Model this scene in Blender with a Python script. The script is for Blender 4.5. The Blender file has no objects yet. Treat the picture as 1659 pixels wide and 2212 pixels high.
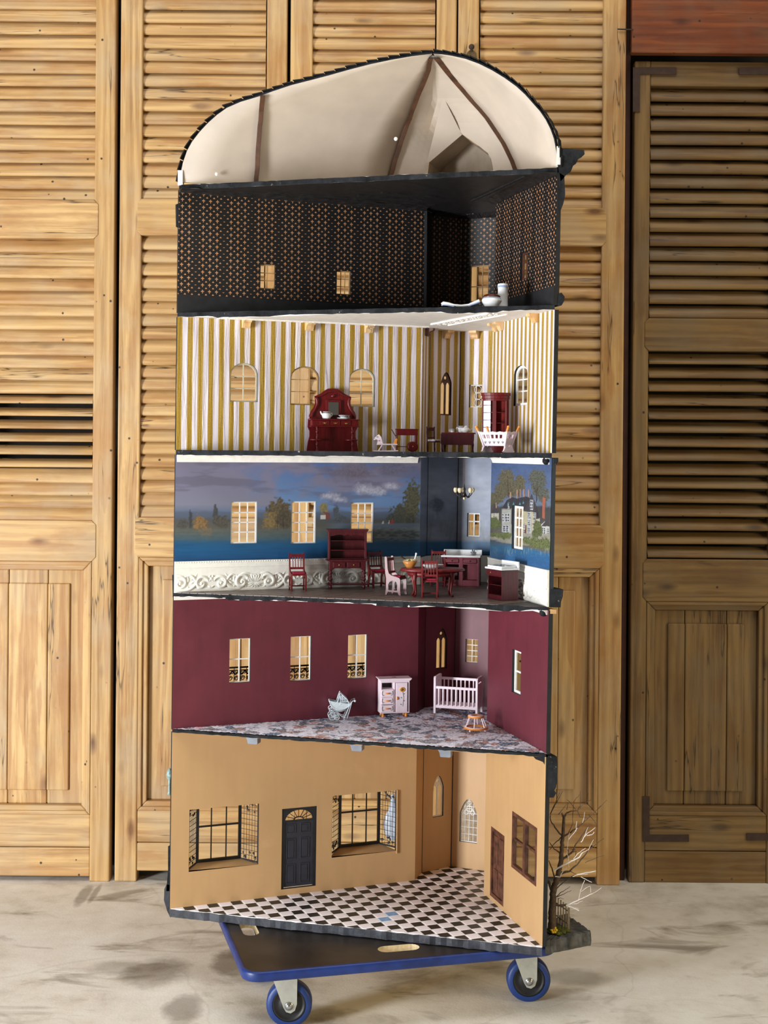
import bpy, bmesh, math, random
import numpy as np
from math import sin, cos, pi, sqrt, radians
from mathutils import Vector, Matrix
from mathutils.geometry import tessellate_polygon
random.seed(7)
S = bpy.context.scene
COL = S.collection

# ------------------------------------------------------------------ camera
FPX, ROLL, HC, PV = 3000.0, 0.0077, 1.25, 134.0      # focal length in px, roll, camera height, principal offset
cam = bpy.data.cameras.new('camera'); camo = bpy.data.objects.new('camera', cam); COL.objects.link(camo)
cam.sensor_fit = 'VERTICAL'; cam.sensor_height = 24.0; cam.sensor_width = 18.0
cam.lens = FPX / 2212 * 24.0
cam.shift_y = -PV * cos(ROLL) / 2212; cam.shift_x = -PV * sin(ROLL) / 2212
cam.clip_start = 0.05; cam.clip_end = 60
camo.matrix_world = Matrix.Translation((0, 0, HC)) @ Matrix.Rotation(pi / 2, 4, 'X') @ Matrix.Rotation(ROLL, 4, 'Z')
S.camera = camo

# ------------------------------------------------------------------ light
W = bpy.data.worlds.new('world'); S.world = W; W.use_nodes = True
bg = W.node_tree.nodes['Background']
bg.inputs[0].default_value = (1.0, 0.90, 0.76, 1); bg.inputs[1].default_value = 0.09
def area(name, loc, target, sx, sy, power, col):
    l = bpy.data.lights.new(name, 'AREA'); l.shape = 'RECTANGLE'; l.size = sx; l.size_y = sy
    l.energy = power; l.color = col
    o = bpy.data.objects.new(name, l); COL.objects.link(o); o.location = loc
    o.rotation_euler = (Vector(target) - Vector(loc)).to_track_quat('-Z', 'Y').to_euler()
    return o
area('daylight_doorway', (-3.1, 0.72, 0.75), (0.0, 3.3, 0.95), 0.7, 1.5, 225, (0.93, 0.965, 1.0))
area('roof_light', (0.0, 1.6, 5.2), (0.0, 2.4, 0.0), 4.5, 2.6, 135, (1.0, 0.97, 0.91))
area('right_fill', (3.3, 1.75, 1.25), (0.9, 4.0, 0.9), 1.3, 1.6, 40, (1.0, 0.84, 0.52))  # warm fill added at right to lift the shaded shutters, no known source

S.view_settings.view_transform = 'Standard'; S.view_settings.look = 'None'
S.view_settings.gamma = 1.0; S.view_settings.use_curve_mapping = False
S.view_settings.exposure = 0.0

# ------------------------------------------------------------------ helpers: pixels of the photograph -> world
_c, _s = cos(ROLL), sin(ROLL)
def ray(x, y):
    dx, dy = x - 829.5, y - 1106.0
    return Vector(((dx * _c + dy * _s) / FPX, 1.0, -((-dx * _s + dy * _c) + PV) / FPX))
CAMP = Vector((0, 0, HC))
def at(x, y, Y): return CAMP + ray(x, y) * Y
def onz(x, y, z):
    r = ray(x, y); return CAMP + r * ((z - HC) / r.z)
def proj(p):
    X = p[0] / p[1] * FPX; v = -(p[2] - HC) / p[1] * FPX - PV
    return X * _c - v * _s + 829.5, X * _s + v * _c + 1106.0

# ------------------------------------------------------------------ helpers: objects
def tag(o, label=None, cat=None, group=None, kind=None):
    if label: o['label'] = label
    if cat: o['category'] = cat
    if group: o['group'] = group
    if kind: o['kind'] = kind
    return o
def empty(name, loc=(0, 0, 0), rz=0.0, label=None, cat=None, group=None):
    o = bpy.data.objects.new(name, None); COL.objects.link(o); o.empty_display_size = 0.02
    o.location = loc; o.rotation_euler = (0, 0, rz)
    return tag(o, label, cat, group)
def link(name, me, parent=None):
    o = bpy.data.objects.new(name, me); COL.objects.link(o)
    if parent: o.parent = parent
    return o
def copy_tree(o, parent=None):
    c = o.copy(); COL.objects.link(c)
    if parent: c.parent = parent
    for ch in list(o.children): copy_tree(ch, c)
    return c

class MB:
    def __init__(s): s.v = []; s.f = []; s.mi = []; s.sm = []; s.uv = None
    def add(s, vs, fs, mi=0, sm=False, M=None):
        b = len(s.v)
        for p in vs:
            p = Vector(p); s.v.append(M @ p if M else p)
        for f in fs: s.f.append([b + i for i in f]); s.mi.append(mi); s.sm.append(sm)
        return s
    def box(s, x0, x1, y0, y1, z0, z1, mi=0, M=None):
        vs = [(x0,y0,z0),(x1,y0,z0),(x1,y1,z0),(x0,y1,z0),(x0,y0,z1),(x1,y0,z1),(x1,y1,z1),(x0,y1,z1)]
        return s.add(vs, [(3,2,1,0),(4,5,6,7),(0,1,5,4),(1,2,6,5),(2,3,7,6),(3,0,4,7)], mi, False, M)
    def prism(s, pts, d0, d1, axis='y', mi=0, M=None):
        def mk(a, b, d):
            return (a, d, b) if axis == 'y' else ((d, a, b) if axis == 'x' else (a, b, d))
        n = len(pts); vs = [mk(a, b, d0) for a, b in pts] + [mk(a, b, d1) for a, b in pts]
        fs = [list(range(n)), list(range(2*n-1, n-1, -1))] + [(i, (i+1) % n, n+(i+1) % n, n+i) for i in range(n)]
        return s.add(vs, fs, mi, False, M)
    def plate(s, outer, holes, fn, mi_front=0, mi_back=0, mi_side=0, d0=0.0, d1=-0.01):
        """polygon with holes; fn(a,b,d) -> 3D point; front at d0, back at d1"""
        loops = [outer] + list(holes)
        tris = tessellate_polygon([[Vector((a, b, 0)) for a, b in L] for L in loops])
        flat = [p for L in loops for p in L]; n = len(flat)
        s.add([fn(a, b, d0) for a, b in flat], [tuple(t) for t in tris], mi_front)
        s.add([fn(a, b, d1) for a, b in flat], [tuple(t)[::-1] for t in tris], mi_back)
        for L in loops:
            m = len(L); vs = [fn(a, b, d0) for a, b in L] + [fn(a, b, d1) for a, b in L]
            s.add(vs, [(i, (i+1) % m, m+(i+1) % m, m+i) for i in range(m)], mi_side)
        return s
    def lathe(s, prof, n=16, c=(0, 0, 0), mi=0, M=None, sm=True, sx=1.0, sy=1.0, cap=True):
        vs = []; m = len(prof)
        for r, z in prof:
            r = max(r, 1e-5)
            for k in range(n):
                a = 2*pi*k/n; vs.append((c[0]+r*cos(a)*sx, c[1]+r*sin(a)*sy, c[2]+z))
        fs = [(i*n+k, i*n+(k+1) % n, (i+1)*n+(k+1) % n, (i+1)*n+k) for i in range(m-1) for k in range(n)]
        s.add(vs, fs, mi, sm, M)
        if prof[0] == prof[-1] or cap is False or (len(prof) == 4 and prof[3][0] > .001 and abs(prof[0][0]-prof[3][0]) < .0005): return s
        s.add(vs[:n], [list(range(n))[::-1]], mi, False, M); s.add(vs[-n:], [list(range(n))], mi, False, M)
        return s
    def sphere(s, c, r, n=12, mi=0, M=None, sz=1.0):
        k = max(4, n//2)
        return s.lathe([(r*sin(pi*i/k), -r*sz*cos(pi*i/k)) for i in range(k+1)], n, c, mi, M)
    def tube(s, pts, r, n=6, mi=0, M=None, sm=True, closed=False):
        pts = [Vector(p) for p in pts]; m = len(pts)
        rr = r if isinstance(r, (list, tuple)) else [r]*m
        vs = []; up = None
        for i, p in enumerate(pts):
            if closed: t = pts[(i+1) % m]-pts[i-1]
            else: t = pts[min(i+1, m-1)]-pts[max(i-1, 0)]
            if t.length < 1e-9: t = Vector((0, 0, 1))
            t.normalize()
            if up is None: up = Vector((0, 0, 1)) if abs(t.z) < 0.9 else Vector((0, 1, 0))
            a = t.cross(up)
            if a.length < 1e-6: a = t.cross(Vector((1, 0, 0)))
            a.normalize(); b = a.cross(t).normalized(); up = b
            for k in range(n):
                an = 2*pi*(k+.5)/n; vs.append(p+(a*cos(an)+b*sin(an))*rr[i])
        fs = []
        for i in range(m if closed else m-1):
            j = (i+1) % m
            fs += [(i*n+k, i*n+(k+1) % n, j*n+(k+1) % n, j*n+k) for k in range(n)]
        s.add(vs, fs, mi, sm and n > 4, M)
        if not closed:
            s.add(vs[:n], [list(range(n))[::-1]], mi, False, M); s.add(vs[-n:], [list(range(n))], mi, False, M)
        return s
    def rod(s, p, q, r, n=6, mi=0, M=None, r2=None): return s.tube([p, q], [r, r if r2 is None else r2], n, mi, M)
    def mesh(s, name, mats, recalc=True):
        me = bpy.data.meshes.new(name)
        me.from_pydata([tuple(p) for p in s.v], [], [tuple(f) for f in s.f])
        for m in (mats if isinstance(mats, (list, tuple)) else [mats]): me.materials.append(m)
        me.polygons.foreach_set('material_index', s.mi); me.polygons.foreach_set('use_smooth', s.sm)
        if s.uv is not None:
            uvl = me.uv_layers.new(name='UVMap')
            vi = np.zeros(len(me.loops), dtype=np.int32); me.loops.foreach_get('vertex_index', vi)
            uvl.data.foreach_set('uv', np.array(s.uv, dtype=np.float32)[vi].ravel())
        if recalc:
            bm = bmesh.new(); bm.from_mesh(me); bmesh.ops.recalc_face_normals(bm, faces=bm.faces); bm.to_mesh(me); bm.free()
        me.update(); return me
    def build(s, name, mats, parent=None, bevel=0, label=None, recalc=True, kind=None, smooth_angle=None):
        o = link(name, s.mesh(name, mats, recalc), parent)
        if bevel:
            b = o.modifiers.new('bevel', 'BEVEL'); b.width = bevel; b.segments = 2; b.limit_method = 'ANGLE'; b.angle_limit = radians(40)
        if label: o['label'] = label
        if kind: o['kind'] = kind
        return o

# ------------------------------------------------------------------ helpers: materials
class G:
    def __init__(s, name):
        s.m = bpy.data.materials.new(name); s.m.use_nodes = True; s.nt = s.m.node_tree
        s.b = s.nt.nodes['Principled BSDF']
    def n(s, t, ins=None, **props):
        nd = s.nt.nodes.new(t)
        for k, v in props.items(): setattr(nd, k, v)
        for k, v in (ins or {}).items(): s.set(nd.inputs[k], v)
        return nd
    def set(s, sock, v):
        if isinstance(v, bpy.types.NodeSocket): s.nt.links.new(v, sock)
        elif isinstance(v, bpy.types.Node): s.nt.links.new(v.outputs[0], sock)
        else:
            if hasattr(sock.default_value, '__len__') and len(sock.default_value) == 4 and len(v) == 3: v = (*v, 1)
            sock.default_value = v
    def math(s, op, a, b=0.0, c=0.0): return s.n('ShaderNodeMath', {0: a, 1: b, 2: c}, operation=op).outputs[0]
    def vmath(s, op, a, b=(0, 0, 0)): return s.n('ShaderNodeVectorMath', {0: a, 1: b}, operation=op).outputs[0]
    def mix(s, f, a, b, mode='MIX'):
        nd = s.n('ShaderNodeMix', data_type='RGBA', blend_type=mode)
        s.set(nd.inputs[0], f); s.set(nd.inputs[6], a); s.set(nd.inputs[7], b); return nd.outputs[2]
    def ramp(s, f, stops):
        nd = s.n('ShaderNodeValToRGB', {0: f}); e = nd.color_ramp.elements
        while len(e) < len(stops): e.new(0.5)
        for el, (p, c) in zip(e, stops):
            el.position = p; el.color = (c, c, c, 1) if not hasattr(c, '__len__') else (*c, 1)
        return nd.outputs[0]
    def noise(s, vec, scale, detail=4.0, rough=0.55, dist=0.0):
        return s.n('ShaderNodeTexNoise', {'Vector': vec, 'Scale': scale, 'Detail': detail, 'Roughness': rough, 'Distortion': dist}).outputs[0]
    def coord(s, which='Object'): return s.n('ShaderNodeTexCoord').outputs[which]
    def scale(s, vec, sc): return s.vmath('MULTIPLY', vec, sc)
    def sep(s, vec):
        nd = s.n('ShaderNodeSeparateXYZ', {0: vec}); return nd.outputs[0], nd.outputs[1], nd.outputs[2]
    def bump(s, h, strength=0.4, dist=0.002):
        s.set(s.b.inputs['Normal'], s.n('ShaderNodeBump', {'Height': h, 'Strength': strength, 'Distance': dist}).outputs[0])
    def out(s, col=None, rough=None, **kw):
        if col is not None: s.set(s.b.inputs['Base Color'], col)
        if rough is not None: s.set(s.b.inputs['Roughness'], rough)
        for k, v in kw.items(): s.set(s.b.inputs[k.replace('_', ' ')], v)
        return s.m
def srgb(r, g, b):
    f = lambda c: (c/255/12.92) if c <= 10 else ((c/255+.055)/1.055)**2.4
    return (f(r), f(g), f(b))
def plain(name, col, rough=0.5, mott=0.12, sc=60.0, bump=0.0, **kw):
    g = G(name); co = g.coord()
    nz = g.noise(co, sc, 5)
    d = tuple(c*(1-mott*2) for c in col); l = tuple(min(1, c*(1+mott)) for c in col)
    c = g.ramp(nz, [(0.3, d), (0.7, l)])
    if bump: g.bump(g.noise(co, sc*4, 4), bump, 0.001)
    return g.out(c, rough, **kw)
def pine(name, light, dark, axis, rough=0.55, var=0.35, knot=1.0):
    """old pine: grain stretched along axis, rings, knots, worm holes; every piece offset by its own random"""
    g = G(name); co = g.coord()
    rnd = g.n('ShaderNodeObjectInfo').outputs['Random']
    off = g.n('ShaderNodeCombineXYZ', {0: g.math('MULTIPLY', rnd, 37.0), 1: g.math('MULTIPLY', rnd, 91.0), 2: g.math('MULTIPLY', rnd, 53.0)}).outputs[0]
    p = g.vmath('ADD', co, off)
    st = {'x': (1.2, 14, 14), 'z': (14, 14, 1.2)}[axis]
    q = g.scale(p, st)
    warp = g.noise(g.scale(p, {'x': (2.5, 9, 9), 'z': (9, 9, 2.5)}[axis]), 1.0, 3)
    wv = g.n('ShaderNodeTexWave', {'Vector': q, 'Scale': 0.9, 'Distortion': 14.0, 'Detail': 3.0, 'Detail Scale': 0.6, 'Detail Roughness': .55}, wave_type='BANDS', bands_direction='Z' if axis == 'x' else 'X').outputs['Fac']
    fine = g.noise(g.scale(p, {'x': (6, 160, 160), 'z': (160, 160, 6)}[axis]), 1.0, 4, .6)
    grain = g.math('ADD', g.math('MULTIPLY', wv, 0.17), g.math('ADD', g.math('MULTIPLY', fine, 0.42), g.math('MULTIPLY', warp, 0.52)))
    c = g.ramp(grain, [(0.25, dark), (0.48, tuple(.5*(a+b) for a, b in zip(light, dark))), (0.68, light)])
    # per piece tint
    c = g.mix(g.math('MULTIPLY', rnd, var), c, tuple(x*.62 for x in (light[0]*1.02, light[1]*.9, light[2]*.75)), 'MIX')
    # knots
    vo = g.n('ShaderNodeTexVoronoi', {'Vector': g.scale(p, {'x': (4.2, 11, 11), 'z': (11, 11, 4.2)}[axis]), 'Scale': 1.0}, feature='F1').outputs['Distance']
    k = g.ramp(vo, [(0.05, knot*.9), (0.16, 0.0)])
    c = g.mix(k, c, (dark[0]*.42, dark[1]*.33, dark[2]*.28))
    # stains
    stn = g.ramp(g.noise(g.scale(p, {'x': (3, 11, 11), 'z': (11, 11, 3)}[axis]), 1.0, 6, .65), [(.50, 0.0), (.64, .45)])
    c = g.mix(stn, c, tuple(a*b for a, b in zip(dark, (1.0, .82, .62))))
    # sharp-edged heartwood bands, fine dark resin lines, a few drying cracks, greyer weathered patches
    hb = g.ramp(g.noise(g.scale(p, {'x': (1.6, 20, 20), 'z': (20, 20, 1.6)}[axis]), 1.0, 4, .5, .3), [(.555, 0.0), (.575, .42)])
    c = g.mix(hb, c, tuple(a*b for a, b in zip(dark, (1.12, .92, .72))))
    c = g.mix(g.ramp(g.noise(g.scale(p, {'x': (1.0, 42, 42), 'z': (42, 42, 1.0)}[axis]), 1.0, 6, .65), [(.575, 0.0), (.62, .5)]), c, tuple(a*b for a, b in zip(dark, (.72, .62, .5))))
    lum = light[0]*.5+light[1]*.3; c = g.mix(g.ramp(g.noise(p, 5.0, 4, .6), [(.45, 0.0), (.7, .45)]), c, (lum*1.05, lum*.84, lum*.55))
    ck = g.math('ABSOLUTE', g.math('SUBTRACT', g.noise(g.scale(p, {'x': (.5, 9, 9), 'z': (9, 9, .5)}[axis]), 1.0, 5, .6), .53))
    c = g.mix(g.math('MULTIPLY', g.ramp(ck, [(.0, .95), (.006, 0.0)]), g.ramp(g.noise(p, 2.2, 2), [(.52, 0.0), (.56, 1.0)])), c, tuple(a*.22 for a in dark))
    # worm holes
    wh = g.n('ShaderNodeTexVoronoi', {'Vector': p, 'Scale': 21.0}, feature='F1').outputs['Distance']
    whm = g.ramp(wh, [(0.06, 1.0), (0.09, 0.0)])
    sel = g.ramp(g.noise(p, 4.0, 2), [(.42, 0.0), (.48, .95)])
    c = g.mix(g.math('MULTIPLY', whm, sel), c, (.02, .012, .006))
    g.bump(grain, 0.28, 0.0025)
    return g.out(c, rough)

PL, PD = srgb(210, 171, 113), srgb(150, 107, 58)
m_pine_h = pine('pine_horizontal', PL, PD, 'x')
m_pine_v = pine('pine_vertical', PL, PD, 'z')
OL, OD = srgb(136, 106, 60), srgb(86, 62, 32)
m_old_h = pine('weathered_pine_horizontal', OL, OD, 'x', .6)
m_old_v = pine('weathered_pine_vertical', OL, OD, 'z', .6)
m_orange_wood = pine('orange_board', srgb(136, 70, 28), srgb(84, 36, 12), 'x', .5, .1, 1.0)
m_dark_gap = plain('dark_back', (.012, .009, .006), .9)
m_post = plain('dark_brown_post', srgb(70, 38, 26), .7, .2, 20)
m_iron = plain('old_iron_brown', srgb(62, 42, 32), .7, .2, 50)
m_brass_old = plain('tarnished_latch', srgb(110, 90, 60), .45, .2, 80, Metallic=.5)

def concrete():
    g = G('concrete'); co = g.coord()
    n1 = g.noise(co, 1.6, 8, .62); n2 = g.noise(co, 9, 8, .68); n3 = g.noise(co, 160, 3)
    c = g.ramp(g.math('ADD', g.math('MULTIPLY', n1, .5), g.math('MULTIPLY', n2, .5)), [(.34, srgb(186, 178, 163)), (.48, srgb(224, 218, 207)), (.64, srgb(240, 237, 230))])
    st = g.ramp(g.noise(g.scale(co, (3.4, 7.5, 1)), 1.0, 5, .6, .8), [(.56, 0.0), (.70, .7)])
    c = g.mix(st, c, srgb(112, 96, 74))
    # individual oil stains on the slab
    x, y, z = g.sep(co)
    wob = g.math('MULTIPLY', g.math('SUBTRACT', g.noise(co, 11, 5, .7), .5), 1.7)
    for (px, py, rx, ry, a) in ((497, 2080, .055, .045, .62), (540, 2062, .10, .02, .45), (340, 2100, .09, .055, .5), (395, 2180, .05, .05, .5), (250, 2090, .08, .03, .35), (640, 2190, .12, .03, .4), (1105, 2095, .09, .02, .3), (180, 1935, .02, .06, .5), (205, 1930, .012, .05, .5), (1240, 2110, .1, .03, .4)):
        p = onz(px, py, 0)
        dx = g.math('DIVIDE', g.math('SUBTRACT', x, p.x), rx); dy = g.math('DIVIDE', g.math('SUBTRACT', y, p.y), ry*2)
        d = g.math('ADD', g.math('ADD', g.math('MULTIPLY', dx, dx), g.math('MULTIPLY', dy, dy)), wob)
        c = g.mix(g.ramp(d, [(.3, a), (1.0, 0.0)]), c, srgb(78, 64, 48))
    vo = g.n('ShaderNodeTexVoronoi', {'Vector': g.vmath('ADD', co, g.scale(g.n('ShaderNodeTexNoise', {'Vector': co, 'Scale': 3.0}).outputs['Color'], (.35, .35, 0))), 'Scale': 1.1}, feature='DISTANCE_TO_EDGE').outputs['Distance']
    c = g.mix(g.ramp(vo, [(.0, .12), (.004, 0.0)]), c, srgb(84, 70, 52))
    g.bump(g.math('ADD', n2, g.math('MULTIPLY', n3, .3)), .25, .004)
    return g.out(c, .62)
m_concrete = concrete()

# house materials
def fleur():
    g = G('fleur_de_lis_wallpaper'); uv = g.coord('UV'); x, y, _ = g.sep(uv)
    PXW, PYH = .0168, .0152
    cx = g.math('DIVIDE', x, PXW); cy = g.math('DIVIDE', y, PYH)
    def cell(ox, oy):
        ax = g.math('ADD', cx, ox); ay = g.math('ADD', cy, oy)
        fx = g.math('SUBTRACT', g.math('FRACT', ax), .5); fy = g.math('SUBTRACT', g.math('FRACT', ay), .5)
        return g.math('ABSOLUTE', fx), fy, g.math('FLOOR', ax)
    def ell(fx, fy, ex, ey, rx, ry):
        a = g.math('DIVIDE', g.math('SUBTRACT', fx, ex), rx); b = g.math('DIVIDE', g.math('SUBTRACT', fy, ey), ry)
        return g.math('ADD', g.math('MULTIPLY', a, a), g.math('MULTIPLY', b, b))
    fx, fy, col = cell(0, 0)
    big = g.math('MINIMUM', g.math('MINIMUM', ell(fx, fy, 0, .09, .072, .23), ell(fx, fy, .13, .04, .10, .08)), ell(fx, fy, 0, -.19, .055, .11))
    dash = ell(fx, fy, 0, 0, .14, .05)
    isd = g.math('LESS_THAN', g.math('ABSOLUTE', g.math('SUBTRACT', g.math('MODULO', g.math('ADD', col, 400.0), 4.0), 2.0)), .5)
    a = g.math('LESS_THAN', g.math('ADD', g.math('MULTIPLY', dash, isd), g.math('MULTIPLY', big, g.math('SUBTRACT', 1.0, isd))), 1.0)
    gx, gy, _ = cell(.5, .5)
    small = g.math('LESS_THAN', g.math('MINIMUM', ell(gx, gy, 0, .05, .065, .13), ell(gx, gy, .07, 0, .085, .06)), 1.0)
    f = g.math('MAXIMUM', a, small)
    c = g.mix(f, g.ramp(g.noise(uv, 30, 4), [(.3, (.005, .005, .0055)), (.7, (.009, .009, .0095))]), srgb(190, 136, 94))
    g.bump(g.noise(uv, 45, 3), .08, .002)
    return g.out(c, .55)
m_fleur = fleur()
def stripes():
    g = G('gold_striped_wallpaper'); uv = g.coord('UV'); x, y, _ = g.sep(uv)
    wv = g.math('MULTIPLY', g.math('SUBTRACT', g.noise(g.scale(uv, (20, 3, 1)), 1.0, 3), .5), .0030)
    f = g.math('FRACT', g.math('DIVIDE', g.math('ADD', x, wv), .0252))
    gold = g.math('LESS_THAN', f, .48)
    cg = g.ramp(g.noise(uv, 300, 3), [(.3, srgb(156, 122, 30)), (.7, srgb(178, 144, 48))])
    cw = g.ramp(g.noise(g.scale(uv, (120, 10, 1)), 1.0, 4), [(.35, srgb(214, 203, 212)), (.65, srgb(232, 224, 230))])
    c = g.mix(gold, cw, cg)
    # loosened creases along stripe edges, white torn paper
    ce = g.ramp(g.math('ABSOLUTE', g.math('SUBTRACT', f, .5)), [(.0, 1.0), (.05, 0.0)])
    msk = g.ramp(g.noise(g.scale(uv, (40, 7, 1)), 1.0, 4), [(.52, 0.0), (.58, .85)])
    c = g.mix(g.math('MULTIPLY', ce, msk), c, srgb(248, 244, 232))
    h = g.ramp(g.noise(g.scale(uv, (90, 5, 1)), 1.0, 5, .6, .5), [(.45, 0.0), (.6, 1.0)])
    g.bump(h, .55, .0022)
    return g.out(c, .5)
m_stripe = stripes()
def paintcol(name, col, rough=.55, mott=.2, sc=14, bump=.1, scr=0.0):
    g = G(name); co = g.coord('UV')
    a = g.noise(co, sc, 6, .6); b = g.noise(g.scale(co, (50, 7, 1)), 1.0, 4)
    m = g.math('ADD', g.math('MULTIPLY', a, .6), g.math('MULTIPLY', b, .4))
    c = g.ramp(m, [(.34, tuple(x*(1-mott) for x in col)), (.66, tuple(min(1, x*(1+mott)) for x in col))])
    if scr:
        sm = g.ramp(g.noise(g.scale(co, (7, 10, 1)), 1.0, 5, .6, .3), [(.62, 0.0), (.75, scr)])
        c = g.mix(sm, c, tuple(min(1, x*1.35+.05) for x in col))
    g.bump(g.math('ADD', m, g.math('MULTIPLY', g.noise(co, 220, 3), .3)), bump, .002)
    return g.out(c, rough)
m_maroon = paintcol('maroon_paint', srgb(98, 36, 48), .5, .16, 12, .12, .12)
m_tan = paintcol('tan_paint', srgb(190, 152, 106), .5, .05, 9, .10, .25)
def mural_mat():
    g = G('painted_mural'); at_ = g.n('ShaderNodeVertexColor', layer_name='paint').outputs[0]
    g.bump(g.noise(g.coord(), 90, 3), .06, .002)
    return g.out(at_, .5)
m_mural = mural_mat()
def blackedge():
    g = G('black_painted_edge'); co = g.coord(); n = g.noise(co, 70, 6, .7)
    c = g.ramp(g.noise(co, 25, 5, .7), [(.35, (.007, .0075, .008)), (.65, (.028, .03, .034))])
    c = g.mix(g.ramp(n, [(.66, 0.0), (.72, .8)]), c, srgb(200, 190, 175))
    g.bump(n, .5, .003); return g.out(c, .85, Specular_IOR_Level=.15)
m_edge = blackedge()
m_black = plain('black_paint', (.010, .0105, .012), .75, .3, 40, .25)
m_blackceil = plain('black_plaster', (.02, .0195, .02), .42, .3, 60, .6)
m_slate = plain('slate_stone', srgb(52, 54, 62), .6, .35, 30, .8)
m_roofwhite = plain('roof_plaster', srgb(200, 186, 170), .6, .05, 12, .15)
m_rib = plain('dark_timber_rib', srgb(86, 54, 32), .6, .25, 40, .3)
m_plaster = plain('white_plaster', srgb(246, 241, 233), .55, .05, 60, .25)
m_ana = plain('embossed_white_panel', srgb(240, 238, 228), .5, .03, 90, .35)
m_beadwhite = m_ana
m_whitewin = plain('white_window_paint', srgb(238, 236, 232), .5, .04, 90)
m_creamwin = plain('cream_window_paint', srgb(214, 206, 180), .5, .06, 90)
m_tanwin = plain('tan_window_wood', srgb(196, 156, 104), .5, .1, 90)
m_blackwin = plain('black_window_paint', (.012, .012, .014), .42, .2, 60)
m_doorblue = plain('blue_black_door', srgb(44, 46, 56), .42, .12, 60)
m_brownwood = plain('dark_brown_wood', srgb(96, 58, 42), .5, .35, 55, .3)
m_corbel = pine('corbel_pine', srgb(240, 205, 150), srgb(205, 155, 96), 'z', .5, .1, 0.0)
m_grey = plain('grey_painted_block', srgb(120, 124, 134), .55, .1, 60)
m_white_tile = plain('white_tile', srgb(240, 236, 246), .4, .06, 25)
m_black_tile = plain('black_tile', srgb(34, 34, 35), .45, .25, 40)
m_glint_tile = plain('tile_painted_reflection', srgb(120, 165, 215), .25, .15, 60)  # bluish reflections on a few glossy tiles, painted in as tile colour
m_grout = plain('white_grout', srgb(250, 250, 255), .8, .03, 60)
def floorwood():
    g = G('grey_brown_floor_wood'); co = g.coord(); rnd = g.n('ShaderNodeObjectInfo').outputs['Random']
    n = g.noise(g.scale(g.vmath('ADD', co, g.scale(g.n('ShaderNodeCombineXYZ', {0: rnd, 1: rnd}).outputs[0], (9, 7, 0))), (30, 160, 30)), 1.0, 5, .6)
    c = g.ramp(n, [(.3, srgb(74, 60, 54)), (.7, srgb(122, 104, 96))])
    c = g.mix(g.math('MULTIPLY', rnd, .5), c, srgb(96, 78, 72))
    g.bump(n, .3, .001); return g.out(c, .42)
m_floorwood = floorwood()
def carpet():
    g = G('oriental_carpet'); co = g.coord(); q = g.scale(co, (1, 1, 0))
    d = g.vmath('ADD', q, g.scale(g.n('ShaderNodeTexNoise', {'Vector': q, 'Scale': 75.0, 'Detail': 4.0}).outputs['Color'], (.030, .022, 0)))
    v1 = g.n('ShaderNodeTexVoronoi', {'Vector': d, 'Scale': 48.0}, feature='F1', distance='MANHATTAN')
    e1 = g.n('ShaderNodeTexVoronoi', {'Vector': d, 'Scale': 26.0}, feature='DISTANCE_TO_EDGE').outputs['Distance']
    r = g.sep(v1.outputs['Color'])[0]
    c = g.ramp(r, [(.0, srgb(222, 222, 238)), (.44, srgb(230, 228, 242)), (.46, srgb(48, 76, 106)), (.60, srgb(66, 94, 124)), (.62, srgb(160, 104, 90)), (.74, srgb(178, 122, 106)), (.76, srgb(72, 60, 60)), (.86, srgb(228, 226, 240))])
    c = g.mix(g.math('MULTIPLY', g.ramp(e1, [(.03, .8), (.09, 0.0)]), g.ramp(g.noise(q, 26, 3), [(.48, 0.0), (.54, 1.0)])), c, srgb(62, 78, 98))
    e2 = g.n('ShaderNodeTexVoronoi', {'Vector': d, 'Scale': 9.0}, feature='F1').outputs['Distance']
    c = g.mix(g.ramp(e2, [(.10, .85), (.16, 0.0)]), c, srgb(196, 128, 130))
    c = g.mix(g.math('MULTIPLY', g.ramp(e2, [(.15, 0.0), (.2, .8)]), g.ramp(e2, [(.26, 1.0), (.30, 0.0)])), c, srgb(66, 58, 64))
    f = g.noise(g.scale(q, (170, 420, 1)), 1.0, 4, .7)
    c = g.mix(g.ramp(f, [(.50, 0.0), (.58, .62)]), c, srgb(240, 240, 252))
    g.bump(f, .5, .002); return g.out(c, .95)
m_carpet = carpet()
def mahogany(name, base, dark, rough=.42):
    g = G(name); co = g.coord()
    n = g.noise(g.scale(co, (300, 300, 26)), 1.0, 4, .6)
    c = g.ramp(n, [(.3, dark), (.7, base)])
    return g.out(c, rough, Coat_Weight=.06, Coat_Roughness=.2)
m_mah = mahogany('mahogany', srgb(120, 18, 20), srgb(84, 10, 12))
m_mahd = mahogany('dark_mahogany', srgb(88, 20, 28), srgb(58, 11, 16))
m_velvet = plain('crimson_velvet', srgb(150, 18, 52), .85, .15, 200)
m_brass = plain('brass', srgb(214, 180, 92), .3, .1, 200, Metallic=.8)
m_mirror = plain('mirror_glass', (.8, .8, .8), .04, .0, 10, Metallic=1.0)
m_ceramic = plain('white_ceramic', srgb(242, 242, 242), .15, .02, 80)
m_ceramblue = plain('blue_glazed_band', srgb(160, 182, 214), .15, .15, 120)
m_ceramdark = plain('dark_painted_band', srgb(110, 112, 120), .2, .3, 300)
m_pinkw = plain('pale_pink_paint', srgb(240, 222, 230), .4, .04, 90)
m_orange = plain('orange_paint', srgb(240, 150, 62), .4, .1, 90)
m_leafgrey = plain('grey_green_print', srgb(110, 118, 112), .5, .1, 90)
m_sunyellow = plain('sunflower_yellow', srgb(228, 165, 50), .5, .15, 200)
m_sunbrown = plain('sunflower_brown', srgb(122, 76, 40), .5, .15, 200)
m_redprint = plain('red_print', srgb(170, 50, 40), .5)
m_darkin = plain('shadowed_back_board', srgb(80, 74, 66), .6)
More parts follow.
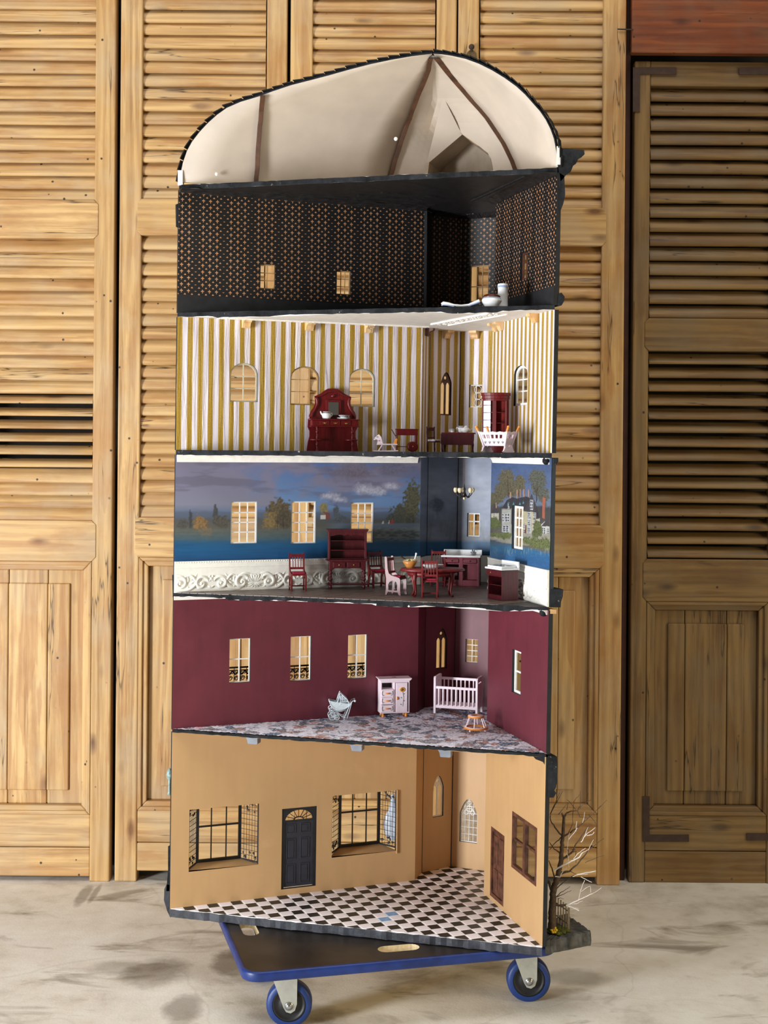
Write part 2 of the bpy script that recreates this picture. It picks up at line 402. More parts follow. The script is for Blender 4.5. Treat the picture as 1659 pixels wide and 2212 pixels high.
m_wire = plain('white_wire', srgb(216, 228, 232), .4, .05, 200)
m_wicker = plain('pale_blue_mesh', srgb(222, 232, 236), .5, .18, 900, .5)
m_cushion = plain('white_patterned_cushion', srgb(224, 224, 228), .8, .15, 400)
m_bowlwood = plain('turned_bowl_wood', srgb(196, 130, 62), .4, .15, 60)
m_salad = plain('pale_salad', srgb(228, 214, 160), .7, .15, 300)
m_blackmetal = plain('black_metal', (.02, .018, .016), .35, .2, 80, Metallic=.4)
m_bronze = plain('dark_bronze', srgb(60, 50, 44), .35, .2, 200, Metallic=.5)
m_globe = plain('cream_glass_globe', srgb(232, 214, 172), .2, .06, 200)
m_copper = plain('copper_chain', srgb(140, 92, 62), .4, .1, 300, Metallic=.5)
m_seatbrown = plain('brown_seat', srgb(84, 32, 22), .25, .2, 90)
m_steel = plain('tap_metal', srgb(120, 122, 128), .25, .1, 90, Metallic=.8)
m_hob = plain('dark_hob', srgb(44, 52, 66), .3)
m_board = plain('black_phenolic_board', srgb(44, 40, 38), .38, .3, 9, .12)
m_ply = plain('pale_plywood_edge', srgb(226, 204, 160), .55, .12, 120)
m_blue = plain('blue_bumper', srgb(24, 48, 112), .4, .2, 25)
m_bluer = plain('blue_rubber', srgb(24, 52, 112), .45, .12, 40)
m_hub = plain('black_hub', srgb(28, 28, 30), .45)
m_zinc = plain('zinc_plate', srgb(196, 198, 190), .35, .1, 30, Metallic=.65)
m_bolt = plain('bolt_steel', srgb(170, 172, 172), .25, .1, 90, Metallic=.8)
m_bark = plain('tree_bark', srgb(92, 72, 52), .8, .3, 120, .6)
m_birch = plain('whitened_twig', srgb(216, 206, 196), .7, .12, 150)
m_moss = plain('green_moss', srgb(96, 100, 30), .95, .35, 160, .8)
m_yflower = plain('yellow_flower', srgb(240, 196, 30), .6, .1, 200)
m_picket = plain('weathered_picket', srgb(168, 148, 120), .7, .2, 90)
m_teal = plain('verdigris_lamp', srgb(150, 176, 172), .4, .25, 120)
m_whitefilm = plain('white_plastic_film', srgb(226, 232, 244), .35, .05, 30)
def glass():
    g = G('window_glass'); nt = g.nt; nt.nodes.remove(g.b)
    t = nt.nodes.new('ShaderNodeBsdfTransparent'); t.inputs[0].default_value = (.93, .95, .95, 1)
    r = nt.nodes.new('ShaderNodeBsdfGlossy'); r.inputs['Roughness'].default_value = .06
    mx = nt.nodes.new('ShaderNodeMixShader'); mx.inputs[0].default_value = .10
    nt.links.new(t.outputs[0], mx.inputs[1]); nt.links.new(r.outputs[0], mx.inputs[2])
    nt.links.new(mx.outputs[0], nt.nodes['Material Output'].inputs[0]); return g.m
m_glass = glass()

# ------------------------------------------------------------------ the setting: floor and the dark wall behind the shutters
YD = 4.0                                                     # front plane of the shutters
fl = MB(); fl.add([(-7, -4, 0), (7, -4, 0), (7, 5.5, 0), (-7, 5.5, 0)], [(0, 1, 2, 3)])
fl.add([(-7, -4, -.1), (7, -4, -.1), (7, 5.5, -.1), (-7, 5.5, -.1)], [(3, 2, 1, 0)])
tag(fl.build('floor', m_concrete), kind='structure')
wb = MB(); wb.box(-4, 4, YD+.16, YD+.26, 0, 3.4)
tag(wb.build('wall_back', m_dark_gap), kind='structure')

# ------------------------------------------------------------------ louvred shutter doors
def slat_mesh(name, L, tilt, wid, th, mat):
    m = MB(); prof = [(wid/2*cos(2*pi*k/14)*(1.0), th/2*abs(sin(2*pi*k/14))**.8*(1 if sin(2*pi*k/14) >= 0 else -1)) for k in range(14)]
    pts = [(p*cos(tilt) - q*sin(tilt), p*sin(tilt) + q*cos(tilt)) for p, q in prof]
    n = len(pts); vs = [(-L/2, a, b) for a, b in pts] + [(L/2, a, b) for a, b in pts]
    m.add(vs, [(i, (i+1) % n, n+(i+1) % n, n+i) for i in range(n)], 0, True)
    m.add(vs, [list(range(n)), list(range(2*n-1, n-1, -1))], 0, False)
    return m.mesh(name, mat)
def wall_x(x, y=1000): return at(x, y, YD).x
def wall_z(y, x): return at(x, y, YD).z
def part_box(name, x0, x1, z0, z1, y0, y1, mat, root, bevel=.004, label=None):
    cx, cz = (x0+x1)/2, (z0+z1)/2
    m = MB(); m.box(x0-cx, x1-cx, y0, y1, z0-cz, z1-cz)
    o = m.build(name, mat, root, bevel, label); o.location = (cx, 0, cz); return o
def shutter(label, X0, X1, sl, sr, ys, xr, ztop, mh, mv, opens=(), foot=.0, pitch=.0367, bottom_gap=.02, yoff=0.0, open_tilt=None, boards=3, slat_tilt=None, top_rail=None):
    """X0..X1 outer edges, sl/sr stile widths; ys = photo rows of the rails at column xr"""
    root = empty('louvred_shutter', ((X0+X1)/2, YD+yoff, 0), 0, label, 'shutter', 'louvred shutters lined up behind the dollhouse')
    cx = (X0+X1)/2; a, b = X0-cx, X1-cx; ia, ib = a+sl, b-sr
    zz = {k: wall_z(v, xr) for k, v in ys.items()}
    T = .045
    part_box('stile', a, ia, foot, ztop, 0, T, mv, root); part_box('stile', ib, b, foot, ztop, 0, T, mv, root)
    def rail(zl, zh, ch=0):
        if not ch: return part_box('rail', ia, ib, zl, zh, .003, T-.004, mh, root, .003)
        e = .012                                              # rail tongues run over the stiles with clipped corners
        m = MB(); cz = (zl+zh)/2; h = (zh-zl)/2
        m.prism([(ia, -h), (ib, -h), (ib+e, -h+e), (ib+e, h-e), (ib, h), (ia, h), (ia-e, h-e), (ia-e, -h+e)], -.0025, T-.006, 'y')
        o = m.build('rail', mh, root, .002); o.location = (0, 0, cz)
    rail(zz['m1'], zz['m0'], 1); rail(zz['l1'], zz['l0'], 1); zm_ = bottom_gap+(zz['b0']-bottom_gap)*.47; rail(bottom_gap, zm_-.0009); rail(zm_+.0009, zz['b0'])
    regions = [(zz['m0'], (zz['t'] if top_rail else ztop)), (zz['l0'], zz['m1'])]
    if top_rail: rail(zz['t'], ztop)
    L = ib-ia-.002; ti = radians(62) if slat_tilt is None else slat_tilt
    me = slat_mesh('slat', L, ti, .049, .019, mh); me2 = slat_mesh('slat', L, radians(28) if open_tilt is None else open_tilt, .049, .014, mh)
    for (z0, z1) in regions:
        n = max(1, round((z1-z0)/pitch)); p = (z1-z0)/n
        for i in range(n):
            zc = z0+p*(i+.5); op = any(lo < zc < hi for lo, hi in opens)
            o = link('slat', me2 if op else me, root)
            o.location = (0, .024+random.uniform(-.0015, .0015), zc+random.uniform(-.001, .001)); o.rotation_euler = (random.uniform(-.03, .03), random.uniform(-.003, .003), 0)
    # raised panel of upright boards inside a mitred moulding
    z0, z1 = zz['b0'], zz['l1']; mw = .026
    for (p, q) in (((ia, z0), (ia, z1)), ((ib, z0), (ib, z1))):
        sgn = 1 if p[0] < 0 else -1
        m = MB(); m.prism([(p[0], z0), (p[0]+sgn*mw, z0+mw), (p[0]+sgn*mw, z1-mw), (p[0], z1)], .006, .03, 'y')
        m.prism([(p[0], z0), (p[0]+sgn*mw*.45, z0+mw*.45), (p[0]+sgn*mw*.45, z1-mw*.45), (p[0], z1)], -.001, .03, 'y')
        m.build('panel_moulding', mv, root, .003)
    for zb, sgn in ((z0, 1), (z1, -1)):
        m = MB(); m.prism([(ia, zb), (ia+mw, zb+sgn*mw), (ib-mw, zb+sgn*mw), (ib, zb)], .006, .03, 'y')
        m.prism([(ia, zb), (ia+mw*.45, zb+sgn*mw*.45), (ib-mw*.45, zb+sgn*mw*.45), (ib, zb)], -.001, .03, 'y')
        m.build('panel_moulding', mh, root, .003)
    pa, pb, q0, q1 = ia+mw, ib-mw, z0+mw, z1-mw; bw = .040
    cuts = [pa] + sorted(pa+(pb-pa)*(k+random.uniform(-.15, .15))/boards for k in range(1, boards)) + [pb]
    for k in range(boards):
        x0, x1 = cuts[k]+(.0006 if k else 0), cuts[k+1]-(.0006 if k < boards-1 else 0)
        f0, f1 = max(x0, pa+bw), min(x1, pb-bw)
        m = MB(); m.box(x0, x1, .024, .034, q0, q1)
        if f1 > f0: m.box(f0, f1, .0165, .024, q0+bw, q1-bw)
        m.build('panel_board', mv, root, .0035)
    return root
ZT = 2.78
R1 = dict(m0=432, m1=515, l0=1124, l1=1212, b0=1760)
zopen = (wall_z(1005, 100), wall_z(848, 100))
d1 = shutter('pale pine louvred shutter at the left edge, some slats hanging open', wall_x(-118), wall_x(247, 500), .058, .058, R1, 100, ZT, m_pine_h, m_pine_v, (zopen,), .0, bottom_gap=.014)
R2 = dict(m0=429, m1=508, l0=1118, l1=1204, b0=1752)
d2 = shutter('pine louvred shutter second from left, directly behind the left side of the dollhouse', wall_x(257, 500), wall_x(619, 200), .064, .058, R2, 340, ZT, m_pine_h, m_pine_v, bottom_gap=.03, yoff=.004)
d3 = shutter('pine louvred shutter third from left, seen above the left roof slope', wall_x(626, 200), wall_x(986, 200), .064, .058, R2, 700, ZT, m_pine_h, m_pine_v, bottom_gap=.03, yoff=.012)
R4 = dict(m0=449, m1=531, l0=1135, l1=1228, b0=1760)
d4 = shutter('pine louvred shutter just right of the dollhouse with small latch at its left stile', wall_x(990, 100), wall_x(1346, 1000), .060, .066, R4, 1280, ZT, m_pine_h, m_pine_v, bottom_gap=.022, yoff=.002)
R5 = dict(t=180, m0=686, m1=757, l0=1210, l1=1302, b0=1768)
YO5 = .03
d5 = shutter('darker weathered shutter at the right edge with iron corner plates', wall_x(1369, 1000), wall_x(1706, 1000), .046, .05, R5, 1500, wall_z(126, 1500), m_old_h, m_old_v, ((wall_z(1210, 1500), wall_z(757, 1500)),), .0, pitch=.0415, bottom_gap=.0, yoff=YO5, open_tilt=radians(40), slat_tilt=radians(56), top_rail=True)
# iron angle plates on the dark shutter
def angle_plate(pts):
    m = MB(); loc = d5.location
    P = [(at(x, y, YD+YO5).x-loc.x, at(x, y, YD+YO5).z) for x, y in pts]
    m.prism(P, -.003, .001, 'y'); m.build('corner_plate', m_iron, d5)
angle_plate([(1367, 146), (1461, 146), (1461, 161), (1382, 161), (1382, 242), (1367, 242)])
angle_plate([(1388, 1720), (1403, 1720), (1403, 1803), (1488, 1803), (1488, 1818), (1388, 1818)])
angle_plate([(1613, 1800), (1672, 1800), (1672, 1720), (1687, 1720), (1687, 1815), (1613, 1815)])
angle_plate([(1596, 147), (1690, 147), (1690, 240), (1675, 240), (1675, 162), (1596, 162)])
# dark post between the two shutters, orange board above the dark one
m = MB(); m.box(-.0075, .0075, 0, .05, 0, 2.8)
o = m.build('door_post', m_post, None, .002); o.location = (wall_x(1357, 1000), YD+.05, 0)
tag(o, 'dark brown upright post in the gap between the two right shutters', 'post')
m = MB(); x0, x1 = wall_x(1365, 60), wall_x(1720, 60); z0 = wall_z(118, 1500)
m.box(-(x1-x0)/2, (x1-x0)/2, 0, .03, 0, .32)
o = m.build('orange_board', m_orange_wood, None, .003); o.location = ((x0+x1)/2, YD+.0, z0+.004)
tag(o, 'orange brown wooden board lying across the top of the dark right shutter', 'board')
m = MB(); a = at(1334, 63, YD-.004); b = at(1368, 64, YD-.004); m.rod(a, b, .0022)
tag(m.build('iron_rod', m_iron), 'thin iron rod sticking out beside the orange board', 'rod')
# latch on d4
lt = MB(); p = at(1018, 125, YD)
lt.prism([(-.018, -.016), (.018, -.016), (.014, .012), (.006, .02), (-.006, .02), (-.014, .012)], -.010, .002, 'y')
o = lt.build('latch', m_brass_old, d4, .002, 'small tarnished metal latch'); o.location = p-d4.location
kb = MB(); kb.sphere((0, -.012, .028), .0085, 12); kb.rod((0, -.008, .016), (0, -.012, .028), .004)
kb.build('latch_knob', m_iron, o)

# ------------------------------------------------------------------ the dollhouse: plan corners that drift a little with height
ZG, ZC5, ZC4, ZC3, ZC2, ZC1 = .175, .593, .9125, 1.246, 1.567, 1.865     # floor levels, ground to attic
def corner(bot, top):
    b = onz(bot[0], bot[1], ZG); t = at(top[0], top[1], b.y)
    return b, t
CN = {'A': corner((367, 1963), (387, 395)), 'B': corner((896, 1901.5), (917, 458)), 'C': corner((911, 1885.5), (933, 462)),
      'D': corner((974, 1872), (1000, 465)), 'F': corner((1171.5, 2046), (1203.5, 385)), 'E': corner((1045, 1931), (1071.5, 445))}
_g = corner((1045, 1881.5), (1071, 465)); _e = CN['E']
gv = _g[0]-CN['D'][0]; gvt = _g[1]-CN['D'][1]
CN['H'] = (_g[0]+gv*.35, _g[1]+gvt*.35)                          # far end of the bay panel, hidden behind the right wall
CN['J'] = (CN['E'][0]+Vector((.045, .06, 0)), CN['E'][1]+Vector((.045, .06, 0)))
def P(k, z):
    b, t = CN[k]; f = (z-b.z)/(t.z-b.z); q = b.lerp(t, f); q.z = z; return q
SEG = {'left': ('A', 'B'), 'return': ('B', 'C'), 'bayl': ('C', 'D'), 'bayr': ('D', 'H'), 'back': ('H', 'J'), 'ret2': ('J', 'E'), 'right': ('E', 'F')}
def seglen(s): a, b = SEG[s]; return (P(b, .9)-P(a, .9)).length
def wpt(s, u, z, d=0.0):
    a, b = SEG[s]; p, q = P(a, z), P(b, z); v = q-p; n = Vector((v.y, -v.x, 0)).normalized()
    return p+v*u+n*d
def wuv(s, x, y, d=0.0):
    a, b = SEG[s]; z = 1.0; r = ray(x, y)
    for _ in range(8):
        p, q = P(a, z), P(b, z); v = q-p; n = Vector((v.y, -v.x, 0)).normalized(); p = p+n*d
        t = (p-CAMP).dot(n)/r.dot(n); h = CAMP+r*t; z = h.z
    v.z = 0
    return (h-p).dot(v)/v.length_squared, h.z
HOUSE = empty('dollhouse', P('B', .15), 0, 'tall five storey open corner dollhouse with arched attic standing on the blue dolly', 'dollhouse')
HOFF = HOUSE.location.copy()
def hpart(mb, name, mats, bevel=0, label=None, recalc=True, parent=None, kind=None):
    """a part of the house: mesh in world space, re-based to the house origin"""
    base = HOFF if parent is None or parent is HOUSE else HOFF
    mb.v = [p-base for p in mb.v]
    return mb.build(name, mats, parent or HOUSE, bevel, label, recalc, kind)

WALLT = .010
def wall(s, z0, z1, mat, holes=(), t=WALLT, name='room_wall', u0=0.0, u1=1.0, label=None, mout=None):
    L = seglen(s); m = MB()
    outer = [(u0*L, z0), (u1*L, z0), (u1*L, z1), (u0*L, z1)]
    hs = [[(u*L, z) for u, z in h] for h in holes]
    m.plate(outer, hs, lambda a, b, d: wpt(s, a/L, b, d), 0, 1, 1, 0.0, -t)
    loops = [outer]+hs; flat = [p for q in loops for p in q]; uv = flat+flat
    for q in loops: uv += q+q
    m.uv = [(a, b) for a, b in uv]
    return hpart(m, name, [mat, mout or m_black], label=label)
def hole(s, pts): return [wuv(s, x, y) for x, y in pts]
def rect(x0, x1, y0, y1): return [(x0, y1), (x1, y1), (x1, y0), (x0, y0)]
def hrect(s, x0, x1, y0, y1):
    """upright rectangle on the wall from photo px box"""
    a = wuv(s, x0, (y0+y1)/2); b = wuv(s, x1, (y0+y1)/2); xm = (x0+x1)/2
    zt = wuv(s, xm, y0)[1]; zb = wuv(s, xm, y1)[1]
    return [(a[0], zb), (b[0], zb), (b[0], zt), (a[0], zt)]
def harch(s, x0, x1, y0, y1, spring, pointed=False):
    r = hrect(s, x0, x1, y0, y1); (ua, zb), (ub, _), (_, zt), _ = r
    zs = wuv(s, (x0+x1)/2, spring)[1]; pts = [(ua, zb), (ub, zb), (ub, zs)]; um = (ua+ub)/2
    N = 8
    for i in range(1, N):
        f = i/N
        if pointed:
            g = 1-abs(2*f-1); pts.append((ub+(ua-ub)*f, zs+(zt-zs)*sin(g*pi/2)**.9))
        else: pts.append((um+(ub-um)*cos(pi*f), zs+(zt-zs)*sin(pi*f)))
    pts.append((ua, zs)); return pts
def shrink(pts, L, w):
    """inset a loop by w metres (towards its centre, per axis)"""
    us = [p[0] for p in pts]; zs = [p[1] for p in pts]; uc = (min(us)+max(us))/2; zc = (min(zs)+max(zs))/2
    fu = 1-2*w/((max(us)-min(us))*L); fz = 1-2*w/(max(zs)-min(zs))
    return [(uc+(u-uc)*fu, zc+(z-zc)*fz) for u, z in pts]
def window(s, loop, cols, rows, mat, fw=.004, bar=.0022, d=-.005, depth=.004, pane=False, zsplit=None, label=None, extra=None):
    L = seglen(s); inner = shrink(loop, L, fw); m = MB()
    fn = lambda a, b, dd: wpt(s, a/L, b, dd)
    m.plate([(u*L, z) for u, z in loop], [[(u*L, z) for u, z in inner]], fn, 0, 0, 0, d, d-depth)
    us = [p[0] for p in inner]; zs = [p[1] for p in inner]; ua, ub, zb, zt = min(us)*L, max(us)*L, min(zs), max(zs)
    def top_at(a):
        # height of the loop's upper border at a
        best = zt; n = len(inner)
        for i in range(n):
            (p, q), (r, t_) = inner[i], inner[(i+1) % n]
            p *= L; r *= L
            if abs(r-p) > 1e-9 and min(p, r)-1e-9 <= a <= max(p, r)+1e-9:
                z = q+(t_-q)*(a-p)/(r-p)
                if z > zb+.3*(zt-zb): best = z
        return best
    def bx(a0, a1, z0, z1):
        m.add([fn(a0, z0, d-.0005), fn(a1, z0, d-.0005), fn(a1, z1, d-.0005), fn(a0, z1, d-.0005), fn(a0, z0, d-depth+.0005), fn(a1, z0, d-depth+.0005), fn(a1, z1, d-depth+.0005), fn(a0, z1, d-depth+.0005)],
              [(0, 1, 2, 3), (7, 6, 5, 4), (0, 4, 5, 1), (1, 5, 6, 2), (2, 6, 7, 3), (3, 7, 4, 0)])
    for k in range(1, cols):
        a = ua+(ub-ua)*k/cols; bx(a-bar/2, a+bar/2, zb, top_at(a))
    hz = [zb+(zt-zb)*k/rows for k in range(1, rows)] if zsplit is None else [zb+(zt-zb)*f for f in zsplit]
    for z in hz: bx(ua, ub, z-bar/2, z+bar/2)
    if extra: extra(m, fn, ua, ub, zb, zt, d, depth)
    o = hpart(m, 'window_frame', mat, label=label)
    if pane:
        g = MB(); g.plate([(u*L, z) for u, z in inner], [], fn, 0, 0, 0, d-depth/2, d-depth/2-.0006)
        g.v = [p-HOFF for p in g.v]; g.build('window_pane', m_glass, o)
    return o
def gothic(s, loop, mat, d=-.004, depth=.003):
    """pointed window: plate with two lancets and a small eye"""
    L = seglen(s); us = [p[0]*L for p in loop]; zs = [p[1] for p in loop]
    ua, ub, zb, zt = min(us), max(us), min(zs), max(zs); w = ub-ua; h = zt-zb; um = (ua+ub)/2
    def lan(c):
        hw = w*.17; b0 = zb+h*.03; sp = zb+h*.70; tp = zb+h*.76
        return [(c-hw, b0), (c+hw, b0), (c+hw, sp), (c+hw*.5, tp-.001), (c, tp), (c-hw*.5, tp-.001), (c-hw, sp)]
    ez = zb+h*.87; eye = [(um+w*.13*cos(2*pi*k/8), ez+h*.035*sin(2*pi*k/8)*1.2) for k in range(8)]
    m = MB(); m.plate([(u*L, z) for u, z in loop], [lan(um-w*.24), lan(um+w*.24), eye], lambda a, b, dd: wpt(s, a/L, b, dd), 0, 0, 0, d, d-depth)
    return hpart(m, 'gothic_window', mat)

# --- floors / slabs
ORDER = ['A', 'B', 'C', 'D', 'H', 'J', 'E', 'F']
def slab(z, t, top, bot, name, ragged=.0018, drips=(), over=.0, n=70, label=None, edge=None):
    out = [P(k, z) for k in ORDER[1:-1]]; A, F = P('A', z), P('F', z)
    v = (F-A); nrm = Vector((v.y, -v.x, 0)).normalized()
    front_t, front_b = [], []
    for i in range(n+1):
        f = i/n; p = A+v*f
        j = random.uniform(-1, 1)*ragged if 0 < i < n else 0
        front_t.append(p+nrm*(over+j)+Vector((0, 0, random.uniform(-.3, .3)*ragged)))
        dz = 0
        for (f0, f1, dd) in drips:
            if f0 < f < f1: dz = -dd*(.6+.4*random.random())
        front_b.append(p+nrm*(over+j+random.uniform(-.5, .5)*ragged)+Vector((0, 0, -t+dz+random.uniform(-.5, .5)*ragged)))
    m = MB(); N = n+1
    # closed outline going A..F along the front then back round the walls
    ring_t = front_t+[p.copy() for p in out[::-1]]; ring_b = front_b+[p+Vector((0, 0, -t)) for p in out[::-1]]
    K = len(ring_t)
    tr = tessellate_polygon([[Vector((p.x, p.y, 0)) for p in ring_t]])
    m.add(ring_t, [tuple(q) for q in tr], 0); m.add(ring_b, [tuple(q)[::-1] for q in tr], 1)
    m.add(ring_t+ring_b, [(i, (i+1) % K, K+(i+1) % K, K+i) for i in range(K)], 2)
    return hpart(m, name, [top, bot, edge or m_edge], label=label)
slab(ZC1, .011, m_plaster, m_blackceil, 'attic_floor', label='attic floor with black plaster ceiling beneath')
slab(ZC2, .010, m_black, m_plaster, 'storey_floor', drips=((.1, .28, .004), (.72, .86, .005)), label='black floor with white ceiling beneath')
slab(ZC3, .011, m_black, m_plaster, 'storey_floor', .002)
slab(ZC4, .008, m_floorwood, m_plaster, 'storey_floor', .0025, ((.55, .66, .006), (.15, .3, .003), (.84, .93, .005)), label='ragged floor of the kitchen storey')
slab(ZC5, .006, m_black, m_tan, 'storey_floor', .002)
slab(ZG, .018, m_grout, m_slate, 'base_board', .0025, over=.003, edge=m_slate, label='dark grey base board with white grouted top')

# --- walls, storey by storey.  top storey: black fleur-de-lis
def rooms(mat, z0, z1, hl, hbl, hbr, hr, zskip=(), matmap=None):
    mm = matmap or {}
    for s, h in (('left', hl), ('return', ()), ('bayl', hbl), ('bayr', hbr), ('back', ()), ('ret2', ()), ('right', hr)):
        if s in zskip: continue
        wall(s, z0, z1, mm.get(s, mat), h)
T2 = ZC1-.011; T3 = ZC2-.010; T4 = ZC3-.011; T5 = ZC4-.008; T6 = ZC5-.006
l1 = hrect('left', 562, 594.5, 571, 624); l2 = hrect('left', 727, 757.5, 585, 636.5)
b1 = hrect('bayr', 1014, 1055, 573, 652); r1 = hrect('right', 1124, 1140, 545, 604)
rooms(m_fleur, ZC2, T2, [l1, l2], [], [b1], [r1], matmap={'return': m_black})
window('left', l1, 2, 3, m_tanwin, .0025, .0022); window('left', l2, 3, 3, m_tanwin, .0025, .0016)
window('bayr', b1, 3, 2, m_tanwin, .003, .0022, zsplit=(.42,)); window('right', r1, 2, 3, m_brownwood, .005, .002, pane=True)
# striped storey
sl = [harch('left', 497, 557, 784, 868, 808), harch('left', 627.5, 689, 791, 875, 815), harch('left', 754, 810, 796, 878.5, 818)]
sg = harch('bayl', 952, 975, 804, 897, 826, True); sb = hrect('bayr', 1013.5, 1041, 831, 880)
sr = harch('right', 1110, 1139, 789, 876, 808)
rooms(m_stripe, ZC3, T3, sl, [sg], [sb], [sr])
window('left', sl[0], 2, 3, m_creamwin, .0035, .002); window('left', sl[1], 3, 3, m_tanwin, .0035, .0018); window('left', sl[2], 2, 3, m_creamwin, .0035, .002)
gothic('bayl', sg, m_brownwood)
def rosettes(m, fn, ua, ub, zb, zt, d, depth):
    for k in range(3):
        zc = zb+(zt-zb)*(k+.6)/3.2; r = (ub-ua)*.32; c = ua+(ub-ua)*.62
        m.tube([fn(c+r*cos(2*pi*i/12), zc+r*sin(2*pi*i/12), d-.002) for i in range(12)], .0009, 4, closed=True)
window('bayr', sb, 2, 1, m_whitewin, .0025, .002, extra=rosettes)
window('right', sr, 2, 3, m_whitewin, .006, .003, pane=True)
# kitchen storey: painted mural above a white embossed dado
kl = [hrect('left', 498.5, 555.5, 1083, 1174), hrect('left', 629, 682.5, 1083, 1174), hrect('left', 757.5, 807, 1085.5, 1173)]
kb_ = hrect('bayr', 1009, 1036, 1108.5, 1159.5); kr = hrect('right', 1106, 1130, 1093, 1187)
def fbm(x, y, seed=0, oct=4):
    out = np.zeros_like(x); amp = 1.0; tot = 0
    for o in range(oct):
        rs = np.random.RandomState(seed+o*17); tab = rs.rand(256, 256)
        xi = np.floor(x).astype(int); yi = np.floor(y).astype(int); fx = x-xi; fy = y-yi
        fx = fx*fx*(3-2*fx); fy = fy*fy*(3-2*fy)
        g = lambda a, b: tab[a % 256, b % 256]
        out += amp*((g(xi, yi)*(1-fx)+g(xi+1, yi)*fx)*(1-fy)+(g(xi, yi+1)*(1-fx)+g(xi+1, yi+1)*fx)*fy)
        tot += amp; amp *= .5; x = x*2.03+3.1; y = y*2.03+1.7
    return out/tot
def lin(c): return np.array(srgb(*c))
class Paint:
    def __init__(s, X, Y): s.X, s.Y = X, Y; s.C = np.zeros((len(X), 3))
    def lay(s, mask, col):
        mk = np.clip(mask, 0, 1)[:, None]; col = col if isinstance(col, np.ndarray) and col.ndim == 2 else np.array(col)[None, :]
        s.C = s.C*(1-mk)+col*mk
    def blob(s, x, y, rx, ry, c0, c1=None, soft=.25, rough=.5, seed=1, fs=6.0, alpha=1.0):
        n = fbm(s.X/fs+40, s.Y/fs+40, seed)
        d = np.sqrt(((s.X-x)/rx)**2+((s.Y-y)/ry)**2)+(n-.5)*2*rough
        mk = np.clip((1-d)/soft, 0, 1)*alpha
        n2 = fbm(s.X/2.2+9, s.Y/2.2+5, seed+5)[:, None]; c0 = lin(c0); c1 = lin(c1) if c1 else c0
        hl = np.clip(.5+(n2-.5)*3.0, 0, 1)
        s.lay(mk, c0[None, :]*(1-hl)+c1[None, :]*hl)
    def poly(s, pts, col, alpha=1.0):
        m = np.zeros(len(s.X), bool); n = len(pts)
        for i in range(n):
            (x0, y0), (x1, y1) = pts[i], pts[(i+1) % n]
            if y0 == y1: continue
            m ^= ((y0 > s.Y) != (y1 > s.Y)) & (s.X < (x1-x0)*(s.Y-y0)/(y1-y0)+x0)
        s.lay(m*alpha, lin(col))
def vramp(Y, stops):
    ys = [a for a, _ in stops]; cs = np.array([lin(c) for _, c in stops])
    return np.stack([np.interp(Y, ys, cs[:, k]) for k in range(3)], 1)
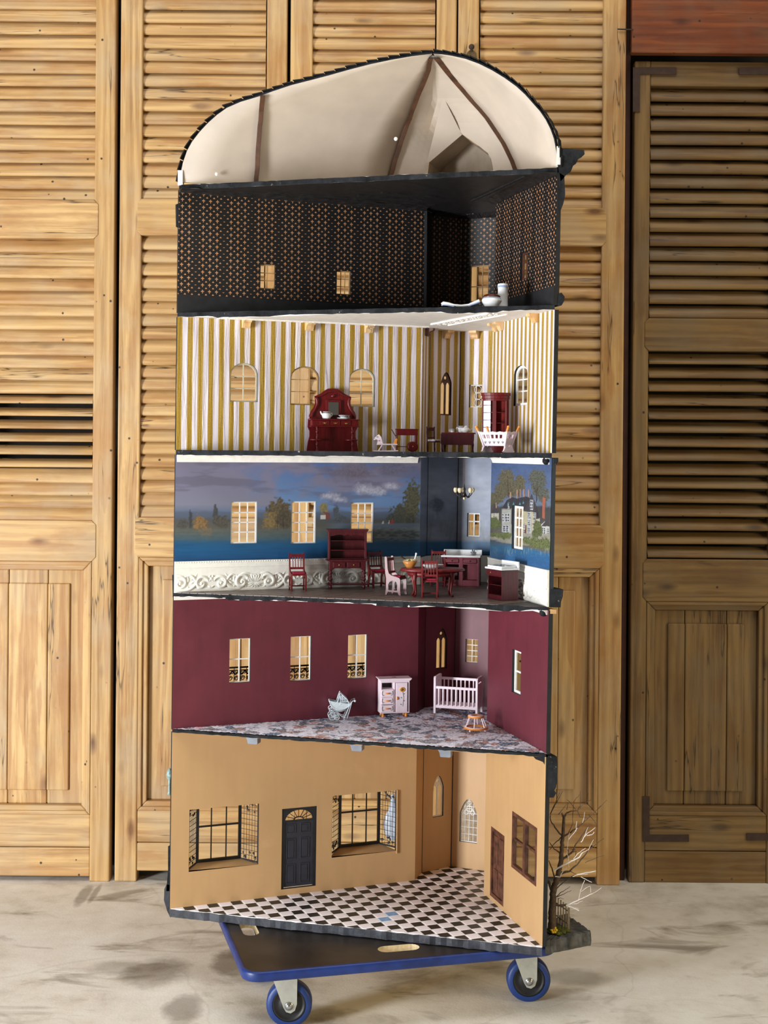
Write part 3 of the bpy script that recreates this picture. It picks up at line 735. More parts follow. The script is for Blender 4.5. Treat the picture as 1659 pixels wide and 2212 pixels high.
def paint_left(X, Y):
    p = Paint(X, Y)
    p.lay(np.ones(len(X)), vramp(Y, [(985, (116, 112, 134)), (1040, (118, 116, 140)), (1090, (122, 124, 144)), (1110, (84, 100, 128))]))
    bl = fbm(X/70, Y/40, 3); p.lay(np.clip((bl-.42)*5, 0, .85)*np.clip((X-450)/150, 0, 1), vramp(Y, [(985, (64, 92, 146)), (1080, (96, 132, 178))]))
    p.lay(np.clip((fbm(X/90+4, Y/16, 8)-.55)*6, 0, .6), lin((96, 92, 112)))
    p.blob(760, 1018, 60, 26, (92, 84, 100), (110, 100, 112), .6, .5, 4, 16, .85)
    p.blob(850, 1010, 60, 20, (88, 82, 100), (104, 98, 114), .6, .5, 14, 16, .8)
    for (x, y, rx, ry) in ((712, 1072, 26, 12), (735, 1080, 20, 8), (785, 1056, 32, 14), (815, 1062, 30, 12), (845, 1050, 24, 10)):
        p.blob(x, y, rx, ry, (150, 152, 172), (186, 184, 196), .8, .5, int(x), 9, .9)
    hz = 1103+6*(fbm(X/40, X*0, 2)-.5)
    p.lay(np.clip((Y-hz)/4, 0, 1)*.9, vramp(Y, [(1095, (88, 100, 124)), (1125, (74, 84, 98)), (1140, (78, 82, 80))]))
    t0 = 1118+14*(fbm(X/18, X*0+3, 6)-.5)
    p.lay(np.clip((Y-t0)/6, 0, 1)*.9, vramp(Y, [(1110, (74, 76, 80)), (1140, (86, 84, 76)), (1170, (62, 84, 92)), (1180, (26, 84, 122))]))
    for (x, y, rx, ry, c0, c1) in ((412, 1122, 5, 20, (52, 56, 62), (64, 66, 68)), (465, 1115, 6, 22, (56, 60, 64), (70, 72, 74)), (395, 1135, 14, 14, (60, 62, 64), (80, 78, 72)), (433, 1132, 18, 20, (92, 78, 58), (140, 108, 68)), (478, 1128, 18, 16, (62, 62, 62), (86, 82, 72)), (448, 1150, 14, 10, (110, 88, 60), (140, 106, 66)),
            (604, 1108, 30, 32, (66, 60, 50), (104, 92, 66)), (588, 1125, 24, 18, (96, 84, 58), (134, 112, 72)), (618, 1122, 22, 22, (60, 56, 50), (88, 78, 60)), (700, 1098, 10, 14, (112, 106, 78), (140, 128, 86)), (726, 1108, 7, 22, (66, 74, 84), (82, 88, 92)), (735, 1122, 14, 10, (62, 70, 80), (84, 88, 92)),
            (872, 1112, 30, 28, (58, 60, 56), (84, 82, 66)), (892, 1078, 20, 42, (62, 62, 52), (96, 92, 66)), (852, 1122, 18, 12, (52, 60, 60), (80, 82, 70))):
        p.blob(x, y, rx, ry, c0, c1, .2, .55, int(x*3), 5)
    for x in (600, 612, 893): p.poly([(x-1, 1145), (x+1, 1145), (x+.7, 1110), (x-.7, 1110)], (58, 52, 46))
    p.lay(np.clip((Y-1139)/6, 0, 1)*.7, vramp(Y, [(1138, (96, 96, 84)), (1160, (70, 90, 96)), (1172, (34, 84, 118))])*(0.75+.5*fbm(X/12, Y/2.5, 21))[:, None])
    p.lay(np.clip((X-700)/40, 0, 1)*np.clip((Y-1128)/4, 0, 1)*np.clip((1150-Y)/10, 0, 1)*.8, lin((96, 112, 130)))
    p.lay(np.clip((X-805)/12, 0, 1)*np.clip((Y-1136)/4, 0, 1)*np.clip((1172-Y)/10, 0, 1)*np.clip((fbm(X/9, Y/3, 31)-.4)*5, 0, .8), lin((120, 126, 128)))
    p.poly([(693, 1112), (704, 1112), (704, 1122), (693, 1122)], (196, 190, 178)); p.poly([(697, 1105), (712, 1108), (714, 1122), (704, 1122), (704, 1112)], (116, 66, 62))
    p.poly([(842, 1132), (848, 1118), (852, 1132)], (150, 60, 52)); p.poly([(824, 1132), (828, 1124), (830, 1132)], (190, 184, 180)); p.poly([(838, 1132), (841, 1124), (842, 1132)], (190, 184, 180))
    wt = np.clip((Y-1166-6*(fbm(X/25, Y/4, 12)-.5)*2)/10, 0, 1)
    p.lay(wt, vramp(Y, [(1165, (24, 80, 118)), (1190, (14, 80, 126)), (1212, (10, 68, 114))])*(0.8+.4*fbm(X/40, Y/3, 15))[:, None])
    return p.C
def paint_bay(X, Y):
    p = Paint(X, Y); n = fbm(X/26, Y/14, 4)
    p.lay(np.ones(len(X)), vramp(Y, [(1000, (122, 130, 152)), (1060, (150, 156, 172)), (1110, (140, 148, 168)), (1165, (150, 156, 172)), (1172, (60, 110, 150)), (1215, (20, 90, 145))])*(0.7+.6*n)[:, None])
    p.blob(1020, 1055, 30, 8, (96, 98, 112), (112, 114, 128), .8, .5, 5, 12, .8); p.blob(945, 1090, 16, 20, (70, 82, 96), (92, 100, 110), .6, .5, 6, 8, .8)
    p.poly([(936, 1120), (940, 1100), (944, 1120)], (170, 170, 170), .6); p.lay(np.clip((fbm(X/6, Y/30, 9)-.55)*5, 0, .35)*np.clip((Y-1100)/30, 0, 1)*(Y < 1168), lin((110, 118, 96)))
    return p.C*.8
def paint_right(X, Y):
    # pixel frame of a 6.504x crop whose corner is (1000,1000)
    x, y = (X-1000)*6.504, (Y-1000)*6.504; p = Paint(x, y)
    p.lay(np.ones(len(x)), vramp(y, [(60, (74, 104, 158)), (300, (92, 116, 164)), (600, (120, 140, 170)), (1100, (96, 130, 160))])*(0.85+.3*fbm(x/90, y/60, 2))[:, None])
    def B(*a, **k): p.blob(*a, fs=26.0, **k)
    for (cx, cy, rx, ry, s_) in ((620, 250, 125, 170, 1), (560, 380, 110, 130, 2), (800, 290, 90, 120, 3), (700, 380, 130, 110, 4), (470, 490, 110, 90, 5), (400, 520, 60, 90, 7), (1050, 230, 125, 150, 8), (1060, 380, 110, 130, 9), (1140, 470, 80, 130, 10), (1010, 150, 70, 60, 12)):
        B(cx, cy, rx, ry, (74, 70, 52), (142, 132, 96) if s_ < 8 else (126, 132, 118), soft=.2, rough=.45, seed=s_*7)
    for (a, b) in (((640, 480), (625, 180)), ((1030, 560), (1045, 260)), ((1035, 400), (1100, 280)), ((1030, 420), (980, 300)), ((790, 480), (800, 320))):
        p.poly([(a[0]-7, a[1]), (a[0]+7, a[1]), (b[0]+3, b[1]), (b[0]-3, b[1])], (88, 66, 44))
    RF, RF2, WL = (84, 78, 82), (70, 66, 72), (216, 208, 180)
    p.lay(np.clip((y-560-60*fbm(x/70, y/70, 41))/40, 0, 1)*.9, vramp(y, [(560, (70, 68, 58)), (800, (84, 78, 66)), (1000, (120, 112, 92))])*(0.7+.6*fbm(x/30, y/30, 43))[:, None])
    p.poly([(370, 700), (420, 570), (470, 570), (540, 700), (540, 880), (370, 900)], (96, 88, 86))
    p.poly([(395, 710), (505, 705), (505, 820), (400, 830)], WL); p.poly([(395, 705), (450, 590), (520, 700)], RF)
    p.poly([(545, 640), (620, 520), (700, 480), (760, 500), (890, 470), (1000, 520), (1060, 680), (1080, 880), (560, 860)], RF2)
    p.poly([(545, 650), (680, 640), (680, 990), (545, 970)], (196, 196, 186)); p.poly([(540, 640), (690, 640), (690, 655), (540, 655)], (150, 148, 140))
    p.poly([(840, 670), (990, 690), (990, 1030), (840, 1030)], (214, 204, 160)); p.poly([(905, 690), (960, 690), (960, 1050), (905, 1050)], (206, 206, 206))
    p.poly([(855, 680), (965, 430), (1060, 700), (1000, 690)], RF); p.poly([(1000, 760), (1035, 590), (1100, 880), (1040, 790)], RF2)
    p.poly([(970, 800), (1080, 780), (1085, 1060), (970, 1040)], (224, 214, 198)); p.poly([(1080, 880), (1190, 790), (1215, 900), (1215, 1050), (1090, 1050)], (222, 216, 204)); p.poly([(1100, 890), (1190, 780), (1225, 890)], RF)
    for (a, b, c, d) in ((943, 520, 985, 660), (990, 700, 1026, 776), (1100, 910, 1165, 1000), (1175, 915, 1210, 1005), (550, 710, 580, 830), (590, 710, 655, 830), (425, 710, 450, 790), (555, 880, 650, 970), (910, 700, 950, 790), (905, 800, 945, 880), (905, 910, 945, 980), (848, 850, 875, 920), (850, 940, 872, 1010), (628, 560, 652, 640)):
        p.poly([(a, b), (c, b), (c, d), (a, d)], (232, 232, 232)); w = (c-a)
        for k in range(2):
            for j in range(3):
                p.poly([(a+w*(.1+.45*k), b+(d-b)*(.06+.32*j)), (a+w*(.42+.45*k), b+(d-b)*(.06+.32*j)), (a+w*(.42+.45*k), b+(d-b)*(.28+.32*j)), (a+w*(.1+.45*k), b+(d-b)*(.28+.32*j))], (78, 84, 104))
    for (a, b) in ((638, 540), (712, 535), (800, 535), (848, 520)): p.poly([(a-20, b+55), (a, b), (a+20, b+55)], (40, 110, 132)); p.poly([(a-9, b+52), (a, b+20), (a+9, b+52)], (150, 190, 200))
    for (a, b, h) in ((672, 410, 85), (765, 380, 120), (808, 370, 100), (860, 370, 110), (926, 375, 100), (470, 560, 70)): p.poly([(a-11, b), (a+11, b), (a+11, b+h), (a-11, b+h)], (206, 160, 124)); p.poly([(a+4, b), (a+11, b), (a+11, b+h), (a+4, b+h)], (110, 80, 72))
    p.poly([(1120, 480), (1158, 490), (1150, 790), (1112, 770)], (198, 104, 72)); p.poly([(875, 870), (893, 870), (890, 1020), (868, 1020)], (140, 70, 72))
    p.lay(np.clip((y-960-40*fbm(x/60, y/60, 4))/20, 0, 1)*np.clip((1080+x*.1-y)/20, 0, 1), lin((178, 172, 156)))
    for (cx, cy, rx, ry) in ((440, 840, 65, 90), (510, 860, 40, 70), (395, 850, 35, 60), (1040, 930, 65, 140), (1085, 960, 30, 100), (1000, 1000, 40, 60)):
        B(cx, cy, rx, ry, (74, 88, 48), (138, 146, 82), soft=.25, rough=.5, seed=int(cx))
    for (cx, cy, rx, ry) in ((420, 1010, 70, 40), (520, 1020, 80, 45), (630, 1020, 70, 50), (580, 1040, 60, 40), (880, 1090, 60, 60), (960, 1110, 80, 70), (1050, 1130, 90, 80), (1140, 1120, 90, 90), (1190, 1180, 60, 50), (1030, 1170, 60, 30)):
        B(cx, cy, rx, ry, (66, 92, 54), (158, 162, 88), soft=.3, rough=.6, seed=int(cx+cy))
    wl = 1060+np.interp(x, [350, 700, 1200], [-10, 80, 190])+26*(fbm(x/60, y/20, 3)-.5)*2
    p.lay(np.clip((y-wl)/25, 0, 1), vramp(y, [(1040, (88, 84, 84)), (1120, (92, 112, 132)), (1190, (40, 128, 176)), (1300, (16, 116, 180)), (1500, (12, 100, 166))])*(0.8+.4*fbm(x/90, y/10, 6))[:, None])
    p.lay(np.clip((y-1180)/30, 0, 1)*np.clip((1320-y)/60, 0, 1)*np.clip((fbm(x/9, y/60, 8)-.56)*7, 0, .6), lin((150, 178, 176)))
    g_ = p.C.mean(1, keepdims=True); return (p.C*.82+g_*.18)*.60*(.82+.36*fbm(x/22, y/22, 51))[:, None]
def mural(s, z0, z1, nu, nz, fn, holes, u0=0.0, u1=1.0):
    """fine wall grid with the painting in a colour attribute, window openings left out"""
    us = list(np.linspace(u0, u1, nu+1)); zs = list(np.linspace(z0, z1, nz+1))
    for h in holes:
        for arr, k in ((us, 0), (zs, 1)):
            for val in (min(p[k] for p in h), max(p[k] for p in h)):
                i = min(range(len(arr)), key=lambda q: abs(arr[q]-val)); arr[i] = val
    nu, nz = len(us), len(zs)
    m = MB(); pts = [wpt(s, u, z) for u in us for z in zs]; fs = []
    for i in range(nu-1):
        for j in range(nz-1):
            uc, zc = (us[i]+us[i+1])/2, (zs[j]+zs[j+1])/2
            if any(min(p[0] for p in h) < uc < max(p[0] for p in h) and min(p[1] for p in h) < zc < max(p[1] for p in h) for h in holes): continue
            fs.append((i*nz+j, (i+1)*nz+j, (i+1)*nz+j+1, i*nz+j+1))
    m.add(pts, fs)
    px = np.array([proj(p) for p in pts]); C = fn(px[:, 0].copy(), px[:, 1].copy())
    o = hpart(m, 'mural', [m_mural], recalc=False, label='painted landscape print on the kitchen wall')
    ca = o.data.color_attributes.new('paint', 'FLOAT_COLOR', 'POINT')
    ca.data.foreach_set('color', np.concatenate([C, np.ones((len(C), 1))], 1).astype(np.float32).ravel())
    return o
ZD = ZC4+.082                                                # top of the dado
for s, hs, fn, nu, nz in (('left', kl, paint_left, 330, 150), ('bayl', [], paint_bay, 40, 120), ('bayr', [kb_], paint_bay, 60, 120), ('right', [kr], paint_right, 200, 200), ('return', [], paint_bay, 10, 80)):
    mural(s, ZD-.01, T4, nu, nz, fn, hs)
m_wallback = plain('dark_wall_board', srgb(40, 50, 60), .6)
for s, hs in (('left', kl), ('return', []), ('bayl', []), ('bayr', [kb_]), ('back', []), ('ret2', []), ('right', [kr])):
    L = seglen(s); mb = MB()
    mb.plate([(0, ZC4), (L, ZC4), (L, T4), (0, T4)], [[(u*L, z) for u, z in h] for h in hs], lambda a, b, d, s=s, L=L: wpt(s, a/L, b, d), 0, 0, 0, -.0012 if s not in ('back', 'ret2') else 0, -WALLT)
    hpart(mb, 'room_wall', [m_wallback])
for h in kl: window('left', h, 3, 4, m_whitewin, .0035, .0024, d=-.003)
window('bayr', kb_, 2, 2, m_whitewin, .003, .003, zsplit=(.66,)); window('right', kr, 3, 4, m_whitewin, .006, .0035, d=-.006)
# dado with raised scrolls
def dado(s, u0, u1, zt0, name='dado_panel'):
    L = seglen(s); z0 = ZC4; H = zt0-z0
    prof = [(0, .003), (.04, .0052), (.10, .0048), (.14, .0034), (.52, .0034), (.55, .0052), (.60, .0046), (.63, .0040), (.78, .0042), (.80, .0056), (.84, .0048), (.92, .0046), (1.0, .0062), (1.0, 0)]
    m = MB(); n = 60; K = len(prof)
    vs = []
    for i in range(n+1):
        u = u0+(u1-u0)*i/n
        for f, d in prof: vs.append(wpt(s, u, z0+f*H, d+.0004))
    m.add(vs, [(i*K+k, (i+1)*K+k, (i+1)*K+k+1, i*K+k+1) for i in range(n) for k in range(K-1)], 0, False)
    for i in (0, n): m.add(vs[i*K:(i+1)*K]+[wpt(s, u0 if i == 0 else u1, z0, 0)], [list(range(K+1))])
    o = hpart(m, name, [m_ana], recalc=False, label='white embossed dado panel')
    r = MB()
    def cur(a0, pts, rad, mir):
        q = [(a0+(-x if mir else x), z) for x, z in pts]
        k = len(q); rr = [rad*(.45+.9*sin(pi*min(1, .12+i/(k-1)*.8))) for i in range(k)]
        r.tube([wpt(s, a/L, z0+z*H, .0036) for a, z in q if u0*L+.002 < a < u1*L-.002] or [wpt(s, .5, z0+.3*H, -.02)]*2, rr if all(u0*L+.002 < a < u1*L-.002 for a, _ in q) else rad, 6)
    def spiral(cx, cz, r0, turns, a0, sgn):
        return [(cx+r0*(1-i/26*.86)*cos(a0+sgn*turns*2*pi*i/26), cz+r0*(1-i/26*.86)*sin(a0+sgn*turns*2*pi*i/26)/H) for i in range(27)]
    per = .215; a = .195-per*3
    while a < L+per:
        def leaf(cx, cz, an, ln, rad, mir):
            q = [(cx+t*ln*cos(an+.5*t), cz+t*ln*sin(an+.5*t)/H) for t in np.linspace(0, 1, 8)]; ok = [p_ for p_ in q if u0*L+.003 < a+(-p_[0] if mir else p_[0]) < u1*L-.003]
            if len(ok) == 8: r.tube([wpt(s, (a+(-x if mir else x))/L, z0+z*H, .0036) for x, z in q], [rad*v for v in (.45, .8, 1.05, 1.15, 1.05, .85, .55, .2)], 6)
        for mir in (False, True):
            cur(a, spiral(.033, .30, .0190, 1.3, pi*.95, -1), .0036, mir)
            cur(a, [(.012+.030*t, .56-.06*t+.05*sin(pi*t)) for t in np.linspace(0, 1, 9)], .0026, mir)
            cur(a, [(.034+.048*t, .10+.34*t-.30*sin(pi*t)*.5) for t in np.linspace(0, 1, 12)], .0034, mir)
            cur(a, [(.048+.042*t, .50-.22*t+.10*sin(2*pi*t)) for t in np.linspace(0, 1, 12)], .0028, mir)
            cur(a, spiral(.084, .28, .0175, 1.2, pi*.1, 1), .0034, mir)
            for (cx, cz, rad) in ((.033, .30, .0048), (.019, .40, .0034), (.084, .28, .0050), (.060, .40, .0030), (.104, .50, .0030), (.052, .16, .0030)):
                ax = a+(-cx if mir else cx)
                if u0*L+.005 < ax < u1*L-.005: r.sphere(tuple(wpt(s, ax/L, z0+cz*H, .0036)), rad, 8)
            for k in range(4):
                an = radians(90-k*22); leaf(.0015*k, .31, an, .0215, .0026, mir); leaf(.0012*k, .27, -radians(90-k*24)-.25, .0175, .0023, mir)
            for (cx, cz, an, ln) in ((.050, .30, 60, .016), (.054, .26, 10, .016), (.056, .20, -35, .014), (.066, .50, 20, .014), (.100, .20, -40, .014), (.102, .34, 35, .015), (.062, .42, -70, .013), (.040, .52, -20, .013), (.020, .12, 20, .013), (.075, .12, 10, .015)): leaf(cx, cz, radians(an), ln, .0024, mir)
        a += per
    for k in range(int(L*(u1-u0)/.006)):
        r.sphere(tuple(wpt(s, u0+(k+.5)*.006/L, z0+.965*H, .0052)), .0017, 6)
    r.v = [p-HOFF for p in r.v]
    r.build('scroll_relief', [m_ana], o, kind='stuff')
zdl = wuv('left', 640, 1207)[1]
dado('left', .0, 1.0, zdl); dado('right', 0, 1.0, wuv('right', 1184, 1231)[1])
for s in ('return', 'bayl', 'bayr'):
    L = seglen(s); mb = MB(); mb.plate([(0, ZC4), (L, ZC4), (L, zdl-.004), (0, zdl-.004)], [], lambda a, b, d, s=s, L=L: wpt(s, a/L, b, d), 0, 0, 0, .003, 0)
    hpart(mb, 'dado_panel', [m_ana], label='plain white dado panel in the bay')
# maroon storey
ml = [hrect('left', 495.5, 541, 1379.5, 1474.5), hrect('left', 627.5, 672, 1374.5, 1470.5), hrect('left', 751.5, 793, 1371, 1465.5)]
mg = harch('bayl', 943, 966, 1357, 1445, 1382, True); mbw = hrect('bayr', 1005.5, 1031.5, 1381, 1431); mr = hrect('right', 1106, 1125, 1405, 1499)
rooms(m_maroon, ZC5, T5, ml, [mg], [mbw], [mr])
for h in ml: window('left', h, 2, 2, m_whitewin, .0018, .0026, zsplit=(.53,), d=-.006)
gothic('bayl', mg, m_brownwood); window('bayr', mbw, 2, 4, m_whitewin, .0012, .0016); window('right', mr, 1, 2, m_whitewin, .006, .004, d=-.006, pane=True)
# wrought railings outside the maroon windows
for h in ml:
    L = seglen('left'); u0 = h[0][0]*L-.012; u1 = h[1][0]*L+.012; z0 = h[0][1]-.012; m = MB(); D = -.04
    fn = lambda a, z, d=D: wpt('left', a/L, z, d)
    zt = h[0][1]+.030
    for z, r in ((zt, .0022), (zt-.007, .0014), (z0, .0018)): m.tube([fn(u0, z), fn(u1, z)], r, 6)
    a = u0+.004
    while a < u1:
        for (dx, dz, rr, sg) in ((.006, .016, .0062, 1), (.003, .029, .0045, -1), (.011, .030, .004, 1)):
            m.tube([fn(a+dx+rr*(1-i/20*.7)*cos(sg*i*.5), z0+dz+rr*(1-i/20*.7)*sin(sg*i*.5)) for i in range(21)], .0011, 5)
        m.tube([fn(a, z0), fn(a, zt)], .0009, 5); a += .0155
    for u in (u0, u1): m.tube([fn(u, z0), fn(u, z0, -WALLT)], .0014, 5); m.tube([fn(u, zt), fn(u, zt, -WALLT)], .0014, 5)
    hpart(m, 'balcony_railing', m_blackmetal)
# ground storey: bays, doors
bay1 = [wuv('left', *p) for p in ((406, 1884), (557.5, 1867), (560, 1736.5), (411, 1748.5))]
bay2 = [wuv('left', *p) for p in ((717, 1851), (856, 1839.5), (858, 1708), (718, 1718.5))]
def sq(q):
    ua = (q[0][0]+q[3][0])/2; ub = (q[1][0]+q[2][0])/2; zb = (q[0][1]+q[1][1])/2; zt = (q[2][1]+q[3][1])/2
    return [(ua, zb), (ub, zb), (ub, zt), (ua, zt)]
bay1, bay2 = sq(bay1), sq(bay2)
dr = sq([wuv('left', *p) for p in ((605.6, 1921), (682, 1914), (684, 1741), (611, 1747.5))])
gg = harch('bayl', 935.5, 958, 1675.5, 1764, 1700, True)
ga = harch('bayr', 993, 1031, 1726, 1820, 1757, True)
gd = sq([wuv('right', *p) for p in ((1059, 1938), (1087, 1955), (1090, 1806), (1060, 1784))])
gw = sq([wuv('right', *p) for p in ((1105.5, 1876), (1158, 1911), (1161, 1786), (1107, 1755))])
rooms(m_tan, ZG, T6, [bay1, dr, bay2], [gg], [ga], [gd, gw])
gothic('bayl', gg, m_whitewin)
def tracery(m, fn, ua, ub, zb, zt, d, depth):
    w = ub-ua; zs = zb+(zt-zb)*.66
    for c, r, zz in ((.5, .17, .78), (.3, .12, .68), (.7, .12, .68), (.5, .1, .92)):
        m.tube([fn(ua+w*(c+r*cos(2*pi*i/12)), zb+(zt-zb)*zz+w*r*sin(2*pi*i/12), d-.0015) for i in range(12)], .0010, 4, closed=True)
    m.tube([fn(ua+w*(.5+.34*cos(pi*i/10)), zs+w*.3*sin(pi*i/10), d-.0015) for i in range(11)], .0011, 4)
window('bayr', ga, 4, 6, m_whitewin, .0022, .0011, pane=True, extra=tracery)
def bay(hq, fpx, label):
    L = seglen('left'); DD = -.052
    fq = sq([wuv('left', x, y, DD) for x, y in fpx])
    fq[2] = (fq[2][0], hq[2][1]+.012); fq[3] = (fq[3][0], hq[3][1]+.012)
    fn = lambda u, z, d: wpt('left', u, z, d)
    m = MB(); ua, ub, zb, zt = fq[0][0], fq[1][0], fq[0][1], fq[2][1]; w = .0055/L
    def bx(u0, u1, z0, z1, dd=.005): m.add([fn(u0, z0, DD), fn(u1, z0, DD), fn(u1, z1, DD), fn(u0, z1, DD), fn(u0, z0, DD-dd), fn(u1, z0, DD-dd), fn(u1, z1, DD-dd), fn(u0, z1, DD-dd)], [(0, 1, 2, 3), (7, 6, 5, 4), (0, 4, 5, 1), (1, 5, 6, 2), (2, 6, 7, 3), (3, 7, 4, 0)])
    bx(ua, ua+w*1.2, zb, zt); bx(ub-w*1.2, ub, zb, zt); bx(ua+w*1.2, ub-w*1.2, zb, zb+.007); bx(ua+w*1.2, ub-w*1.2, zt-.005, zt)
    zm = zb+(hq[2][1]-zb)*.60
    bx(ua+w*1.2, ub-w*1.2, zm-.002, zm+.002, .004)
    for k in (1, 2): u = ua+(ub-ua)*k/3; bx(u-w*.22, u+w*.22, zb+.007, zt-.005, .004)
    fr = hpart(m, 'bay_window', m_blackwin, label=label)
    for (u0, d0, u1, d1) in ((hq[0][0], -WALLT, ua, DD), (hq[1][0], -WALLT, ub, DD)):
        l = MB(); gp = lambda a, z: wpt('left', u0+(u1-u0)*a, z, d0+(d1-d0)*a)
        z0 = zb; H = hq[2][1]+.004-z0
        for k in range(7): l.tube([gp(k/6, z0), gp(k/6, z0+H)], .0007, 4)
        for k in range(13): l.tube([gp(0, z0+H*k/12), gp(1, z0+H*k/12)], .0007, 4)
        for k in range(16):
            a = random.random()*.8+.1; z = z0+H*(.80+.17*random.random()) if k % 2 else z0+H*(.03+.11*random.random()); r = random.uniform(.002, .0045)
            l.tube([wpt('left', u0+(u1-u0)*(a+r/.055*cos(.55*i)*(1-i/24)), z+r*sin(.55*i)*(1-i/30), d0+(d1-d0)*(a+r/.055*cos(.55*i)*(1-i/24))) for i in range(18)], .0008, 4)
        for zz in (z0, z0+H): l.tube([gp(0, zz), gp(1, zz)], .0022, 6)
        l.v = [p-HOFF for p in l.v]; l.build('lattice_panel', m_blackwin, fr)
    sm = MB(); z1 = hq[0][1]
    pts = [wpt('left', hq[0][0], z1, 0), wpt('left', hq[1][0], z1, 0), wpt('left', hq[1][0], z1, -WALLT), wpt('left', ub, zb, DD-.006), wpt('left', ua, zb, DD-.006), wpt('left', hq[0][0], z1, -WALLT)]
    sm.add(pts+[p+Vector((0, 0, -.006)) for p in pts], [(0, 1, 2, 3, 4, 5), (11, 10, 9, 8, 7, 6)]+[(i, (i+1) % 6, 6+(i+1) % 6, 6+i) for i in range(6)])
    sm.uv = [(p.x, p.y) for p in sm.v]; sm.v = [p-HOFF for p in sm.v]
    sm.build('window_sill', m_tan, fr)
    return fr
bay(bay1, ((424, 1865), (521, 1853.5), (521, 1737), (424, 1748)), 'black framed bay window left of the front door')
bay(bay2, ((731, 1831), (820, 1822.5), (822, 1710), (733, 1718)), 'black framed bay window right of the front door')
film = MB(); N = 14                                         # pale film bulging behind the second bay's lattice
fc = at(848, 1772, 3.505)
for (i) in (0,):
    prof = [(.0005, -.052), (.012, -.046), (.021, -.03), (.024, -.008), (.019, .012), (.010, .028), (.006, .05), (.004, .066)]
    film.lathe(prof, 14, tuple(fc), sy=.35)
tag(film.build('white_film_bag', m_whitefilm), 'white plastic film bulging outside the lattice of the right bay window', 'plastic film')
m = MB(); a_, b_ = wuv('left', 857, 1706), wuv('left', 856, 1843); m.tube([wpt('left', *a_, .002), wpt('left', *b_, .002)], .002, 4); hpart(m, 'wood_strip', m_tanwin, label='thin pale wooden strip beside the right bay window')
for k in 'CD':
    m = MB(); m.tube([P(k, ZG+.001)+Vector((.0, -.0006, 0)), P(k, T2)+Vector((0, -.0006, 0))], .0013, 4); hpart(m, 'corner_joint', m_black)
# front door: six raised panels under a fanlight
def front_door():
    L = seglen('left'); q = [(u*L, z) for u, z in dr]; a0, z0 = q[0]; a1, z1 = q[2]; w = a1-a0; h = z1-z0
    fn = lambda a, z, d: wpt('left', a/L, z, d)
    def bx(m, x0, x1, y0, y1, d0, d1): m.add([fn(x0, y0, d0), fn(x1, y0, d0), fn(x1, y1, d0), fn(x0, y1, d0), fn(x0, y0, d1), fn(x1, y0, d1), fn(x1, y1, d1), fn(x0, y1, d1)], [(0, 1, 2, 3), (7, 6, 5, 4), (0, 4, 5, 1), (1, 5, 6, 2), (2, 6, 7, 3), (3, 7, 4, 0)])
    fw = w*.075; zf = z0+h*.845; m = MB()
    arch = [(a0+w/2+(w/2-fw)*.93*cos(pi*k/14), zf+(h*.125)*sin(pi*k/14)) for k in range(15)]
    m.plate([(a0, zf-.004), (a1, zf-.004), (a1, z1), (a0, z1)], [arch], fn, 0, 0, 0, -.002, -.008)
    bx(m, a0, a0+fw, z0, zf-.004, -.002, -.009); bx(m, a1-fw, a1, z0, zf-.004, -.002, -.009)
    f = hpart(m, 'front_door', m_blackwin, label='black six panel front door with a fanlight')
    fl_ = MB(); c = (a0+w/2, zf)
    for k in range(1, 8):
        an = pi*k/8; fl_.tube([fn(c[0]+.25*w*.5*cos(an), c[1]+.3*h*.12*sin(an), -.005), fn(c[0]+.9*w*.42*cos(an), c[1]+h*.122*sin(an), -.005)], .0011, 4)
    fl_.tube([fn(c[0]+.14*w*cos(pi*k/8), c[1]+.035*h*sin(pi*k/8), -.005) for k in range(9)], .0016, 4)
    fl_.v = [p-HOFF for p in fl_.v]; fl_.build('fanlight', m_blackwin, f)
    lf = MB(); bx(lf, a0+fw, a1-fw, z0+.003, zf-.004, -.005, -.009); lf.v = [p-HOFF for p in lf.v]; lf.build('door_leaf', m_doorblue, f)
    rows = ((.055, .30), (.36, .62), (.68, .80))
    for (r0, r1) in rows:
        for cc in (0, 1):
            x0 = a0+fw+w*.075+cc*(w-2*fw-w*.05)/2; x1 = x0+w*.27; y0, y1 = z0+h*r0, z0+h*r1
            pm = MB(); e = .0022
            bx(pm, x0, x1, y0, y0+e, -.0035, -.006); bx(pm, x0, x1, y1-e, y1, -.0035, -.006); bx(pm, x0, x0+e, y0+e, y1-e, -.0035, -.006); bx(pm, x1-e, x1, y0+e, y1-e, -.0035, -.006)
            bx(pm, x0+e*2, x1-e*2, y0+e*2, y1-e*2, -.0038, -.006)
            pm.v = [p-HOFF for p in pm.v]; pm.build('door_panel', m_doorblue, f, .0007)
front_door()
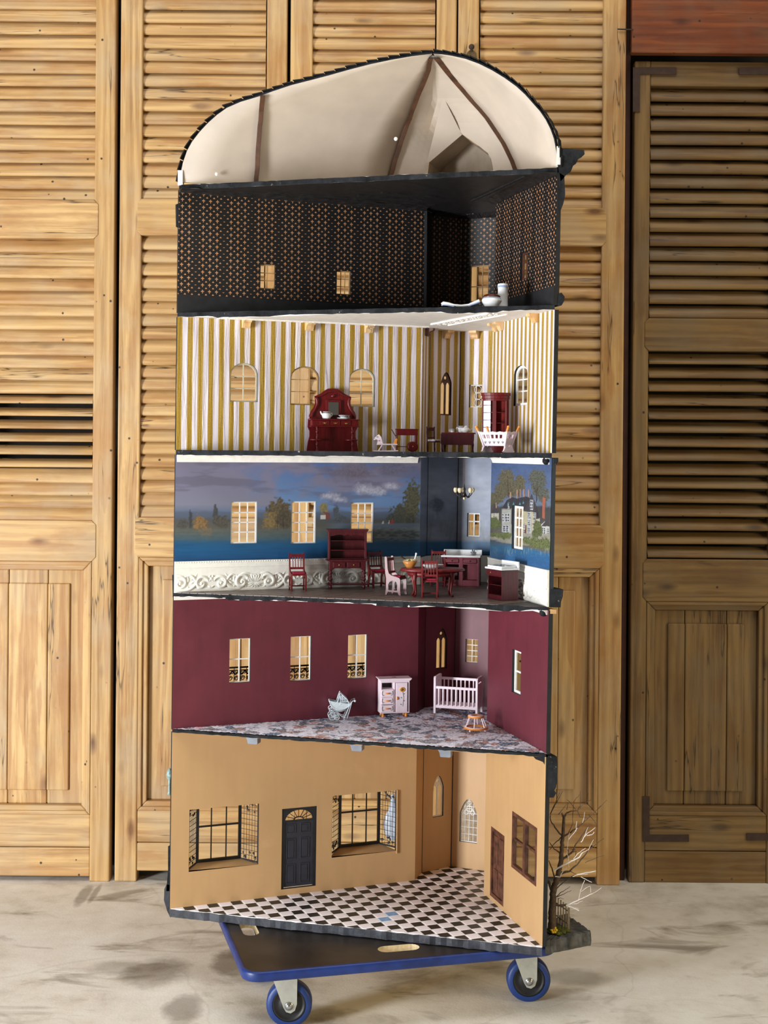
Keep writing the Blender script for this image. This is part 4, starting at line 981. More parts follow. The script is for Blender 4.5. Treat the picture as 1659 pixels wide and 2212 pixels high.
def side_door():
    L = seglen('right'); q = [(u*L, z) for u, z in gd]; a0, z0 = q[0]; a1, z1 = q[2]; w = a1-a0; h = z1-z0
    fn = lambda a, z, d: wpt('right', a/L, z, d)
    def bx(m, x0, x1, y0, y1, d0, d1): m.add([fn(x0, y0, d0), fn(x1, y0, d0), fn(x1, y1, d0), fn(x0, y1, d0), fn(x0, y0, d1), fn(x1, y0, d1), fn(x1, y1, d1), fn(x0, y1, d1)], [(0, 1, 2, 3), (7, 6, 5, 4), (0, 4, 5, 1), (1, 5, 6, 2), (2, 6, 7, 3), (3, 7, 4, 0)])
    m = MB(); e = w*.10
    bx(m, a0, a0+e, z0, z1, 0, -.009); bx(m, a1-e, a1, z0, z1, 0, -.009); bx(m, a0+e, a1-e, z1-e, z1, 0, -.009); bx(m, a0+e, a1-e, z0, z0+e, 0, -.009)
    f = hpart(m, 'side_door', m_brownwood, label='narrow dark brown panelled door in the right wall')
    lf = MB(); bx(lf, a0+e, a1-e, z0+e, z1-e, -.004, -.008); lf.v = [p-HOFF for p in lf.v]; lf.build('door_leaf', m_brownwood, f)
    for (r0, r1) in ((.10, .42), (.50, .90)):
        for cc in (0, 1):
            x0 = a0+e+w*.06+cc*w*.38; pm = MB(); bx(pm, x0, x0+w*.28, z0+h*r0, z0+h*r1, -.002, -.0045); pm.v = [p-HOFF for p in pm.v]; pm.build('door_panel', m_brownwood, f, .0012)
side_door()
def sash():
    L = seglen('right'); q = [(u*L, z) for u, z in gw]; a0, z0 = q[0]; a1, z1 = q[2]; w = a1-a0; h = z1-z0
    fn = lambda a, z, d: wpt('right', a/L, z, d)
    def bx(m, x0, x1, y0, y1, d0, d1): m.add([fn(x0, y0, d0), fn(x1, y0, d0), fn(x1, y1, d0), fn(x0, y1, d0), fn(x0, y0, d1), fn(x1, y0, d1), fn(x1, y1, d1), fn(x0, y1, d1)], [(0, 1, 2, 3), (7, 6, 5, 4), (0, 4, 5, 1), (1, 5, 6, 2), (2, 6, 7, 3), (3, 7, 4, 0)])
    m = MB(); e = .008; am = (a0+a1)/2
    for x0, x1, y0, y1 in ((a0, a0+e, z0, z1), (a1-e, a1, z0, z1), (am-e*.8, am+e*.8, z0+e, z1-e), (a0+e, a1-e, z0, z0+e), (a0+e, a1-e, z1-e, z1)): bx(m, x0, x1, y0, y1, .001, -.008)
    bx(m, a0+e, am-e*.8, z0+h*.49, z0+h*.49+.005, -.002, -.008); bx(m, am+e*.8, a1-e, z0+h*.53, z0+h*.53+.005, -.002, -.008)
    f = hpart(m, 'sash_window', m_brownwood, label='dark brown four pane window in the right wall')
    g = MB(); bx(g, a0+e, a1-e, z0+e, z1-e, -.005, -.0056); g.v = [p-HOFF for p in g.v]; g.build('window_pane', m_glass, f)
sash()

# --- trims: crown mouldings, skirtings, corbels, ornaments
def strip(s, u0, u1, prof, mat, name, label=None, n=40, jit=0.0, bevel=0):
    """profile list (d, z) swept along a wall"""
    m = MB(); K = len(prof); vs = []
    for i in range(n+1):
        u = u0+(u1-u0)*i/n
        for d, z in prof: vs.append(wpt(s, u, z+random.uniform(-jit, jit), d+random.uniform(-jit, jit)))
    m.add(vs, [(i*K+k, (i+1)*K+k, (i+1)*K+(k+1) % K, i*K+(k+1) % K) for i in range(n) for k in range(K)])
    m.add(vs[:K], [list(range(K))]); m.add(vs[-K:], [list(range(K))[::-1]])
    return hpart(m, name, mat, label=label)
def cove(zt, h, d): return [(0, zt-h), (d*.18, zt-h), (d*.35, zt-h*.62), (d*.7, zt-h*.25), (d, zt-h*.12), (d, zt), (0, zt)]
for s in ('left', 'bayl', 'bayr', 'right'):
    strip(s, 0, 1, cove(T2, .007, .035), m_blackceil, 'cornice', 'black embossed cornice', jit=.0012)
zs2 = ZC2+.043
for s in ('left', 'right'): strip(s, 0, 1, [(0, ZC2), (.003, ZC2), (.003, zs2-.003), (0, zs2)], m_black, 'skirting_board', 'black skirting board', n=1)
m = MB(); m.box(-.0035, .0035, -.0035, .0035, ZC2-HOFF.z, T2-HOFF.z); o = m.build('corner_post', m_black, HOUSE); pb = P('B', 1.7); o.location = (pb.x-HOFF.x+.004, pb.y-HOFF.y-.0, 0)
strip('left', .005, .985, cove(T4, .017, .010), m_plaster, 'crown_moulding', 'white crown moulding', n=2)
strip('right', .03, .97, cove(T4, .014, .010), m_plaster, 'crown_moulding', 'white crown moulding', n=2)
strip('left', .0, .99, cove(T5, .009, .009), m_plaster, 'crown_moulding', 'white crown moulding', n=2)
strip('right', .35, .98, cove(T5, .010, .010), m_plaster, 'crown_moulding', 'white crown moulding', n=2)
# plaster ornament strips on the two upper ceilings
def ceil_strip(p, q, z, w, mat, h=.003, nb=46, name='ceiling_ornament'):
    p, q = Vector((p.x, p.y, z)), Vector((q.x, q.y, z)); v = q-p; nn = Vector((v.y, -v.x, 0)).normalized(); m = MB()
    def bar(o0, o1, hh):
        a, b = p+nn*o0, q+nn*o0; c, d = q+nn*o1, p+nn*o1; dz = Vector((0, 0, -hh))
        m.add([a, b, c, d, a+dz, b+dz, c+dz, d+dz], [(0, 1, 2, 3), (7, 6, 5, 4), (0, 4, 5, 1), (1, 5, 6, 2), (2, 6, 7, 3), (3, 7, 4, 0)])
    bar(-w/2, -w/2+.0035, h); bar(w/2-.0035, w/2, h); bar(-w/2+.0035, w/2-.0035, h*.25)
    for i in range(nb):
        f = (i+.5)/nb; c = p+v*f+nn*(w*.22*sin(i*2.4)); m.sphere((c.x, c.y, z-h*.3), min(.0042, w*.16)*(.7+.5*random.random()), 7, sz=.6)
    return hpart(m, name, mat)
zc = T3-.0002
dAB = (P('B', zc)-P('A', zc)).normalized(); nAB = Vector((dAB.y, -dAB.x, 0)).normalized()
ceil_strip(P('A', zc)+dAB*.09+nAB*.030, P('B', zc)+nAB*.030, zc, .022, m_plaster, .0025, 60)
ceil_strip(at(950, 695, 3.37), at(1075, 668, 3.09), zc, .05, m_plaster, .004, 70)
zc = T2-.0002
ceil_strip(P('A', zc)+dAB*.20+nAB*.06, P('B', zc)+nAB*.06, zc, .014, m_blackceil, .003, 40)
for (x0, x1, o_) in ((.30, .56, .11), (.36, .58, .165)):
    a_, b_ = P('A', zc), P('B', zc); ceil_strip(a_.lerp(b_, x0+.35)+nAB*o_, a_.lerp(b_, x1+.35)+nAB*o_, zc, .012, m_blackceil, .003, 30)
dEF = (P('F', zc)-P('E', zc)).normalized(); nEF = Vector((dEF.y, -dEF.x, 0)).normalized()
ceil_strip(P('E', zc)+nEF*.06, P('F', zc)+nEF*.05-dEF*.05, zc, .014, m_blackceil, .003, 30)
def corbel(s, x, z, mat=m_corbel, w=.020):
    u = wuv(s, x, 700)[0]; L = seglen(s); a = u*L
    prof = [(.0005, z), (.0005, z-.019), (.006, z-.0205), (.009, z-.016), (.0105, z-.011), (.014, z-.008), (.020, z-.0065), (.022, z-.004), (.022, z)]
    m = MB(); n = len(prof); vs = [wpt(s, (a-w/2)/L, zz, d) for d, zz in prof]+[wpt(s, (a+w/2)/L, zz, d) for d, zz in prof]
    m.add(vs, [list(range(n)), list(range(2*n-1, n-1, -1))]+[(i, (i+1) % n, n+(i+1) % n, n+i) for i in range(n)])
    hpart(m, 'corbel', mat, .0005)
for x in (530.5, 667, 795.5): corbel('left', x, T3)
corbel('bayl', 964, T3); corbel('bayr', 1027, T3)
for x in (1073, 1085.5, 1159): corbel('right', x, T3, w=.022 if x > 1080 else .016)
corbel('return', 920, T3, m_brownwood, .014)
# grey blocks under the carpet storey's front edge, black bracket at its right end
for (x, y) in ((545, 1591), (770, 1607.5), (962, 1618)):
    p = at(x, y, 1); A_, F_ = P('A', T6), P('F', T6); r = ray(x, y); v = F_-A_; nn = Vector((v.y, -v.x, 0)).normalized()
    t = (A_-CAMP).dot(nn)/r.dot(nn); h = CAMP+r*t; rz = math.atan2(v.y, v.x)
    m = MB(); M = Matrix.Translation((h.x, h.y, T6)) @ Matrix.Rotation(rz, 4, 'Z')
    m.prism([(-.012, -.016), (.010, -.016), (.012, -.014), (.012, 0), (-.018, 0), (-.014, -.006)], .002, .024, 'y', 0, M)
    hpart(m, 'bracket_block', m_grey, .0006)
m = MB(); pf = P('F', T6); M = Matrix.Translation(pf+Vector((-.014, .012, 0)))
m.prism([(-.013, 0), (.012, 0), (.012, -.018), (.008, -.012), (-.008, -.006)], -.006, .006, 'y', 0, M); hpart(m, 'bracket_block', m_black)
# rounded black ends of crown mouldings by the right front corner
for z in (T4, T5):
    m = MB(); pf = P('F', z); m.sphere((pf.x-.010, pf.y+.016, z-.006), .009, 10); hpart(m, 'moulding_end', m_edge)
# --- exterior bands seen in profile at the right front edge
def ext_prof(pts, back, mat, name, label=None, s='right', u=1.0):
    m = MB(); base = [at(x, y, P('F', 1.0).y) for x, y in pts]; dirb = (P('E', 1.0)-P('F', 1.0)).normalized()
    m2 = [p+dirb*back for p in base]; n = len(base)
    m.add(base+m2, [list(range(n)), list(range(2*n-1, n-1, -1))]+[(i, (i+1) % n, n+(i+1) % n, n+i) for i in range(n)])
    return hpart(m, name, mat, label=label)
ext_prof([(1211, 392), (1207, 362), (1209, 322), (1220, 320), (1262, 324), (1263, 333), (1256, 340), (1249, 344), (1244, 354), (1238, 358), (1233, 371), (1224, 377), (1218, 384)], .36, m_edge, 'cornice', 'black jagged outside cornice')
ext_prof([(1207, 372), (1219, 380), (1221, 420), (1217, 440), (1211, 455), (1209, 455)], .36, m_edge, 'outside_band')
ext_prof([(1208, 634), (1213, 632), (1220, 641), (1219, 650), (1213, 660), (1206, 660)], .36, m_edge, 'outside_band')
ext_prof([(1200, 990), (1206, 989), (1206, 997), (1202, 1004), (1199, 1004)], .36, m_edge, 'outside_band')
ext_prof([(1190, 1273), (1217, 1273), (1216, 1288), (1212, 1300), (1211, 1312), (1189, 1312)], .05, m_edge, 'outside_block', 'black block on the outside wall')
ext_prof([(1189, 1316), (1202, 1317), (1202, 1326), (1189, 1326)], .03, m_tanwin, 'outside_block', 'pale wooden block on the outside wall')
ext_prof([(1185, 1633), (1203, 1634), (1204, 1686), (1201, 1702), (1197, 1707), (1202, 1713), (1196, 1723), (1184, 1723)], .05, m_edge, 'outside_block', 'tall black block on the outside wall')
# left outside bits
def ext_left(pts, back, mat, name, label=None):
    m = MB(); base = [at(x, y, P('A', 1.0).y+.006) for x, y in pts]; d = Vector((.35*back, .94*back, 0)).normalized()*back
    n = len(base); m.add(base+[p+d for p in base], [list(range(n)), list(range(2*n-1, n-1, -1))]+[(i, (i+1) % n, n+(i+1) % n, n+i) for i in range(n)])
    return hpart(m, name, mat, label=label)
ext_left([(372, 1242), (378, 1240), (378, 1293), (373, 1290)], .03, m_edge, 'outside_band')
ext_left([(379, 442), (384, 440), (384, 492), (380, 490)], .03, m_edge, 'outside_band')
ext_left([(363, 1828), (369, 1826), (366, 1925), (359, 1925), (363, 1880)], .02, m_edge, 'outside_pilaster')
ext_left([(355, 1920), (360, 1910), (367, 1912), (368, 1982), (361, 1968), (354, 1945)], .05, m_slate, 'plinth_stone', 'grey plinth stone at the left corner')
lm = MB(); lc = at(366, 1690, P('A', 1.0).y+.012)
lm.lathe([(.002, -.030), (.005, -.028), (.003, -.022), (.0025, .006), (.006, .010), (.008, .016), (.006, .026), (.003, .031), (.001, .034)], 10, tuple(lc)); lm.rod(lc+Vector((0, 0, -.010)), lc+Vector((.012, .004, -.010)), .002)
hpart(lm, 'wall_lantern', m_teal, label='small verdigris lantern outside the left edge')

# --- tiled ground floor, wooden kitchen floor, carpet
def clip(poly, a, b):
    """keep the part of poly left of a->b"""
    out = []; n = len(poly)
    side = lambda p: (b[0]-a[0])*(p[1]-a[1])-(b[1]-a[1])*(p[0]-a[0])
    for i in range(n):
        p, q = poly[i], poly[(i+1) % n]; sp, sq_ = side(p), side(q)
        if sp >= 0: out.append(p)
        if (sp >= 0) != (sq_ >= 0):
            t = sp/(sp-sq_); out.append((p[0]+(q[0]-p[0])*t, p[1]+(q[1]-p[1])*t))
    return out
def plan(z):
    main = [P('A', z), P('F', z), P('E', z), P('B', z)]; bayp = [P('B', z), P('E', z), P('J', z), P('H', z), P('D', z), P('C', z)]
    return [[(p.x, p.y) for p in q] for q in (main, bayp)]
def par(poly): return abs(sum(poly[i][0]*poly[(i+1) % len(poly)][1]-poly[(i+1) % len(poly)][0]*poly[i][1] for i in range(len(poly))))/2
def pieces(z, su, sv, gap, th, matfn, name, holder, stagger=0.0, rot=0.0, inset=.001, jitter=0.0):
    A_ = P('A', z); v = (P('B', z)-A_); ang = math.atan2(v.y, v.x)+rot; eu = Vector((cos(ang), sin(ang), 0)); ev = Vector((eu.y, -eu.x, 0))
    pl = plan(z); full = {}; cnt = 0
    for j in range(-12, int(.62/sv)+2):
        for i in range(-14, int(.85/su)+2):
            o = A_+eu*((i+(stagger if j % 2 else 0))*su)+ev*(j*sv)
            c = [o+eu*gap/2+ev*gap/2, o+eu*(su-gap/2)+ev*gap/2, o+eu*(su-gap/2)+ev*(sv-gap/2), o+eu*gap/2+ev*(sv-gap/2)]
            quad = [(p.x, p.y) for p in c][::-1]; polys = []
            for q in pl:
                r = quad
                for k in range(len(q)):
                    r = clip(r, q[k], q[(k+1) % len(q)])
                    if len(r) < 3: break
                if len(r) >= 3 and par(r) > 1.2e-5: polys.append(r)
            if not polys: continue
            m_ = matfn(i, j); whole = len(polys) == 1 and abs(par(polys[0])-par(quad)) < 1e-8
            if whole and m_ in full: me = full[m_]
            else:
                mb = MB()
                for r in polys:
                    n = len(r); vs = [(x-o.x, y-o.y, -.0005) for x, y in r]+[(x-o.x, y-o.y, th) for x, y in r]
                    mb.add(vs, [list(range(n))[::-1], list(range(n, 2*n))]+[(k, (k+1) % n, n+(k+1) % n, n+k) for k in range(n)])
                me = mb.mesh(name, m_)
                if whole: full[m_] = me
            t = link(name, me, holder); t.location = (o.x-HOFF.x, o.y-HOFF.y, z-HOFF.z+random.uniform(0, jitter)); cnt += 1
    return cnt
tf = MB(); q = [P(k, ZG) for k in ORDER]; tf.add([p+Vector((0, 0, .0002)) for p in q], [tuple(t) for t in tessellate_polygon([[Vector((p.x, p.y, 0)) for p in q]])])
tfo = hpart(tf, 'tiled_floor', m_grout, recalc=False, label='white grout bed of the checkered tiles')
TP = .0286; bl = set(); _a = P('A', ZG); _v = (P('B', ZG)-_a).normalized(); _w = Vector((_v.y, -_v.x, 0))
for px in ((838, 1987), (852, 1978)): d_ = onz(*px, ZG)-_a; bl.add((int(d_.dot(_v)//TP), int(d_.dot(_w)//TP)))
nt_ = pieces(ZG+.0002, TP, TP, .0038, .0006, lambda i, j: m_glint_tile if (i, j) in bl else (m_black_tile if (i+j) % 2 else m_white_tile), 'floor_tile', tfo)
kf = MB(); q = [P(k, ZC4) for k in ORDER]; kf.add([p+Vector((0, 0, .0002)) for p in q], [tuple(t) for t in tessellate_polygon([[Vector((p.x, p.y, 0)) for p in q]])])
kfo = hpart(kf, 'parquet_bed', plain('dark_joint', (.03, .024, .02), .8), recalc=False)
nk_ = pieces(ZC4+.0002, .052, .0165, .0012, .0010, lambda i, j: m_floorwood, 'floor_block', kfo, .5, .35, jitter=.0005)
print('tiles', nt_, 'blocks', nk_)
def make_carpet():
    z = ZC5; pl = plan(z); st = .0038; m = MB(); idx = {}
    def inside(x, y):
        for q in pl:
            if all((q[(k+1) % len(q)][0]-q[k][0])*(y-q[k][1])-(q[(k+1) % len(q)][1]-q[k][1])*(x-q[k][0]) > -.0022*sqrt((q[(k+1) % len(q)][0]-q[k][0])**2+(q[(k+1) % len(q)][1]-q[k][1])**2) for k in range(len(q))): return True
        return False
    x0, y0 = P('A', z).x-.02, P('F', z).y-.02; nx, ny = int(1.0/st), int(.72/st)
    ins = {}
    for i in range(nx):
        for j in range(ny):
            if inside(x0+i*st, y0+j*st): ins[(i, j)] = 1
    vs = []
    for k in ins:
        idx[k] = len(vs); vs.append(Vector((x0+k[0]*st+random.uniform(-.0014, .0014), y0+k[1]*st+random.uniform(-.0014, .0014), z+.0022+random.uniform(-.0006, .0008))))
    fs = [(idx[(i, j)], idx[(i+1, j)], idx[(i+1, j+1)], idx[(i, j+1)]) for (i, j) in ins if (i+1, j) in idx and (i+1, j+1) in idx and (i, j+1) in idx]
    m.add(vs, fs, 0, False)
    return hpart(m, 'carpet', m_carpet, recalc=False, label='worn white, blue and rust patterned carpet')
make_carpet()

# --- attic roof: two curved slopes, a folded corner with a dormer, three timber ribs
def resample(pts, ys):
    """polyline pixels -> x at given y (y decreasing along pts)"""
    P_ = sorted(pts, key=lambda p: p[1]); return np.interp(ys, [p[1] for p in P_], [p[0] for p in P_])
CUTL = [(389, 393), (391, 372), (395, 352), (404, 326), (415, 306), (432, 284), (450, 265), (469, 248), (490, 233), (520, 220), (557, 209), (590, 197), (629, 184), (668, 174), (710, 163), (756, 150), (803, 138), (846, 129), (890, 121.5), (934, 116)]
CUTR = [(1205, 366), (1204, 345), (1202, 329), (1196.5, 300), (1189, 279), (1179, 259), (1166, 240), (1150, 222), (1134, 204), (1115.5, 187), (1090, 168.5), (1063, 152), (1035, 138), (1005, 127), (976, 120.5), (955, 117.5), (936, 116)]
BEAML = [(930, 122), (924, 155), (895.5, 225), (864, 311), (843.5, 378), (826, 440)]
BEAMR = [(942, 124), (966, 155), (1006, 201.5), (1052, 253.6), (1087, 305.7), (1105, 340), (1117, 372), (1134, 440)]
BEAM1 = [(566, 205), (563, 240), (558, 310), (553, 385), (551, 440)]
A1, F1, B1, E1 = P('A', ZC1), P('F', ZC1), P('B', ZC1), P('E', ZC1)
vAF = F1-A1; nAF = Vector((vAF.y, -vAF.x, 0)).normalized()
def oncut(x, y, off=.0):
    r = ray(x, y); t = (A1+nAF*off-CAMP).dot(nAF)/r.dot(nAF); return CAMP+r*t
def extr(c, d, poly, smax):
    """walk from c along d until the projection crosses the pixel polyline"""
    P_ = sorted(poly, key=lambda p: p[1]); yy = [p[1] for p in P_]; xx = [p[0] for p in P_]
    last = None
    for k in range(0, 401):
        p = c+d*(smax*k/400); x, y = proj(p); s_ = x-np.interp(y, yy, xx)
        if last is not None and (s_ >= 0) != (last >= 0): return p
        last = s_
    return p
dL = (B1-A1).normalized(); dR = (E1-F1).normalized()
ptsL = [oncut(*p) for p in CUTL]; ptsR = [oncut(*p) for p in CUTR]
def lift_(p): p.z = max(p.z, ZC1+.0015); return p
ptsL = [lift_(p) for p in ptsL]; ptsR = [lift_(p) for p in ptsR]
endL = [extr(p, dL, BEAML, .75) for p in ptsL]; endR = [extr(p, dR, BEAMR, .6) for p in ptsR]
endL[-1] = ptsL[-1].copy(); endR[-1] = ptsR[-1].copy()
def roof_strip(c, e, flip, name, n=6):
    m = MB(); K = n+1; vs = [c[i].lerp(e[i], k/n) for i in range(len(c)) for k in range(K)]
    fs = []
    for i in range(len(c)-1):
        for k in range(n):
            f = (i*K+k, i*K+k+1, (i+1)*K+k+1, (i+1)*K+k); fs.append(f if not flip else f[::-1])
    m.add(vs, fs, 0, True); o = hpart(m, name, [m_roofwhite, m_edge], recalc=False)
    sd = o.modifiers.new('thickness', 'SOLIDIFY'); sd.thickness = .0065; sd.offset = -1.0; sd.material_offset = 1; sd.material_offset_rim = 1
    return o
roof_strip(ptsL, endL, False, 'roof_slope').__setitem__('label', 'curved white left attic slope')
roof_strip(ptsR, endR, True, 'roof_slope').__setitem__('label', 'curved white right attic slope')
def sweep(pts, w, name, mat, d=None):
    m = MB(); m.tube(pts, w, 4, sm=False); return hpart(m, name, mat)
rib1 = [extr(p, dL, BEAM1, .75) for p in ptsL[:11]]+[oncut(566, 206)]
lift = Vector((.0, -.004, 0))
def rib(pts, w, d, label):
    m = MB(); vs = []; n = len(pts)
    for p in pts:
        vw = (p-CAMP).normalized(); sd = Vector((1, 0, 0)); vs += [p-sd*w-vw*d, p+sd*w-vw*d, p+sd*w+vw*.003, p-sd*w+vw*.003]
    m.add(vs, [(i*4+k, i*4+(k+1) % 4, (i+1)*4+(k+1) % 4, (i+1)*4+k) for i in range(n-1) for k in range(4)]); m.add(vs[:4], [(3, 2, 1, 0)]); m.add(vs[-4:], [(0, 1, 2, 3)])
    return hpart(m, 'roof_rib', m_rib, .001, label)
rib(rib1, .0055, .012, 'upright dark timber rib on the left slope')
rib(endL[:-1]+[oncut(931, 126)], .0055, .009, 'straight dark timber rib left of the dormer')
rib(endR[:-1]+[oncut(940, 126)], .0075, .008, 'curved dark timber rib right of the dormer')
# corner panels between the ribs
eLp = np.array([proj(p) for p in endL]); eRp = np.array([proj(p) for p in endR])
def Md(x, y, bulge=.075, add=0.0):
    o1 = np.argsort(eLp[:, 1]); o2 = np.argsort(eRp[:, 1])
    xl = np.interp(y, eLp[o1, 1], eLp[o1, 0]); xr = np.interp(y, eRp[o2, 1], eRp[o2, 0])
    dl = np.interp(y, eLp[o1, 1], [endL[i].y for i in o1]); dr_ = np.interp(y, eRp[o2, 1], [endR[i].y for i in o2])
    t = (x-xl)/max(1e-6, xr-xl); k = .32
    b = t/k if t < k else (1-t)/(1-k)
    sc = min(1.0, max(0, (y-118)/160))
    return lift_(at(x, y, dl+(dr_-dl)*t+bulge*max(0, b)*sc+add))
KL = [(935, 120), (941, 152), (957, 214), (940, 280), (927, 345), (915, 440)]
def panel(left, right, name, label, n=24, y0=120, y1=436, nx=5, add=0.0):
    m = MB(); K = nx+1; vs = []
    for i in range(n+1):
        y = y0+(y1-y0)*i/n; xa = np.interp(y, [p[1] for p in left], [p[0] for p in left]); xb = np.interp(y, [p[1] for p in right], [p[0] for p in right])
        for k in range(K): vs.append(Md(xa+(xb-xa)*k/nx, y, add=add))
    m.add(vs, [(i*K+k, (i+1)*K+k, (i+1)*K+k+1, i*K+k+1) for i in range(n) for k in range(nx)])
    return hpart(m, name, m_roofwhite, recalc=False, label=label)
sL = sorted(BEAML, key=lambda p: p[1]); sR = sorted(BEAMR, key=lambda p: p[1])
panel(sL, KL, 'corner_panel', 'shaded white corner panel beside the straight rib')
rl = [(935, 120), (941, 152), (957, 214), (994, 287), (1030, 312), (1058, 334), (1066, 372), (1072, 440)]
panel(rl, sR, 'corner_panel', 'bright white corner panel beside the curved rib')
m = MB(); a, b, c = Md(957, 208, add=.005), Md(921, 356, add=.005), Md(998, 291, add=.005); d_ = Md(930, 352, add=.0)
m.add([a, b, c, a+Vector((0, .006, 0)), b+Vector((0, .006, 0)), c+Vector((0, .006, 0))], [(0, 1, 2), (5, 4, 3), (0, 3, 4, 1), (1, 4, 5, 2), (2, 5, 3, 0)])
hpart(m, 'dormer_gable', m_roofwhite, recalc=False)
m = MB(); front = [Md(994, 287), Md(927, 352), Md(915, 436), Md(1072, 436), Md(1066, 372), Md(1058, 334)]
vb = Vector((.30, .95, 0))*.11; back = [p+vb for p in front]
m.add(front+back, [(i, (i+1) % 6, 6+(i+1) % 6, 6+i) for i in range(6)]+[(6, 7, 8, 9, 10, 11)])
hpart(m, 'dormer_recess', plain('dormer_grey', srgb(176, 160, 140), .7, .08, 30), recalc=False, label='grey lined dormer recess')
# white wall stubs at both ends of the attic
m = MB(); p = at(389, 378, A1.y); m.box(p.x-.005, p.x+.006, p.y-.002, p.y+.01, ZC1-.001, ZC1+.034); hpart(m, 'wall_stub', m_plaster)
m = MB(); p = at(1206.5, 345, F1.y); m.box(p.x-.004, p.x+.004, p.y-.002, p.y+.01, ZC1+.006, ZC1+.046); hpart(m, 'wall_stub', m_plaster)
for (x, y) in ((468, 376), (855, 300)):
    p = extr(oncut(400, 340), dL, [(x, 100), (x, 600)], .75) if x < 500 else oncut(x, y); m = MB(); m.sphere(tuple(at(x, y, p.y-.004)), .0045, 8); hpart(m, 'plaster_lump', m_plaster)
# slates along the cut outline of the roof: small proud pieces
def slates(pts, nrm, n):
    tot = [0]
    for i in range(1, len(pts)): tot.append(tot[-1]+(pts[i]-pts[i-1]).length)
    for k in range(n):
        s0 = tot[-1]*(k+.5)/n; i = max(j for j in range(len(tot)-1) if tot[j] <= s0); f = (s0-tot[i])/(tot[i+1]-tot[i])
        p = pts[i].lerp(pts[i+1], f); t = (pts[i+1]-pts[i]).normalized(); up = t.cross(nAF)*nrm; up.normalize()
        M = Matrix((( t.x, nAF.x, up.x, p.x-HOFF.x), (t.y, nAF.y, up.y, p.y-HOFF.y), (t.z, nAF.z, up.z, p.z-HOFF.z), (0, 0, 0, 1)))
        o = link('roof_slate', SLATE, HOUSE); o.matrix_basis = M @ Matrix.Translation((0, -.02, .008)) @ Matrix.Rotation(-.12*nrm, 4, 'Y')
sm_ = MB(); sm_.box(-.012, .012, -.02, .022, -.001, .0012); SLATE = sm_.mesh('roof_slate', m_edge)
slates(ptsL, -1, 28); slates(ptsR, 1, 20)

# ================================================================== FURNITURE (dolls' house scale, metres)
RZL = math.atan2((P('B', 1)-P('A', 1)).y, (P('B', 1)-P('A', 1)).x)       # heading of the long left wall
def turned(m, p, q, r, mi=0, n=10, pat=(1, .62, 1.25, .7, 1.1, .6, 1.3, .75, .6, 1)):
    k = len(pat); p, q = Vector(p), Vector(q); N = (k-1)*3+1
    pts = [p.lerp(q, i/(N-1)) for i in range(N)]; rr = [r*float(np.interp(i/3, range(k), pat)) for i in range(N)]
    return m.tube(pts, rr, n, mi)
PINKGLARE = plain('mahogany_painted_glare', srgb(124, 56, 66), .4, .12, 60)  # mahogany with its pink glare put into the base colour
def make_chair():
    c = empty('dining_chair')
    outer = [(-20, 0), (-16, 0), (-13, 7), (12, 7), (15, 0), (20, 0), (18.5, 12), (18.5, 36), (16, 40), (8, 42.5), (-4, 45), (-11, 50), (-14, 60), (-16, 86), (-18, 88.5), (-21, 88), (-22, 86), (-20, 50), (-17.5, 38), (-18, 14)]
    hole_ = [(-11.5, 11), (10.5, 11), (11, 24), (8, 31), (0, 34), (-8, 31), (-12, 24)]
    k = .001
    for x in (-.0185, .0155):
        m = MB(); m.plate([(a*k, b*k) for a, b in outer], [[(a*k, b*k) for a, b in hole_]], lambda a, b, d, x=x: (x+.003+d, -a, b), 0, 0, 0, 0, -.003)
        m.build('side_frame', m_mah, c, .0004)
    for z0, z1 in ((.078, .085), (.049, .054)):
        m = MB(); y = .0155 if z0 > .06 else .0125; m.box(-.0155, .0155, y, y+.0025, z0, z1); m.build('back_rail', m_mah, c, .0004)
    for x in (-.0095, -.0032, .0032, .0095):
        m = MB(); m.rod((x, .0138, .053), (x, .0168, .079), .0011, 6); m.build('spindle', m_mah, c)
    m = MB(); m.box(-.0155, .0155, -.0175, .012, .036, .040); m.build('seat', m_mah, c, .0005)
    m = MB(); m.box(-.0148, .0148, -.017, .0095, .040, .0445); m.build('seat_cushion', m_velvet, c, .0018)
    m = MB(); m.box(-.0155, .0155, -.001, .0015, .009, .012); m.build('stretcher', m_mah, c)
    return c
chair = make_chair()
def put(o, p, rz=0.0, label=None, cat=None, group=None, name=None):
    o.location = p; o.rotation_euler = (0, 0, rz); return tag(o, label, cat, group)
ZK = ZC4+.0018
put(chair, onz(643, 1275, ZK), RZL*.6, 'dark red chair with crimson seat standing alone at the far left of the kitchen', 'chair', 'dark red dining chairs')
def chairat(x, y, rz, label): return put(copy_tree(chair), onz(x, y, ZK), rz, label, 'chair', 'dark red dining chairs')
chairat(815, 1269, RZL*.4+.25, 'dark red chair in shade between the tall dresser and the side-on chair')
chairat(856, 1284, radians(64), 'reddish chair seen from its side at the left end of the oval table')
chairat(929, 1291, pi-.12, 'chair with its back to us in front of the oval table')
chairat(946, 1266, -.1, 'chair behind the oval table, mostly hidden by plate and table top')

